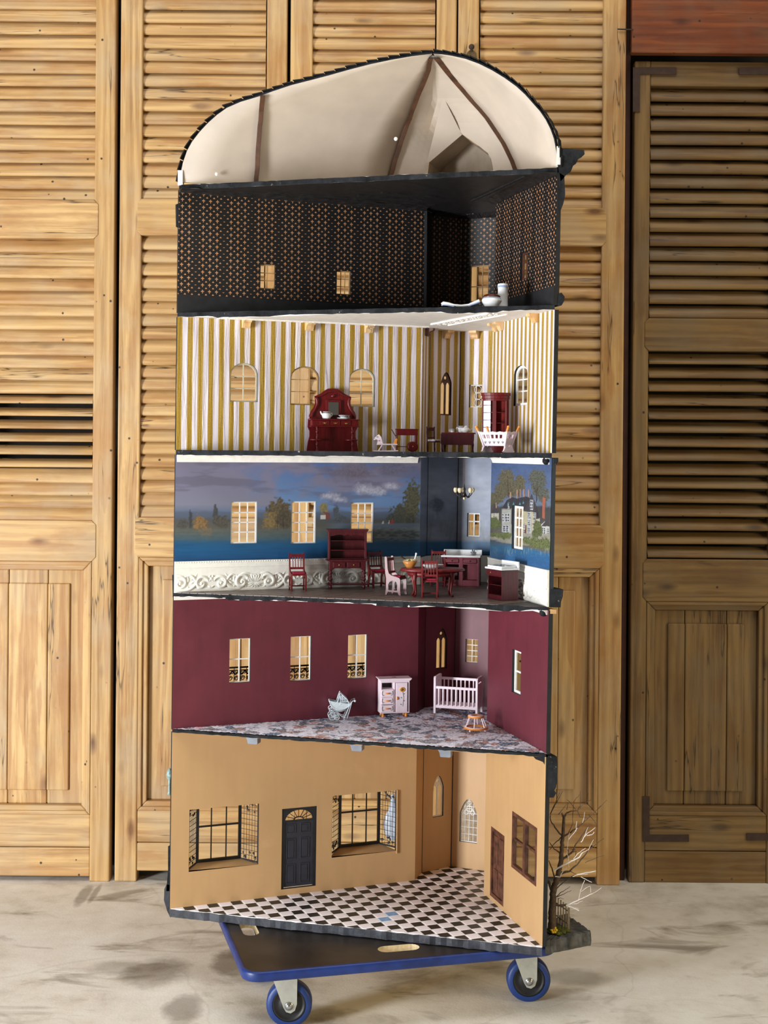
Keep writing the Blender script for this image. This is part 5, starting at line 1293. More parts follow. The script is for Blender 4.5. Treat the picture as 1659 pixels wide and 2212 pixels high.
def make_dresser():
    r = empty('kitchen_dresser'); W_ = .041
    def b(n, *a, mat=m_mahd, bev=.0005): m = MB(); m.box(*a); return m.build(n, mat, r, bev)
    b('side_panel', -W_, -W_+.004, -.014, .014, .068, .136); b('side_panel', W_-.004, W_, -.014, .014, .068, .136)
    b('back_board', -W_+.004, W_-.004, .011, .014, .068, .136)
    m = MB(); m.prism([(-W_-.001, .134), (W_+.001, .134), (W_+.004, .140), (-W_-.004, .140)], -.017, .015, 'y'); m.build('cornice', m_mahd, r, .0005)
    m = MB(); n = 10; pts = [(-W_+.004, .134), (-W_+.004, .124)]+[(-W_+.004+(2*W_-.008)*i/n, .1265+.002*cos(i*2*pi/2.5)) for i in range(1, n)]+[(W_-.004, .124), (W_-.004, .134)]
    m.prism(pts, -.0135, -.0115, 'y'); m.build('frieze', m_mahd, r)
    for z in (.113, .091, .071): b('shelf', -W_+.004, W_-.004, -.0125, .011, z-.001, z+.001)
    b('worktop', -W_-.004, W_+.004, -.020, .016, .066, .0695)
    m = MB(); m.prism([(-W_+.002, .066), (W_-.002, .066), (W_-.002, .045), (W_-.010, .045), (W_-.014, .049), (-W_+.014, .049), (-W_+.010, .045), (-W_+.002, .045)], -.015, .013, 'y'); m.build('carcass', m_mahd, r, .0005)
    for x in (-.018, .013):
        d = b('drawer', x-.013, x+.013, -.0172, -.015, .051, .063); m = MB(); m.sphere((x, -.0185, .057), .0015, 8); m.build('drawer_knob', m_brass, d)
    for x in (-W_+.005, W_-.005):
        for y in (-.011, .010):
            m = MB(); turned(m, (x, y, .045), (x, y, .012), .0036); m.box(x-.003, x+.003, y-.003, y+.003, .008, .014); turned(m, (x, y, .009), (x, y, 0), .0028, pat=(1, 1.2, .7)); m.build('leg', m_mahd, r)
    b('low_shelf', -W_-.003, W_+.003, -.016, .015, .0095, .0125)
    return r
put(make_dresser(), onz(749, 1271.5, ZK), RZL*.35, 'tall open dark red dresser with two drawers under the third mural window', 'dresser').scale = (1.13, 1.0, 1.03)

def make_table():
    r = empty('oval_table'); a, b_ = .0755, .045
    m = MB(); m.lathe([(.93, .0575), (.985, .0585), (1.0, .0605), (.97, .0635), (.955, .0645), (.0, .0645)], 40, (0, 0, 0), sx=a, sy=b_); m.build('table_top', m_mah, r)
    m = MB(); m.lathe([(.70, .046), (.76, .0475), (.76, .0575), (.0, .0575)], 32, (0, 0, 0), sx=a, sy=b_); m.build('apron', m_mah, r)
    for sx in (-1, 1):
        for sy in (-1, 1):
            x, y = sx*.041, sy*.020; pts = [(0, .056), (.002, .050), (.0035, .040), (.001, .026), (-.001, .012), (.001, .004), (.004, .0015)]; rad = [.0052, .0058, .0045, .0030, .0024, .0028, .0034]
            q = [(x+sx*dx*.8, y+sy*dx, z) for dx, z in pts]
            k = []; kr = []
            for i in np.linspace(0, 6, 19): k.append(tuple(np.interp(i, range(7), [p[j] for p in q]) for j in range(3))); kr.append(float(np.interp(i, range(7), rad)))
            m = MB(); m.tube(k, kr, 8); m.build('leg', m_mah, r)
    return r
TBL = onz(934, 1287.5, ZK)
put(make_table(), TBL, RZL*.2, 'oval red mahogany dining table with curved legs in the kitchen', 'table')
TZ = ZK+.0645
# salad bowl with servers, platter
r = empty('salad_bowl'); m = MB(); m.lathe([(.009, 0), (.0095, .002), (.0135, .008), (.0175, .016), (.0170, .016), (.013, .0085), (.008, .003), (.0, .003)], 24); m.build('bowl', m_bowlwood, r)
m = MB()
for k in range(26): an = random.random()*2*pi; q = random.random()**.5*.0135; m.sphere((q*cos(an), q*sin(an), .0155+random.uniform(-.001, .004)*(1-q/.016)), random.uniform(.0018, .003), 7)
m.build('salad', m_salad, r, kind='stuff')
m = MB(); m.rod((-.004, 0, .014), (-.022, .004, .027), .0011, 6, r2=.0018); m.build('dark_server', m_blackmetal, r)
m = MB(); m.rod((.010, .002, .014), (.014, .002, .031), .0019, 8); m.sphere((.0142, .002, .032), .0026, 8); m.build('white_server', m_ceramic, r)
tp = TBL+Vector((-.052, .006, 0)); put(r, (tp.x, tp.y, TZ), 0, 'turned wooden salad bowl with servers on the oval table', 'bowl')
r = empty('platter'); m = MB(); m.lathe([(.013, 0), (.016, .001), (.024, .008), (.0252, .0085), (.0235, .0078), (.0155, .0022), (.0, .0018)], 28, sx=1.06, sy=.75); m.build('dish', m_ceramic, r)
m = MB(); m.lathe([(.0195, .0042), (.0225, .0068), (.0222, .0071), (.0190, .0046)], 28, sx=1.06, sy=.75); m.build('painted_rim', m_ceramdark, r)
put(r, (TBL.x-.001, TBL.y-.004, TZ), 0, 'large oval white platter with dark rim pattern on the table', 'platter')

def make_sink():
    r = empty('sink_cabinet'); w = .046; d0, d1 = -.020, .020
    def b(n, *a, mat=m_mahd, bev=.0006, par_=None): m = MB(); m.box(*a); return m.build(n, mat, par_ or r, bev)
    b('side_panel', -w, -w+.003, d0, d1, 0, .070); b('side_panel', w-.003, w, d0, d1, 0, .070); b('back_panel', -w+.003, w-.003, d1-.003, d1, 0, .070)
    b('floor_panel', -w+.003, w-.003, d0+.001, d1-.003, .012, .015)
    m = MB()
    m.box(-w, w, d0-.002, d0, 0, .014); m.box(-w, w, d0-.002, d0, .053, .0565); m.box(-w, w, d0-.002, d0, .067, .071)
    for x in (-w, -.0045, w-.005): m.box(x, x+.0055 if x != -.0045 else .005, d0-.0025, d0, .0, .071)
    m.build('face_frame', PINKGLARE, r, .0004)
    for x in (-.022, .023):
        dd = b('drawer', x-.0165, x+.0165, d0-.0045, d0-.002, .0575, .0665, mat=PINKGLARE); m = MB(); m.sphere((x, d0-.006, .062), .0014, 8); m.build('drawer_knob', m_blackmetal, dd)
    b('cupboard_back', .006, w-.006, d0+.010, d0+.012, .015, .053, mat=PINKGLARE)
    m = MB(); m.box(-w-.003, w+.003, d0-.006, d1+.001, .071, .0755); m.build('worktop', m_ceramic, r, .0008)
    m = MB(); m.box(-w-.001, w+.003, d1-.004, d1+.001, .0755, .0875); m.build('splashback', m_ceramic, r, .0008)
    m = MB(); m.lathe([(.010, .0757), (.0125, .0763), (.0128, .0768), (.0115, .0766), (.0, .0758)], 24, (.020, -.004, 0), sy=.7); m.build('basin_rim', m_ceramic, r)
    m = MB(); m.rod((.026, .012, .0755), (.026, .012, .086), .0013, 6); m.tube([(.026, .012, .086), (.026, .007, .0885), (.026, .002, .085)], .0011, 6)
    for x in (.0225, .0295): m.rod((x, .012, .0755), (x, .012, .082), .0012, 6); m.rod((x-.0015, .010, .082), (x+.0015, .014, .082), .0008, 6)
    m.build('tap', m_steel, r)
    return r
put(make_sink(), (onz(998, 1265.5, ZK)+Vector((0, .020, 0))), -.16, 'dark red sink cabinet with white worktop and taps in the kitchen bay', 'cabinet')
def make_stove():
    r = empty('stove_cabinet'); w = .0265; d0, d1 = -.0215, .0215
    def b(n, *a, mat=m_mahd, bev=.0006, par_=None): m = MB(); m.box(*a); return m.build(n, mat, par_ or r, bev)
    b('side_panel', -w, -w+.003, d0, d1, 0, .0685); b('side_panel', w-.003, w, d0, d1, 0, .0685); b('back_panel', -w+.003, w-.003, d1-.003, d1, .0, .0685)
    b('plinth', -w+.003, w-.003, d0+.001, d0+.004, 0, .011); b('floor_panel', -w+.003, w-.003, d0+.004, d1-.003, .009, .011); b('shelf', -w+.003, w-.003, d0+.003, d1-.003, .032, .0335)
    b('top_rail', -w+.003, w-.003, d0, d1-.003, .0525, .0545)
    dd = b('drawer', -w-.001, w+.001, d0-.003, d0-.0, .055, .067); m = MB(); m.sphere((-.009, d0-.0048, .061), .0014, 8); m.build('drawer_knob', m_brass, dd)
    b('worktop', -w-.0035, w+.0035, d0-.005, d1+.001, .0685, .0725, mat=m_ceramic); b('hob_top', -w+.001, w-.001, d0-.001, d1-.006, .0725, .0765, mat=m_ceramic)
    m = MB(); m.box(-w-.0035, w+.0035, d1-.003, d1+.001, .0725, .0865); m.build('splashback', m_ceramic, r, .001)
    for x, y in ((-.011, -.010), (.011, -.010), (-.011, .007), (.011, .007)): m = MB(); m.lathe([(.0062, .0764), (.0062, .0769), (.0, .0769)], 16, (x, y, 0)); m.build('burner', m_hob, r)
    return r
put(make_stove(), Vector((.270, 3.142, ZK)), radians(-62), 'dark red stove cabinet with white hob and splashback by the right wall', 'cabinet').scale = (1.15, 1.0, 1.0)

# chandelier
r = empty('chandelier', at(1003, 1066, 3.40)); rl_ = r.location.copy()
m = MB(); m.lathe([(.001, -.010), (.003, -.008), (.006, -.004), (.004, .001), (.0022, .006), (.0035, .010), (.0015, .016), (.001, .024)], 12); m.build('hub', m_bronze, r)
for k in range(5):
    an = 2*pi*k/5+.35; arm = []; c_, s_ = cos(an), sin(an)
    for i in range(13): t = i/12; arm.append((c_*(.003+.019*t), s_*(.003+.019*t), -.003-.006*sin(pi*t)+.006*t*t))
    m = MB(); m.tube(arm, .0011, 6); m.sphere((c_*.012, s_*.012, -.009), .002, 6); m.build('arm', m_bronze, r)
    m = MB(); m.lathe([(.002, .002), (.0042, .0045), (.0052, .009), (.0045, .0125), (.0036, .014), (.0, .014)], 12, (c_*.022, s_*.022, .0)); m.build('globe_shade', m_globe, r)
m = MB(); m.sphere((0, 0, -.012), .0035, 8); m.build('finial', m_globe, r)
m = MB(); zt = T4-rl_.z; n = int((zt-.022)/.0034)
for i in range(n):
    z = .022+(zt-.022)*(i+.5)/n; ax = i % 2
    m.tube([((.0011*cos(2*pi*j/8)) if ax else 0, 0 if ax else .0011*cos(2*pi*j/8), z+.0023*sin(2*pi*j/8)) for j in range(8)], .0005, 4, closed=True)
m.lathe([(.004, zt-.002), (.004, zt), (.0, zt)], 10); m.build('chain', m_copper, r)
tag(r, 'small bronze chandelier with five cream globes hanging in the kitchen bay', 'chandelier')

# ---------------------------------------------------------------- striped room
ZS = ZC3
def at_floor(x, Y, z): p = at(x, 976, Y); return Vector((p.x, p.y, z))
def make_sideboard():
    r = empty('mirror_sideboard'); y1 = .012
    half = [(0, .144), (.010, .1435), (.018, .139), (.026, .132), (.036, .127), (.040, .1255), (.0385, .118), (.0385, .108), (.042, .099), (.048, .090), (.051, .081), (.050, .074)]
    pts = half+[(-x, z) for x, z in half[::-1][:-1]]
    m = MB(); m.prism(pts, y1-.004, y1, 'y'); m.build('back_board', m_mah, r, .0006)
    low = [(.053, .074), (.054, .055), (.050, .046), (.050, .034), (.053, .022), (.056, .0)]
    m = MB(); m.prism(low+[(-x, z) for x, z in low[::-1]], y1-.004, y1, 'y'); m.build('lower_back', m_mah, r, .0006)
    for s_ in (-1, 1):
        q = [(s_*x, y1-.006, z) for x, z in ((.0365, .122), (.034, .116), (.034, .107), (.038, .097), (.044, .088), (.047, .078))]; m = MB(); m.tube(q, [.003, .0034, .003, .0026, .0026, .0034], 8); m.build('side_scroll', m_mah, r)
    m = MB(); m.tube([(x, y1-.005, z) for x, z in ((-.034, .125), (-.024, .127), (-.013, .135), (0, .138), (.013, .135), (.024, .127), (.034, .125))], .0018, 6); m.build('arched_moulding', m_mah, r)
    m = MB(); m.sphere((0, y1-.005, .1265), .005, 10, sz=.8); m.build('carved_boss', m_mah, r)
    m = MB(); m.prism([(-.016, .083), (.016, .083), (.016, .117), (-.016, .117)], y1-.009, y1-.004, 'y'); o = m.build('mirror_frame', m_mah, r, .0008)
    m = MB(); m.box(-.011, .011, y1-.0098, y1-.009, .083, .112); m.build('mirror', m_mirror, o)
    m = MB(); m.prism([(-.052, .0735), (.052, .0735), (.054, .0705), (-.054, .0705)], -.018, y1, 'y'); m.prism([(-.050, .0705), (.050, .0705), (.050, .0575), (-.050, .0575)], -.0155, y1-.004, 'y'); m.prism([(-.053, .0575), (.053, .0575), (.051, .055), (-.051, .055)], -.0175, y1-.004, 'y'); m.build('console_top', m_mah, r, .0006)
    for x in (-.023, 0, .023):
        m = MB(); m.box(x-.0105, x+.0105, -.017, -.0155, .059, .069); dd = m.build('drawer', m_mah, r, .0005); m = MB(); m.sphere((x, -.0175, .064), .0017, 10, sz=.7); m.tube([(x-.004, -.0172, .0645), (x, -.0185, .0625), (x+.004, -.0172, .0645)], .0008, 6); m.build('drawer_pull', m_brass, dd)
    for x in (-.038, .038):
        m = MB(); turned(m, (x, -.012, .055), (x, -.012, .027), .0026, pat=(1.2, .7, 1.3, .6, 1.0, .7)); turned(m, (x, -.012, .025), (x, -.012, 0), .0026, pat=(1.4, .7, 1.1, .6, .8, 1.3)); m.build('turned_leg', m_mah, r)
        m = MB(); m.lathe([(.013, .0245), (.0135, .026), (.013, .0272), (.0, .0272)], 20, (x, -.003, 0)); m.build('side_shelf', m_mah, r)
    return r
uw, _ = wuv('left', 716, 900); sbp = wpt('left', uw, ZS, .018); sbo = put(make_sideboard(), sbp, RZL*.8, 'tall red mirror-backed sideboard standing below the striped wall\'s arched windows', 'sideboard'); sbo.scale = (1.16, 1.0, 1.06)
def on_sideboard(dx, dy): v = Matrix.Rotation(RZL*.8, 3, 'Z') @ Vector((dx*1.16, dy, 0)); return Vector((sbp.x+v.x, sbp.y+v.y, ZS+.0735*1.06))
def make_jug(h=.018, spout=True):
    r = empty('milk_jug'); m = MB(); k = h/.018
    m.lathe([(.0075*k, 0), (.010*k, .002*k), (.0112*k, .007*k), (.0098*k, .012*k), (.0085*k, .015*k), (.009*k, .0175*k), (.0082*k, .0172*k), (.0078*k, .014*k), (.0, .004*k)], 20); m.build('body', m_ceramic, r)
    m = MB(); m.lathe([(.0089*k, .0138*k), (.0089*k, .0162*k), (.0091*k, .0163*k), (.0091*k, .0137*k)], 20); m.build('painted_band', m_ceramdark, r)
    m = MB(); m.tube([(-.009*k, 0, .010*k), (-.0125*k, 0, .013*k), (-.0145*k, 0, .0185*k)], [.003*k, .0024*k, .0016*k], 8); m.build('spout', m_ceramic, r)
    m = MB(); m.tube([(.0095*k, 0, .014*k), (.013*k, 0, .0135*k), (.0138*k, 0, .009*k), (.0105*k, 0, .0055*k)], .0011*k, 6); m.build('handle', m_ceramic, r)
    return r
put(make_jug(), on_sideboard(-.017, -.006), .1, 'white ceramic jug with painted rim on the red sideboard', 'jug', 'white ceramic jugs')
def make_cup(big=True):
    r = empty('cup_and_saucer'); k = 1.0
    m = MB(); m.lathe([(.006, 0), (.0155, .002), (.0165, .0032), (.0158, .0031), (.006, .0012), (.0, .0012)], 24); m.build('saucer', m_ceramic, r)
    m = MB(); m.lathe([(.005, .0014), (.0052, .0028), (.009, .0055), (.0122, .0095), (.0116, .0095), (.008, .0058), (.0, .004)], 20); c_ = m.build('cup', m_ceramic, r)
    m = MB(); m.lathe([(.0098, .0062), (.0116, .0085), (.0117, .0083), (.0099, .006)], 20); m.build('painted_band', m_ceramdark, c_)
    m = MB(); m.tube([(.0115, 0, .0085), (.0145, 0, .0088), (.014, 0, .0062), (.0098, 0, .0052)], .0008, 6); m.build('handle', m_ceramic, c_)
    return r
put(make_cup(), on_sideboard(.0195, -.007), 0, 'white shallow cup on its saucer at the right of the red sideboard', 'cup')

r = empty('rocking_horse')
prof = [(-.031, .0285), (-.027, .0335), (-.0185, .0405), (-.0165, .0385), (-.0125, .034), (-.0105, .026), (-.0085, .0185), (-.022, .0185), (-.0205, .027), (-.0245, .0285), (-.0285, .0265)]
m = MB(); m.prism(prof, -.003, .003, 'y'); o = m.build('head', m_pinkw, r, .0006)
m = MB(); m.sphere((-.0225, -.0032, .0335), .0008, 6); m.tube([(-.025, -.0033, .0345), (-.022, -.0033, .0352), (-.019, -.0033, .0335)], .0005, 5); m.build('eye_and_bridle', m_leafgrey, o)
m = MB(); m.sphere((-.0185, -.0032, .0255), .0010, 6); m.sphere((-.0165, -.0032, .0258), .0010, 6); m.sphere((-.0285, -.0032, .0305), .0007, 6); m.build('red_spots', m_redprint, o)
m = MB(); m.box(-.023, .025, -.007, .007, .0155, .0185); m.build('seat_board', m_pinkw, r, .0006)
m = MB(); m.prism([(.016, .0185), (.024, .0185), (.0255, .029), (.0235, .0315), (.0205, .030), (.018, .024)], -.005, .005, 'y'); m.build('orange_backrest', m_orange, r, .001)
for x, dx in ((-.010, -.009), (.013, .008)):
    for y in (-.006, .006):
        m = MB(); m.rod((x, y*.8, .0158), (x+dx, y, .0015), .0016, 8); m.build('leg', m_pinkw, r)
for y in (-.0072, .0072):
    m = MB(); m.prism([(-.032, .0025), (-.031, .0005), (-.015, 0), (.010, 0), (.025, .0008), (.0275, .002), (.026, .0038), (0, .003)], y-.0012, y+.0012, 'y'); m.build('runner', m_pinkw, r, .0003)
put(r, at_floor(835, 3.24, ZS), .05, 'white toy rocking horse with orange backrest on the striped room floor', 'rocking horse')

r = empty('tea_trolley')
def bq(n, *a, mat=m_mah, bev=.0006): m = MB(); m.box(*a); return m.build(n, mat, r, bev)
bq('tray_top', -.027, .028, -.013, .013, .053, .0555); bq('tray_side', -.0255, .0265, -.0125, -.0105, .040, .053); bq('tray_side', -.0255, .0265, .0105, .0125, .040, .053)
bq('tray_end', -.0255, -.0235, -.0105, .0105, .040, .053); bq('tray_end', .0245, .0265, -.0105, .0105, .040, .053)
for y in (-.0115, .0115):
    m = MB(); turned(m, (-.024, y, .040), (-.024, y, 0), .0018, pat=(1, .7, 1.2, .7, 1, .6, 1)); m.build('turned_leg', m_mah, r)
    bq('rear_leg', .0205, .0255, y-.0012, y+.0012, .008, .040)
    m = MB(); m.lathe([(.0035, -.0012), (.0105, -.0016), (.0125, -.0012), (.0125, .0012), (.0105, .0016), (.0035, .0012)], 26, M=Matrix.Translation((.0145, y-.003*(1 if y < 0 else -1), .0126)) @ Matrix.Rotation(pi/2, 4, 'X')); w_ = m.build('wheel', m_mah, r); m = MB(); m.sphere((.0145, y*1.42, .0126), .0018, 8); m.build('hub_cap', m_brass, w_)
m = MB(); m.rod((.0145, -.012, .0126), (.0145, .012, .0126), .0012, 6); m.build('axle', m_mahd, r)
bq('low_shelf', -.024, .022, -.0105, .0105, .0115, .0135)
m = MB(); m.prism([(-.0275, .038), (-.0255, .0365), (-.0345, .0515), (-.0365, .0545), (-.037, .0535)], -.011, .011, 'y'); m.build('handle', m_mah, r, .0005)
put(r, at_floor(878, 3.36, ZS), .06, 'red two wheeled wooden tea trolley behind the rocking horse', 'trolley')

def make_side_chair():
    c = empty('spindle_back_chair')
    for x in (-.0125, .0125): m = MB(); turned(m, (x, .013, 0), (x, .015, .062), .0017, pat=(.9, 1, 1, 1, .8, 1, .9, 1, .8, 1.3)); m.build('back_post', m_mahd, c)
    for x in (-.0125, .0125): m = MB(); turned(m, (x*1.05, -.013, 0), (x*1.02, -.012, .026), .0017, pat=(.8, 1.2, .8, 1, 1)); m.build('front_leg', m_mahd, c)
    m = MB(); m.prism([(-.012, .052), (.012, .052), (.012, .057), (.006, .0605), (-.006, .0605), (-.012, .057)], .0135, .0158, 'y'); m.build('crest_rail', m_mahd, c, .0003)
    m = MB(); m.box(-.012, .012, .0128, .015, .033, .036); m.build('back_rail', m_mahd, c)
    for x in (-.008, -.004, 0, .004, .008): m = MB(); m.rod((x, .014, .036), (x, .0147, .052), .0008, 6); m.build('spindle', m_mahd, c)
    m = MB(); m.box(-.0135, .0135, -.014, .013, .0235, .026); m.build('seat', m_mahd, c, .0004)
    m = MB(); m.box(-.013, .013, -.0135, .0125, .026, .0305); m.build('seat_cushion', m_cushion, c, .0016)
    return c
put(make_side_chair(), at_floor(939, 3.41, ZS), .75, 'dark spindle back chair with white patterned seat beside the drop leaf table', 'chair')

r = empty('drop_leaf_table'); zt = .0445
m = MB(); m.box(-.036, .036, -.017, .020, zt, zt+.003); m.build('table_top', m_mah, r, .0006)
m = MB(); pts = [(-.037, zt), (.034, zt), (.034, .020), (.030, .0175), (-.033, .0175), (-.037, .021)]; m.prism(pts, -.0225, -.0195, 'y'); m.build('drop_leaf', m_mahd, r, .0007, label='dark crimson hanging leaf')
m = MB(); m.box(-.033, .033, -.014, .017, zt-.009, zt); m.build('apron', m_mahd, r)
for x in (-.030, .030):
    for y in (-.012, .015): m = MB(); m.box(x-.0026, x+.0026, y-.0026, y+.0026, .030, zt-.0005); turned(m, (x, y, .030), (x, y, 0), .0028, pat=(1, .7, 1.1, .8, .7, 1)); m.build('leg', m_mahd, r)
dtp = at_floor(990, 3.37, ZS); put(r, dtp, -.12, 'dark red drop leaf table with its front leaf hanging down', 'table'); r.scale = (1.13, 1.0, 1.0)
DZ = ZS+zt+.003
cu = empty('tea_cup'); m = MB(); m.lathe([(.0035, 0), (.004, .001), (.0052, .0045), (.0056, .0085), (.0051, .0085), (.0046, .004), (.0, .002)], 18); m.build('body', m_ceramic, cu); m = MB(); m.lathe([(.0054, .0055), (.0057, .0075), (.0058, .0073), (.0055, .0053)], 18); m.build('painted_band', m_ceramdark, cu)
m = MB(); m.tube([(-.0052, 0, .007), (-.0078, 0, .0065), (-.007, 0, .003), (-.005, 0, .0028)], .0007, 6); m.build('handle', m_ceramic, cu)
put(cu, (dtp.x-.015, dtp.y-.004, DZ), 0, 'small white teacup on the drop leaf table', 'cup')
put(make_jug(.0165), (dtp.x+.0075, dtp.y+.008, DZ), pi-.2, 'white ceramic jug behind the teapot on the drop leaf table', 'jug', 'white ceramic jugs')
tpo = empty('teapot'); m = MB(); m.lathe([(.006, 0), (.0075, .0012), (.0108, .005), (.0112, .0075), (.0085, .0112), (.005, .0122), (.0, .0125)], 20); m.build('body', m_ceramic, tpo)
m = MB(); m.lathe([(.0052, .0118), (.004, .0135), (.0014, .0145), (.0018, .0158), (.0008, .0168)], 14); m.build('lid', m_ceramic, tpo)
m = MB(); m.tube([(.0100, 0, .005), (.0135, 0, .0065), (.0160, 0, .0105)], [.0026, .0019, .0013], 8); m.build('spout', m_ceramic, tpo); m = MB(); m.tube([(-.0095, 0, .009), (-.0138, 0, .0095), (-.0140, 0, .005), (-.0100, 0, .0035)], .001, 6); m.build('handle', m_ceramic, tpo)
put(tpo, (dtp.x+.0165, dtp.y-.006, DZ), .1, 'round white lidded teapot on the drop leaf table', 'teapot')

r = empty('corner_cabinet')                                   # bow fronted corner cupboard, apex to the back
def bow(z0, z1, R, extra=0.0, name='x', mat=m_mah, bev=.0005, yb=.020):
    pts = [(-R, yb), (-R, yb-.012)]+[(R*-cos(radians(a)), yb-.016-R*.55*sin(radians(a))-extra*0) for a in range(20, 161, 14)]+[(R, yb-.012), (R, yb)]
    m = MB(); m.prism(pts, z0, z1, 'z'); return m.build(name, mat, r, bev)
bow(.120, .126, .0335, name='crown_top'); bow(.113, .120, .0315, name='crown_moulding'); bow(.109, .113, .030, name='frieze')
bow(.036, .041, .0305, name='waist_moulding'); bow(.0, .036, .029, name='lower_cupboard')
m = MB(); m.box(-.028, .028, .017, .020, .041, .109); m.build('back_panel', plain('bright_red_back', srgb(170, 34, 24), .4), r)
R = .028
for z in (.062, .0845): bow(z-.0007, z+.0007, .0262, name='shelf', bev=0)
def post(a, w=.0022): x = -R*cos(radians(a)); y = .004-R*.55*sin(radians(a)); m = MB(); m.box(x-w, x+w, y-.0015, y+.0025, .041, .109); m.build('door_stile', m_mah, r, .0004)
for a in (18, 88, 97, 162): post(a)
for s_ in (-1, 1): m = MB(); m.box(s_*.0285-.0015, s_*.0285+.0015, .004, .020, .041, .109); m.build('side_panel', m_mah, r)
m = MB(); q = [(-R*cos(radians(a)), .004-R*.55*sin(radians(a))) for a in range(24, 84, 10)]; n = len(q)
m.add([(x, y, .041) for x, y in q]+[(x, y, .109) for x, y in q], [(i, i+1, n+i+1, n+i) for i in range(n-1)]); m.build('glass_door', m_whitefilm, r, recalc=False)
for z in (.053, .0685, .0840, .0995):
    m = MB(); m.tube([(x, y-.0006, z) for x, y in q], .0008, 4); m.build('glazing_bar', m_mah, r)
put(r, at_floor(1068, 3.19, ZS), radians(-14), 'bow fronted red corner cabinet with open shelves behind the cradle', 'cabinet').scale = (1.0, 1.0, 1.09)

r = empty('cradle')
def cside(y0, y1, x0, x1, zt_, zb_, n, name):
    """slanted panel with a scalloped top and a row of upright openings, from bottom edge to top edge"""
    bx0, bx1, bz = x0*.72, x1*.72, zb_
    def fn(a, b, d):
        t = b; xx0, xx1 = bx0+(x0-bx0)*t, bx1+(x1-bx1)*t
        return (xx0+(xx1-xx0)*a, y0*(.66+.34*t)+d, bz+(zt_-bz)*t)
    outer = [(0, 0), (1, 0)]+[(1-i/16, 1+.035*cos(i*pi/2)) for i in range(17)]
    hs = []
    for i in range(n): a0 = .09+.82*i/n; a1 = a0+.82/n*.62; hs.append([(a0, .52), (a1, .52), (a1, .80), (a0, .80)])
    m = MB(); m.plate(outer, hs, fn, 0, 0, 0, 0, .002 if y0 < 0 else -.002); return m.build(name, m_pinkw, r)
o = cside(-.020, 0, -.040, .036, .046, .016, 5, 'side_panel'); cside(.020, 0, -.040, .036, .046, .016, 5, 'side_panel')
mm = MB()
for i in range(5):
    x = -.024+.0115*i; mm.tube([(x, -.0158, .0195), (x+.001, -.0162, .023), (x, -.0166, .026)], .0004, 4); mm.tube([(x, -.016, .021), (x+.003, -.0163, .0245)], .0005, 4); mm.tube([(x, -.016, .021), (x-.003, -.0163, .0245)], .0005, 4)
mm.build('leaf_print', m_leafgrey, o)
for s_, xx in ((-1, -.040), (1, .036)):
    m = MB(); fn = lambda a, b, d, xx=xx: (xx*(.72+.28*b)+d, (-.020+.040*a)*(.66+.34*b), .016+.030*b)
    hs = [[(.14+.26*i, .52), (.32+.26*i, .52), (.32+.26*i, .80), (.14+.26*i, .80)] for i in range(3)]
    m.plate([(0, 0), (1, 0), (1, 1), (.75, 1.04), (.5, .97), (.25, 1.04), (0, 1)], hs, fn, 0, 0, 0, 0, -.002*s_); m.build('end_panel', m_pinkw, r)
m = MB(); m.box(-.029, .026, -.013, .013, .015, .017); m.build('base_board', m_pinkw, r)
for x in (-.040, .036):
    for y in (-.020, .020):
        m = MB(); m.rod((x*.72, y*.66, .012), (x*1.0, y*1.0, .0475), .0022, 8); m.build('corner_post', m_pinkw, r)
        m = MB(); m.rod((x, y, .0475), (x*1.1, y*1.08, .055), .0026, 8); m.sphere((x*1.12, y*1.1, .057), .003, 10); m.build('orange_finial', m_orange, r)
for x in (-.030, .027):
    m = MB(); m.prism([(-.024, .0035), (-.021, .0005), (0, 0), (.021, .0005), (.024, .0035), (.020, .004), (.013, .0165), (.006, .0165), (0, .012), (-.006, .0165), (-.013, .0165), (-.020, .004)], x-.0018, x+.0018, 'x'); m.build('rocker', m_pinkw, r, .0004)
put(r, at_floor(1076, 3.10, ZS), radians(-38), 'pale pink slatted cradle with orange finials at the right of the striped room', 'cradle')

# ---------------------------------------------------------------- maroon nursery
ZN = ZC5+.003
r = empty('nursery_dresser'); w = .034; d0, d1 = -.017, .017
def bn(n, *a, mat=m_pinkw, bev=.0006, par_=None): m = MB(); m.box(*a); return m.build(n, mat, par_ or r, bev)
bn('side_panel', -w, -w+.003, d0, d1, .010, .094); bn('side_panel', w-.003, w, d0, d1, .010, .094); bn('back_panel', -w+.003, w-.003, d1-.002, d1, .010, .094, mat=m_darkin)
bn('divider', -.0035, .0005, d0+.001, d1-.002, .013, .0925); bn('floor_panel', -w+.003, w-.003, d0, d1-.002, .010, .013); bn('top_rail', -w+.003, w-.003, d0, d0+.003, .089, .094); bn('shelf', -w+.003, -.0035, d0+.001, d1-.002, .0705, .0725)
m = MB(); m.prism([(-w-.0005, .094), (w+.0005, .094), (w+.0045, .0985), (w+.0045, .100), (-w-.0045, .100), (-w-.0045, .0985)], d0-.005, d1+.002, 'y'); tpn = m.build('top', m_pinkw, r, .0005)
m = MB(); m.lathe([(.006, .1), (.006, .1004), (.0, .1004)], 12, (0, -.002, 0), sy=.6); m.build('flower_print', m_sunbrown, tpn)
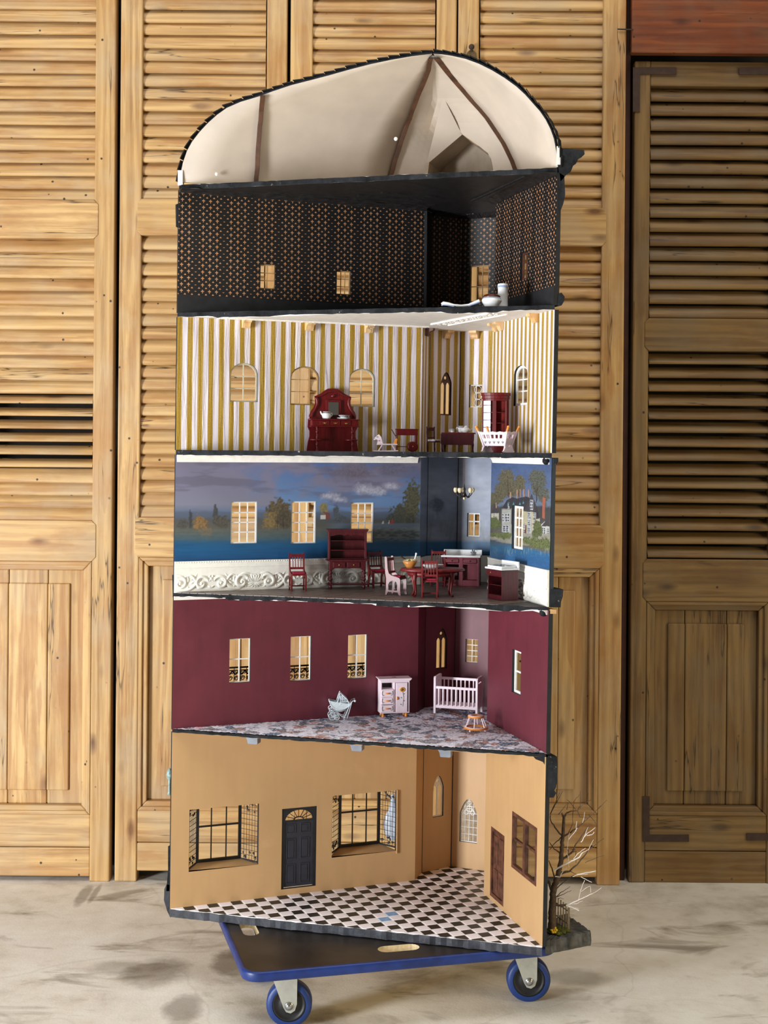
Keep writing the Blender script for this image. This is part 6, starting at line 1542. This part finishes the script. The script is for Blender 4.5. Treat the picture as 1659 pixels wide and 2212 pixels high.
for k, z in enumerate((.0135, .0335, .0525)):
    dd = bn('drawer', -w+.002, -.004, d0-.0022, d0+.001, z, z+.0185); m = MB(); m.tube([(-.0225, d0-.003, z+.0095), (-.0215, d0-.0048, z+.0095), (-.0155, d0-.0048, z+.0095), (-.0145, d0-.003, z+.0095)], .0018, 8); m.build('orange_handle', m_orange, dd)
    m = MB()
    for sx in (-1, 1):
        xx = -.0185+sx*.0105; m.tube([(xx-sx*.003, d0-.0024, z+.006), (xx, d0-.0024, z+.004), (xx+sx*.002, d0-.0024, z+.009), (xx+sx*.001, d0-.0024, z+.014)], .0006, 4); m.sphere((xx+sx*.001, d0-.0024, z+.0145), .001, 6)
    m.build('leaf_print', m_leafgrey, dd)
dd = MB().box(.0015, w-.0055, d0-.0022, d0+.001, .013, .0885).build('door', m_pinkw, r, .0006)
cxs, czs = .0165, .071; m = MB()
for k in range(12): an = 2*pi*k/12; m.sphere((cxs+.0048*cos(an), d0-.0023, czs+.0048*sin(an)), .0017, 6)
m.lathe([(.0045, -.0003), (.0045, .0003), (.0, .0003)], 14, M=Matrix.Translation((cxs, d0-.0026, czs)) @ Matrix.Rotation(pi/2, 4, 'X')); m.build('sunflower_petals', m_sunyellow, dd)
m = MB(); m.lathe([(.0032, -.0003), (.0032, .0004), (.0, .0004)], 12, M=Matrix.Translation((cxs, d0-.003, czs)) @ Matrix.Rotation(pi/2, 4, 'X')); m.build('sunflower_heart', m_sunbrown, dd)
m = MB(); m.tube([(cxs+.001, d0-.0024, .065), (cxs+.0035, d0-.0024, .050), (cxs+.002, d0-.0024, .038), (cxs+.001, d0-.0024, .028)], .0005, 5)
for (x, z, s_) in ((.004, .060, 1), (-.002, .050, -1), (.004, .042, 1), (-.003, .033, -1)): m.lathe([(.0, -.0026), (.0014, 0), (.0, .0026)], 8, M=Matrix.Translation((cxs+x, d0-.0024, z)) @ Matrix.Rotation(s_*.9, 4, 'Y') @ Matrix.Scale(.25, 4, (0, 1, 0)))
m.build('stem_print', m_leafgrey, dd)
m = MB(); m.sphere((.0042, d0-.0035, .049), .0022, 10, sz=2.0); m.build('orange_knob', m_orange, dd)
for x in (-.027, .027):
    for y in (-.012, .012): m = MB(); m.lathe([(.0030, 0), (.0032, .001), (.0028, .010), (.0, .010)], 12, (x, y, 0)); m.build('orange_foot', m_orange, r)
pd = onz(850, 1549, ZN)+Vector((0, .016, 0)); put(r, pd, radians(12), 'pale pink nursery dresser with three drawers and a sunflower door', 'dresser').scale = (1.07, 1.0, .95)

r = empty('crib'); w, d, h = .050, .027, .084
for x in (-w, w):
    for y in (-d, d): m = MB(); m.box(x-.0026, x+.0026, y-.0026, y+.0026, 0, h if y < 0 else h+.0); m.build('corner_post', m_pinkw, r, .0006)
for s_ in (-1, 1):
    m = MB(); m.plate([(-d+.0026, .014), (d-.0026, .014), (d-.0026, .080), (d-.0026, .083), (-d+.0026, .083)], [[(-.014+.010*i, .0715), (-.008+.010*i, .0715), (-.008+.010*i, .0745), (-.014+.010*i, .0745)] for i in range(3)], lambda a, b, dd, s_=s_: (s_*w+dd, a, b), 0, 0, 0, .0012, -.0012); m.build('end_panel', m_pinkw, r)
    m = MB(); m.box(s_*w-.0028, s_*w+.0028, -d, d, .083, .086); m.build('end_rail', m_pinkw, r, .0006)
for y, zt_ in ((-d, .064), (d, .078)):
    m = MB(); m.box(-w+.0026, w-.0026, y-.0015, y+.0015, zt_-.006, zt_); m.build('top_rail', m_pinkw, r, .0005); m = MB(); m.box(-w+.0026, w-.0026, y-.0015, y+.0015, .013, .0195); m.build('bottom_rail', m_pinkw, r, .0005)
    for i in range(9): x = -.0405+.0101*i; m = MB(); m.box(x-.0014, x+.0014, y-.001, y+.001, .0195, zt_-.006); m.build('slat', m_pinkw, r)
m = MB(); m.box(-w+.003, w-.003, -d+.002, d-.002, .018, .0205); m.build('mattress_board', m_pinkw, r)
put(r, onz(991, 1543.5, ZN)+Vector((0, .027, 0)), radians(-17), 'white slatted crib standing in the corner of the maroon nursery', 'crib').scale = (1.07, 1.0, 1.06)

r = empty('baby_walker')
def ring(name, R, z, hgt, wd, mat, mi2):
    m = MB(); m.lathe([(R-wd, z), (R, z), (R, z+hgt), (R-wd, z+hgt), (R-wd, z)], 32); o = m.build(name, mat, r)
    m = MB(); m.lathe([(R-wd, z+hgt), (R-.0008, z+hgt), (R-.0012, z+hgt+.0006), (R-wd, z+hgt+.0006)], 32); m.build('painted_top', m_pinkw, o)
ring('lower_ring', .0285, .005, .0042, .006, m_orange, 0); ring('upper_ring', .0192, .031, .0042, .0085, m_orange, 0)
for k in range(6): an = 2*pi*k/6+.3; m = MB(); m.rod((.0255*cos(an), .0255*sin(an), .0092), (.0165*cos(an), .0165*sin(an), .031), .0014, 8); m.build('strut', m_pinkw, r)
for k in range(4): an = 2*pi*k/4+.95; m = MB(); m.sphere((.0255*cos(an), .0255*sin(an), .0026), .0027, 10); m.build('bead_foot', m_pinkw, r)
put(r, onz(1028, 1578, ZN), 0, 'orange and white round baby walker on the carpet below the crib', 'baby walker')

r = empty('doll_pram')                                       # side view: hood left, handle right
WR = .0009
def wt(n, pts, rad=WR, mat=m_wire, closed=False): m = MB(); m.tube(pts, rad, 6, closed=closed); return m.build(n, mat, r)
m = MB(); rows = [(-.036, -.0335, .050, .011), (-.030, -.008, .036, .011)]
N = 12; vs = []
for i in range(N+1):
    a = pi*i/N
    for j in range(9):
        y = -.012+.024*j/8; f = 1-(abs(j-4)/4)**2*.35
        x = -.009-.026*cos(a)*(1 if a < pi/2 else .85); z = .0405-.0235*sin(a)*f+ (.006*(1-sin(a)) if a < pi/2 else -.002*(1-sin(a)))
        vs.append((x, y, z))
m.add(vs, [(i*9+j, i*9+j+1, (i+1)*9+j+1, (i+1)*9+j) for i in range(N) for j in range(8)], 0, True)
for sgn in (0, 8): m.add([vs[i*9+sgn] for i in range(N+1)], [list(range(N+1))])
o = m.build('basket', m_wicker, r, recalc=False)
for y in (-.012, .012):
    rim = [vs[i*9+(0 if y < 0 else 8)] for i in range(N+1)]
    wt('basket_rim', [(-.0355, y, .0465), (-.020, y, .0415), (0, y, .0385), (.0135, y, .0385)], .0013)
    wt('basket_keel', rim, .0011)
    hood = [(-.0165, y, .0415), (-.0125, y, .054), (-.009, y, .0655), (-.002, y, .058), (.007, y, .050), (.0135, y, .0385)]
    wt('hood_hoop', hood, .0013); wt('hood_rib', [(-.010, y, .0635), (-.008, y, .050), (-.009, y, .036)], .0008); wt('hood_rib', [(-.004, y, .0595), (-.004, y, .048), (-.008, y, .037)], .0006)
    m = MB()
    for (cx_, cz_, R_) in ((-.0115, .052, .003), (-.005, .050, .0035), (.001, .050, .003), (.003, .044, .003), (-.002, .044, .0025), (.008, .044, .0025)): m.tube([(cx_+R_*(1-i/18*.8)*cos(i*.6), y, cz_+R_*(1-i/18*.8)*sin(i*.6)) for i in range(18)], .0005, 4)
    m.build('hood_filigree', m_wire, r)
    wt('handle_bar', [(.0005, y, .004), (.008, y, .022), (.0165, y, .040), (.021, y, .0455), (.0265, y, .0455)], .0011); wt('handle_strut', [(.0075, y, .003), (.0135, y, .022), (.019, y, .043)], .0009)
    wt('large_scroll', [(-.0315+.0055*cos(a)*(1-a/16), y, .0255+.0055*sin(a)*(1-a/16)) for a in np.linspace(.3, 6.2, 20)], .0010)
    wt('spring', [(-.034, y, .018), (-.026, y, .020), (-.016, y, .016), (-.006, y, .009), (.004, y, .006)], .0010)
    for (wx, wr) in ((-.0285, .0085), (-.0175, .0062)): 
        o = wt('wheel', [(wx+wr*cos(2*pi*i/24), y*1.1, wr+.0004+wr*sin(2*pi*i/24)) for i in range(24)], .0009, closed=True)
        m = MB()
        for k in range(4): m.rod((wx+wr*cos(pi*k/4), y*1.1, wr+wr*sin(pi*k/4)), (wx-wr*cos(pi*k/4), y*1.1, wr-wr*sin(pi*k/4)), .0004, 4)
        m.build('spokes', m_wire, o)
m = MB(); vs = []; hp = [(-.0165, .0415), (-.0125, .054), (-.009, .0655), (-.002, .058), (.007, .050), (.0135, .0385)]
for x, z in hp:
    for y in (-.0115, .0115): vs.append((x+.0005, y, z-.0003))
m.add(vs, [(2*i, 2*i+1, 2*i+3, 2*i+2) for i in range(2, 5)]); m.build('hood_mesh', m_wicker, r, recalc=False)
m = MB(); m.rod((.0265, -.013, .0455), (.0265, .013, .0455), .0013, 8); m.sphere((.0265, -.0135, .0455), .0028, 8); m.sphere((.0265, .0135, .0455), .0028, 8); m.build('handle', m_wire, r)
m = MB(); m.rod((-.0285, -.013, .009), (-.0285, .013, .009), .0008, 6); m.build('axle', m_wire, r); m = MB(); m.rod((.0005, -.0125, .0016), (.0005, .0125, .0016), .001, 6); m.build('rest_bar', m_wire, r)
put(r, onz(742, 1553, ZN+.0005), .12, 'white wire doll pram with filigree hood against the maroon wall', 'pram')

# ---------------------------------------------------------------- top room ceramics
ZB_ = ZC2+.0005
r = empty('toilet_bowl'); m = MB(); m.lathe([(.0155, 0), (.0165, .001), (.0165, .0035), (.0175, .006), (.0222, .0135), (.0225, .0165), (.0205, .020), (.0185, .0235), (.0, .0235)], 28); m.build('bowl', m_ceramic, r)
m = MB(); m.lathe([(.0206, .0198), (.0194, .0222), (.0196, .0224), (.0208, .020)], 28); m.build('blue_line', m_ceramblue, r)
m = MB(); m.lathe([(.0192, .0236), (.0195, .025), (.0165, .0285), (.012, .030), (.0, .0302)], 28); m.build('brown_lid', m_seatbrown, r)
put(r, Vector((at(1062, 660, 3.085).x, 3.085, ZB_)), 0, 'squat white ceramic toilet bowl with brown lid at the front edge of the black room', 'toilet')
r = empty('ceramic_column'); m = MB(); m.lathe([(.0125, 0), (.0125, .002), (.0115, .004), (.0112, .046), (.0118, .050), (.0122, .0535), (.0115, .0565), (.009, .0575), (.0, .0575)], 28); m.build('shaft', m_ceramic, r)
m = MB(); m.lathe([(.0119, .0488), (.0124, .0528), (.0126, .0526), (.0121, .0486)], 28); m.build('blue_band', m_ceramblue, r)
put(r, Vector((at(1086, 658, 3.115).x, 3.115, ZB_)), 0, 'tall white ceramic column with blue rim behind the toilet bowl', 'column')
r = empty('ceramic_basin_piece'); m = MB()
q = [(-.050, 0, .0065, .0045), (-.046, 0, .0085, .0065), (-.036, 0, .0075, .0058), (-.022, 0, .0045, .0042), (-.006, 0, .0035, .0038), (.010, 0, .005, .0042), (.022, 0, .0095, .0056), (.034, 0, .014, .0065)]
m.tube([(x, y, z+.0005) for x, y, z, _ in q], [r_*.72 for *_, r_ in q], 12, M=Matrix.Scale(1.5, 4, (0, 1, 0))); m.build('body', m_ceramic, r)
m = MB(); m.tube([(x, y-.004, max(.0012, z-.0025)) for x, y, z, _ in q[:4]], [.0017]*4, 8); m.tube([(x, y-.0045, max(.0012, z-.002)) for x, y, z, _ in q[5:]], [.002]*3, 8); m.build('blue_edge', m_ceramblue, r)
put(r, Vector((at(1000, 660, 3.13).x, 3.085, ZB_)), -.05, 'long curved white ceramic piece with blue edge lying left of the toilet', 'ceramic piece')

# ---------------------------------------------------------------- the dolly
ZT_ = ZG-.0208                                               # top of the board
L0, L1_ = onz(477, 1988, ZT_), onz(517, 2078, ZT_); F0, F1_ = onz(560, 2102, ZT_), onz(1140, 2050, ZT_)
fd = (F1_-F0).normalized(); fp = Vector((-fd.y, fd.x, 0)); ld = (L1_-L0).normalized()
t = ((L0-F0).x*ld.y-(L0-F0).y*ld.x)/(fd.x*ld.y-fd.y*ld.x); DC = F0+fd*t          # front left corner
DW, DD_ = .70, .50
DOLLY = empty('furniture_dolly', (DC.x, DC.y, 0), math.atan2(fd.y, fd.x), 'black topped furniture dolly with blue bumper carrying the dollhouse', 'dolly')
def rrect(x0, x1, y0, y1, R, n=8):
    pts = []
    for cx_, cy_, a0 in ((x1-R, y0+R, -90), (x1-R, y1-R, 0), (x0+R, y1-R, 90), (x0+R, y0+R, 180)):
        for k in range(n+1): a = radians(a0+90*k/n); pts.append((cx_+R*cos(a), cy_+R*sin(a)))
    return pts
slots = []
def slot(cx_, cy_, l, w_, ang):
    pts = []; c_, s_ = cos(ang), sin(ang)
    for sg in (1, -1):
        for k in range(9): a = radians(-90+180*k/8); x = sg*(l/2-w_/2)+sg*w_/2*cos(a); y = sg*w_/2*sin(a); pts.append((cx_+x*c_-y*s_, cy_+x*s_+y*c_))
    return pts
sA = onz(861, 2048, ZT_)-DC; sxA, syA = sA.dot(fd), sA.dot(fp); sB = onz(537, 2004, ZT_)-DC; sxB, syB = sB.dot(fd), sB.dot(fp)
hl = [slot(sxA, syA, .094, .038, 0), slot(sxB, max(syB, .15), .105, .036, pi/2)]
m = MB(); m.plate(rrect(.004, DW-.004, .004, DD_-.004, .036), hl, lambda a, b, d: (a, b, d), 0, 1, 1, ZT_, ZT_-.018)
m.build('board', [m_board, m_ply], DOLLY, label='black scuffed board with two pale plywood hand slots')
m = MB(); ring_ = [(x, y, ZT_-.0095) for x, y in rrect(.001, DW-.001, .001, DD_-.001, .038)]
vs = []; fs = []; K = 8; n = len(ring_); out_ = rrect(-.002, DW+.002, -.002, DD_+.002, .040); inn = rrect(.006, DW-.006, .006, DD_-.006, .034)
for (xo, yo), (xi, yi) in zip(out_, inn):
    for (f, z) in ((1, ZT_+.0012), (.45, ZT_+.0012), (.1, ZT_-.001), (0, ZT_-.005), (0, ZT_-.016), (.15, ZT_-.0195), (.6, ZT_-.0205), (1, ZT_-.0205)): vs.append((xo+(xi-xo)*f, yo+(yi-yo)*f, z))
m.add(vs, [(i*K+k, ((i+1) % n)*K+k, ((i+1) % n)*K+(k+1) % K, i*K+(k+1) % K) for i in range(n) for k in range(K)], 0, True)
m.build('blue_bumper', m_blue, DOLLY, label='scuffed blue rubber edge')
def caster(x, y, ang, name='caster'):
    c = empty(name, (x, y, 0), ang); c.parent = DOLLY; zb = ZT_-.018
    m = MB(); R = .0495; m.lathe([(R-.013, -.016), (R-.004, -.016), (R, -.011), (R, .011), (R-.004, .016), (R-.013, .016)], 40, cap=False, M=Matrix.Translation((0, 0, R)) @ Matrix.Rotation(pi/2, 4, 'X')); m.build('tyre', m_bluer, c)
    m = MB(); m.lathe([(.006, -.015), (.020, -.013), (.026, -.009), (.032, -.014), (R-.0125, -.0155), (R-.0125, .0155), (.032, .014), (.026, .009), (.020, .013), (.006, .015)], 32, M=Matrix.Translation((0, 0, R)) @ Matrix.Rotation(pi/2, 4, 'X')); m.build('wheel_hub', m_hub, c)
    for sy in (-1, 1):
        m = MB(); q = [(-.045, zb-.003), (.018, zb-.003), (.0175, R+.004), (.013, R-.010), (.004, R-.016), (-.006, R-.013), (-.012, R-.003), (-.038, zb-.020)]
        m.prism(q, sy*.0205-.0012, sy*.0205+.0012, 'y'); m.build('fork_plate', m_zinc, c, .0006)
    m = MB(); m.box(-.046, .028, -.028, .028, zb-.005, zb); m.build('mounting_plate', m_zinc, c, .001)
    m = MB(); m.rod((0, -.026, R), (0, .026, R), .004, 8); m.lathe([(.0075, .0215), (.0075, .0265), (.0, .0265)], 6, M=Matrix.Translation((0, 0, R)) @ Matrix.Rotation(pi/2, 4, 'X')); m.lathe([(.0095, .0207), (.0095, .0222), (.0, .0222)], 16, M=Matrix.Translation((0, 0, R)) @ Matrix.Rotation(pi/2, 4, 'X')); m.build('axle_bolt', m_bolt, c)
    return c
for (px, py) in ((1141, 2113), (625, 2165)):
    p = onz(px, py, .0495)-DC; caster(p.dot(fd), p.dot(fp), -math.atan2(fd.y, fd.x)+.02)
p = onz(545, 2020, .06)-DC; caster(.12, DD_-.14, radians(40)); caster(DW-.09, DD_-.09, .3)

# ---------------------------------------------------------------- outside base at the right: garden ledge, tree, fence
YF = P('F', .3).y
def gp(x, y, z=None, Y=None): return onz(x, y, z) if z is not None else at(x, y, Y)
ZL = ZG+.012
l0, l1, l2_, l3 = onz(1180, 2032, ZL), onz(1277, 2013, ZL), onz(1226, 1976, ZL), onz(1186, 1985, ZL)
m = MB(); N = 22; ringt = []
corn = [l0, l1, l2_, l3]
for i in range(4):
    a, b = corn[i], corn[(i+1) % 4]; k = int((b-a).length/.006)+2
    for j in range(k): p = a.lerp(b, j/k); ringt.append(p+Vector((random.uniform(-.0015, .0015), random.uniform(-.0015, .0015), random.uniform(-.002, .003))))
n = len(ringt); cen = sum(ringt, Vector())/n; cen.z = ZL+.002
mid = [p+(p-cen)*.02+Vector((random.uniform(-.001, .001), random.uniform(-.001, .001), -.018)) for p in ringt]; bot = [Vector((p.x, p.y, ZT_+.003)) for p in ringt]
m.add(ringt+mid+bot+[cen], [(i, (i+1) % n, n+(i+1) % n, n+i) for i in range(n)]+[(n+i, n+(i+1) % n, 2*n+(i+1) % n, 2*n+i) for i in range(n)]+[((i+1) % n, i, 3*n) for i in range(n)]+[list(range(2*n, 3*n))])
hpart(m, 'garden_ledge', plain('mossy_rock', srgb(86, 84, 80), .75, .4, 45, .9), label='rough dark stone ledge outside the right wall')
m = MB(); pm = onz(1212, 2018, ZL)
for k in range(60):
    a = random.random()*2*pi; q = random.random()**.5; m.sphere((pm.x+.022*q*cos(a)-.006, pm.y+.022*q*sin(a)+.012, ZL+.001+random.random()*.004), random.uniform(.003, .007), 7, sz=.6)
tag(hpart(m, 'moss', m_moss), kind='stuff')
fw_ = empty('yellow_flower', onz(1196, 2012, ZL+.006)+Vector((0, -.004, 0))); m = MB(); m.sphere((0, 0, .004), .003, 8); m.build('flower_heart', m_sunyellow, fw_)
for k in range(6): an = 2*pi*k/6; m = MB(); m.sphere((.005*cos(an), .002*sin(an), .004+.005*sin(an)), .0038, 7, sz=.8); m.build('petal', m_yflower, fw_)
m = MB(); m.rod((0, 0, -.006), (0, 0, .003), .0012, 6); m.build('stem', m_moss, fw_)
tag(fw_, 'small yellow flower growing in the moss at the tree foot', 'flower')
fen = empty('picket_fence', onz(1210, 2002, ZL)); FL_ = fen.location.copy()
fa, fb = onz(1200, 1992, ZL), onz(1228, 2012, ZL)
for k in range(6):
    p = fa.lerp(fb, k/5)-FL_; hh = .058+random.uniform(-.002, .002); m = MB(); big = k == 5; w_ = .0026 if big else .0016
    m.box(p.x-w_, p.x+w_, p.y-.0012, p.y+.0012, -.002, hh-(.006 if big else 0)); m.build('picket', m_picket, fen, .0004)
for z in (.016, .044): m = MB(); m.tube([fa-FL_+Vector((0, .002, z)), fb-FL_+Vector((0, .002, z))], .0014, 4); m.build('fence_rail', m_picket, fen)
tag(fen, 'short weathered picket fence behind the bare tree outside the right wall', 'fence')
# bare tree
YT = 3.06
def tp_(x, y, dy=0.0): return at(1170+x/5.53, 1680+y/5.53, YT+dy)
tb = tp_(128, 1770); TREE = empty('bare_tree', (tb.x, tb.y, ZL-.001)); TL = TREE.location.copy()
def branch(pts, r0, r1, mat, name, parent, wob=2.0):
    q = [tp_(*p)-TL for p in pts]; out = []; N = (len(q)-1)*4+1
    for i in range(N):
        f = i/4; k = min(int(f), len(q)-2); out.append(q[k].lerp(q[k+1], f-k)+Vector((random.uniform(-1, 1), random.uniform(-1, 1), random.uniform(-1, 1)))*(wob*.00035 if 0 < i < N-1 else 0))
    if mat is m_birch: r0, r1 = r0*.55, r1*.6
    elif name == 'branch': r0, r1 = r0*.62, r1*.8
    else: r0 = r0*.72 if name == 'trunk' else r0*.7
    m = MB(); m.tube(out, [r0+(r1-r0)*i/(N-1) for i in range(N)], 7); return m.build(name, mat, parent)
trunk = branch([(130, 1790), (122, 1650), (128, 1520), (135, 1400), (160, 1280), (195, 1180), (215, 1080), (235, 960), (242, 840), (250, 720), (265, 560), (268, 450)], .0155/1.25, .0030, m_bark, 'trunk', TREE, 3)
branch([(150, 1400), (115, 1330), (95, 1260), (70, 1230, .03)], .005, .003, m_bark, 'root_branch', TREE)
BR = [([(265, 480), (245, 440), (240, 420)], .003, .0012), ([(268, 470), (300, 420), (350, 400), (430, 395), (445, 350), (590, 262)], .0032, .0006), ([(430, 395), (455, 470), (560, 480), (705, 335)], .002, .0005), ([(250, 705), (180, 620), (105, 510), (105, 430), (215, 180)], .0034, .0006), ([(105, 430), (160, 330), (250, 160)], .002, .0005), ([(255, 705), (350, 650), (470, 560), (560, 480), (780, 265)], .0036, .0006), ([(250, 700), (160, 780), (95, 860)], .0022, .0008), ([(225, 905), (150, 850), (95, 770, .01)], .003, .0008),
      ([(240, 980), (300, 940), (370, 880), (410, 790), (540, 600), (560, 540)], .0045, .0008), ([(350, 890), (410, 880), (410, 1020)], .0018, .0006), ([(225, 1130), (330, 1120), (420, 1040), (520, 920), (560, 860), (745, 725)], .0036, .0009), ([(520, 1015), (640, 960), (750, 925)], .0012, .0005), ([(160, 1180), (260, 1140), (340, 1120), (410, 1150)], .0028, .0006), ([(190, 1230), (300, 1220), (400, 1160)], .0026, .0008), ([(170, 1330), (260, 1250), (340, 1190)], .0022, .0006), ([(180, 1420), (230, 1370), (340, 1300)], .002, .0005), ([(180, 1425), (260, 1390), (355, 1345)], .0016, .0005), ([(190, 1440), (230, 1440), (265, 1450)], .0012, .0004),
      ([(160, 1520), (230, 1525), (290, 1525)], .0042, .0028), ([(150, 1180), (120, 1080), (85, 990, .01)], .003, .0012), ([(300, 380), (320, 290)], .0014, .0004), ([(200, 440), (320, 295)], .0012, .0004), ([(380, 290), (450, 200)], .001, .0004), ([(460, 370), (460, 160)], .0013, .0005), ([(370, 480), (380, 330), (390, 290)], .0012, .0004), ([(560, 440), (620, 510), (670, 575)], .0014, .0008), ([(320, 660), (370, 560), (370, 470)], .0014, .0005), ([(410, 380), (330, 280), (300, 262)], .0012, .0005), ([(300, 960), (320, 870), (295, 820)], .0016, .0005), ([(400, 860), (330, 850), (290, 890)], .0014, .0005)]
for pts, a, b in BR: branch(pts, a, b, m_bark, 'branch', TREE)
WH = [([(150, 1110), (230, 1060), (330, 1010), (450, 950), (490, 895)], .0036, .0022), ([(380, 970), (440, 900), (525, 840)], .0016, .001), ([(490, 895), (560, 860), (620, 740)], .0016, .0007), ([(160, 1180), (220, 1185), (260, 1110), (300, 1070)], .0022, .0012), ([(300, 870), (320, 960), (330, 1070)], .0012, .0006), ([(320, 740), (380, 670), (430, 600)], .0018, .001), ([(410, 640), (420, 520)], .0014, .0008), ([(310, 860), (315, 750), (335, 655)], .0012, .0006), ([(470, 770), (520, 690), (640, 595)], .0020, .001), ([(510, 700), (555, 590)], .0014, .0008), ([(540, 690), (600, 680), (630, 650)], .0018, .0012), ([(490, 540), (515, 410)], .001, .0006),
      ([(420, 1160), (500, 1140), (645, 1115)], .0022, .0016), ([(370, 1180), (440, 1160), (550, 1150)], .0014, .001), ([(470, 1185), (540, 1220), (600, 1250)], .0014, .0011), ([(515, 1225), (465, 1350), (440, 1460)], .0012, .0009), ([(470, 1360), (580, 1290), (585, 1370)], .001, .0008), ([(290, 1530), (380, 1490), (490, 1440), (600, 1385)], .0028, .0016), ([(490, 1440), (600, 1390), (715, 1315)], .0012, .0008), ([(310, 1525), (370, 1550), (445, 1585)], .0028, .002), ([(350, 1545), (440, 1560)], .001, .0006), ([(360, 1510), (430, 1500), (490, 1470)], .0012, .0006)]
for pts, a, b in WH: branch([(p[0], p[1], -.012) for p in pts], a, b, m_birch, 'pale_branch', TREE)
tag(TREE, 'bare model tree with whitened twigs on the stone ledge outside the right wall', 'tree')
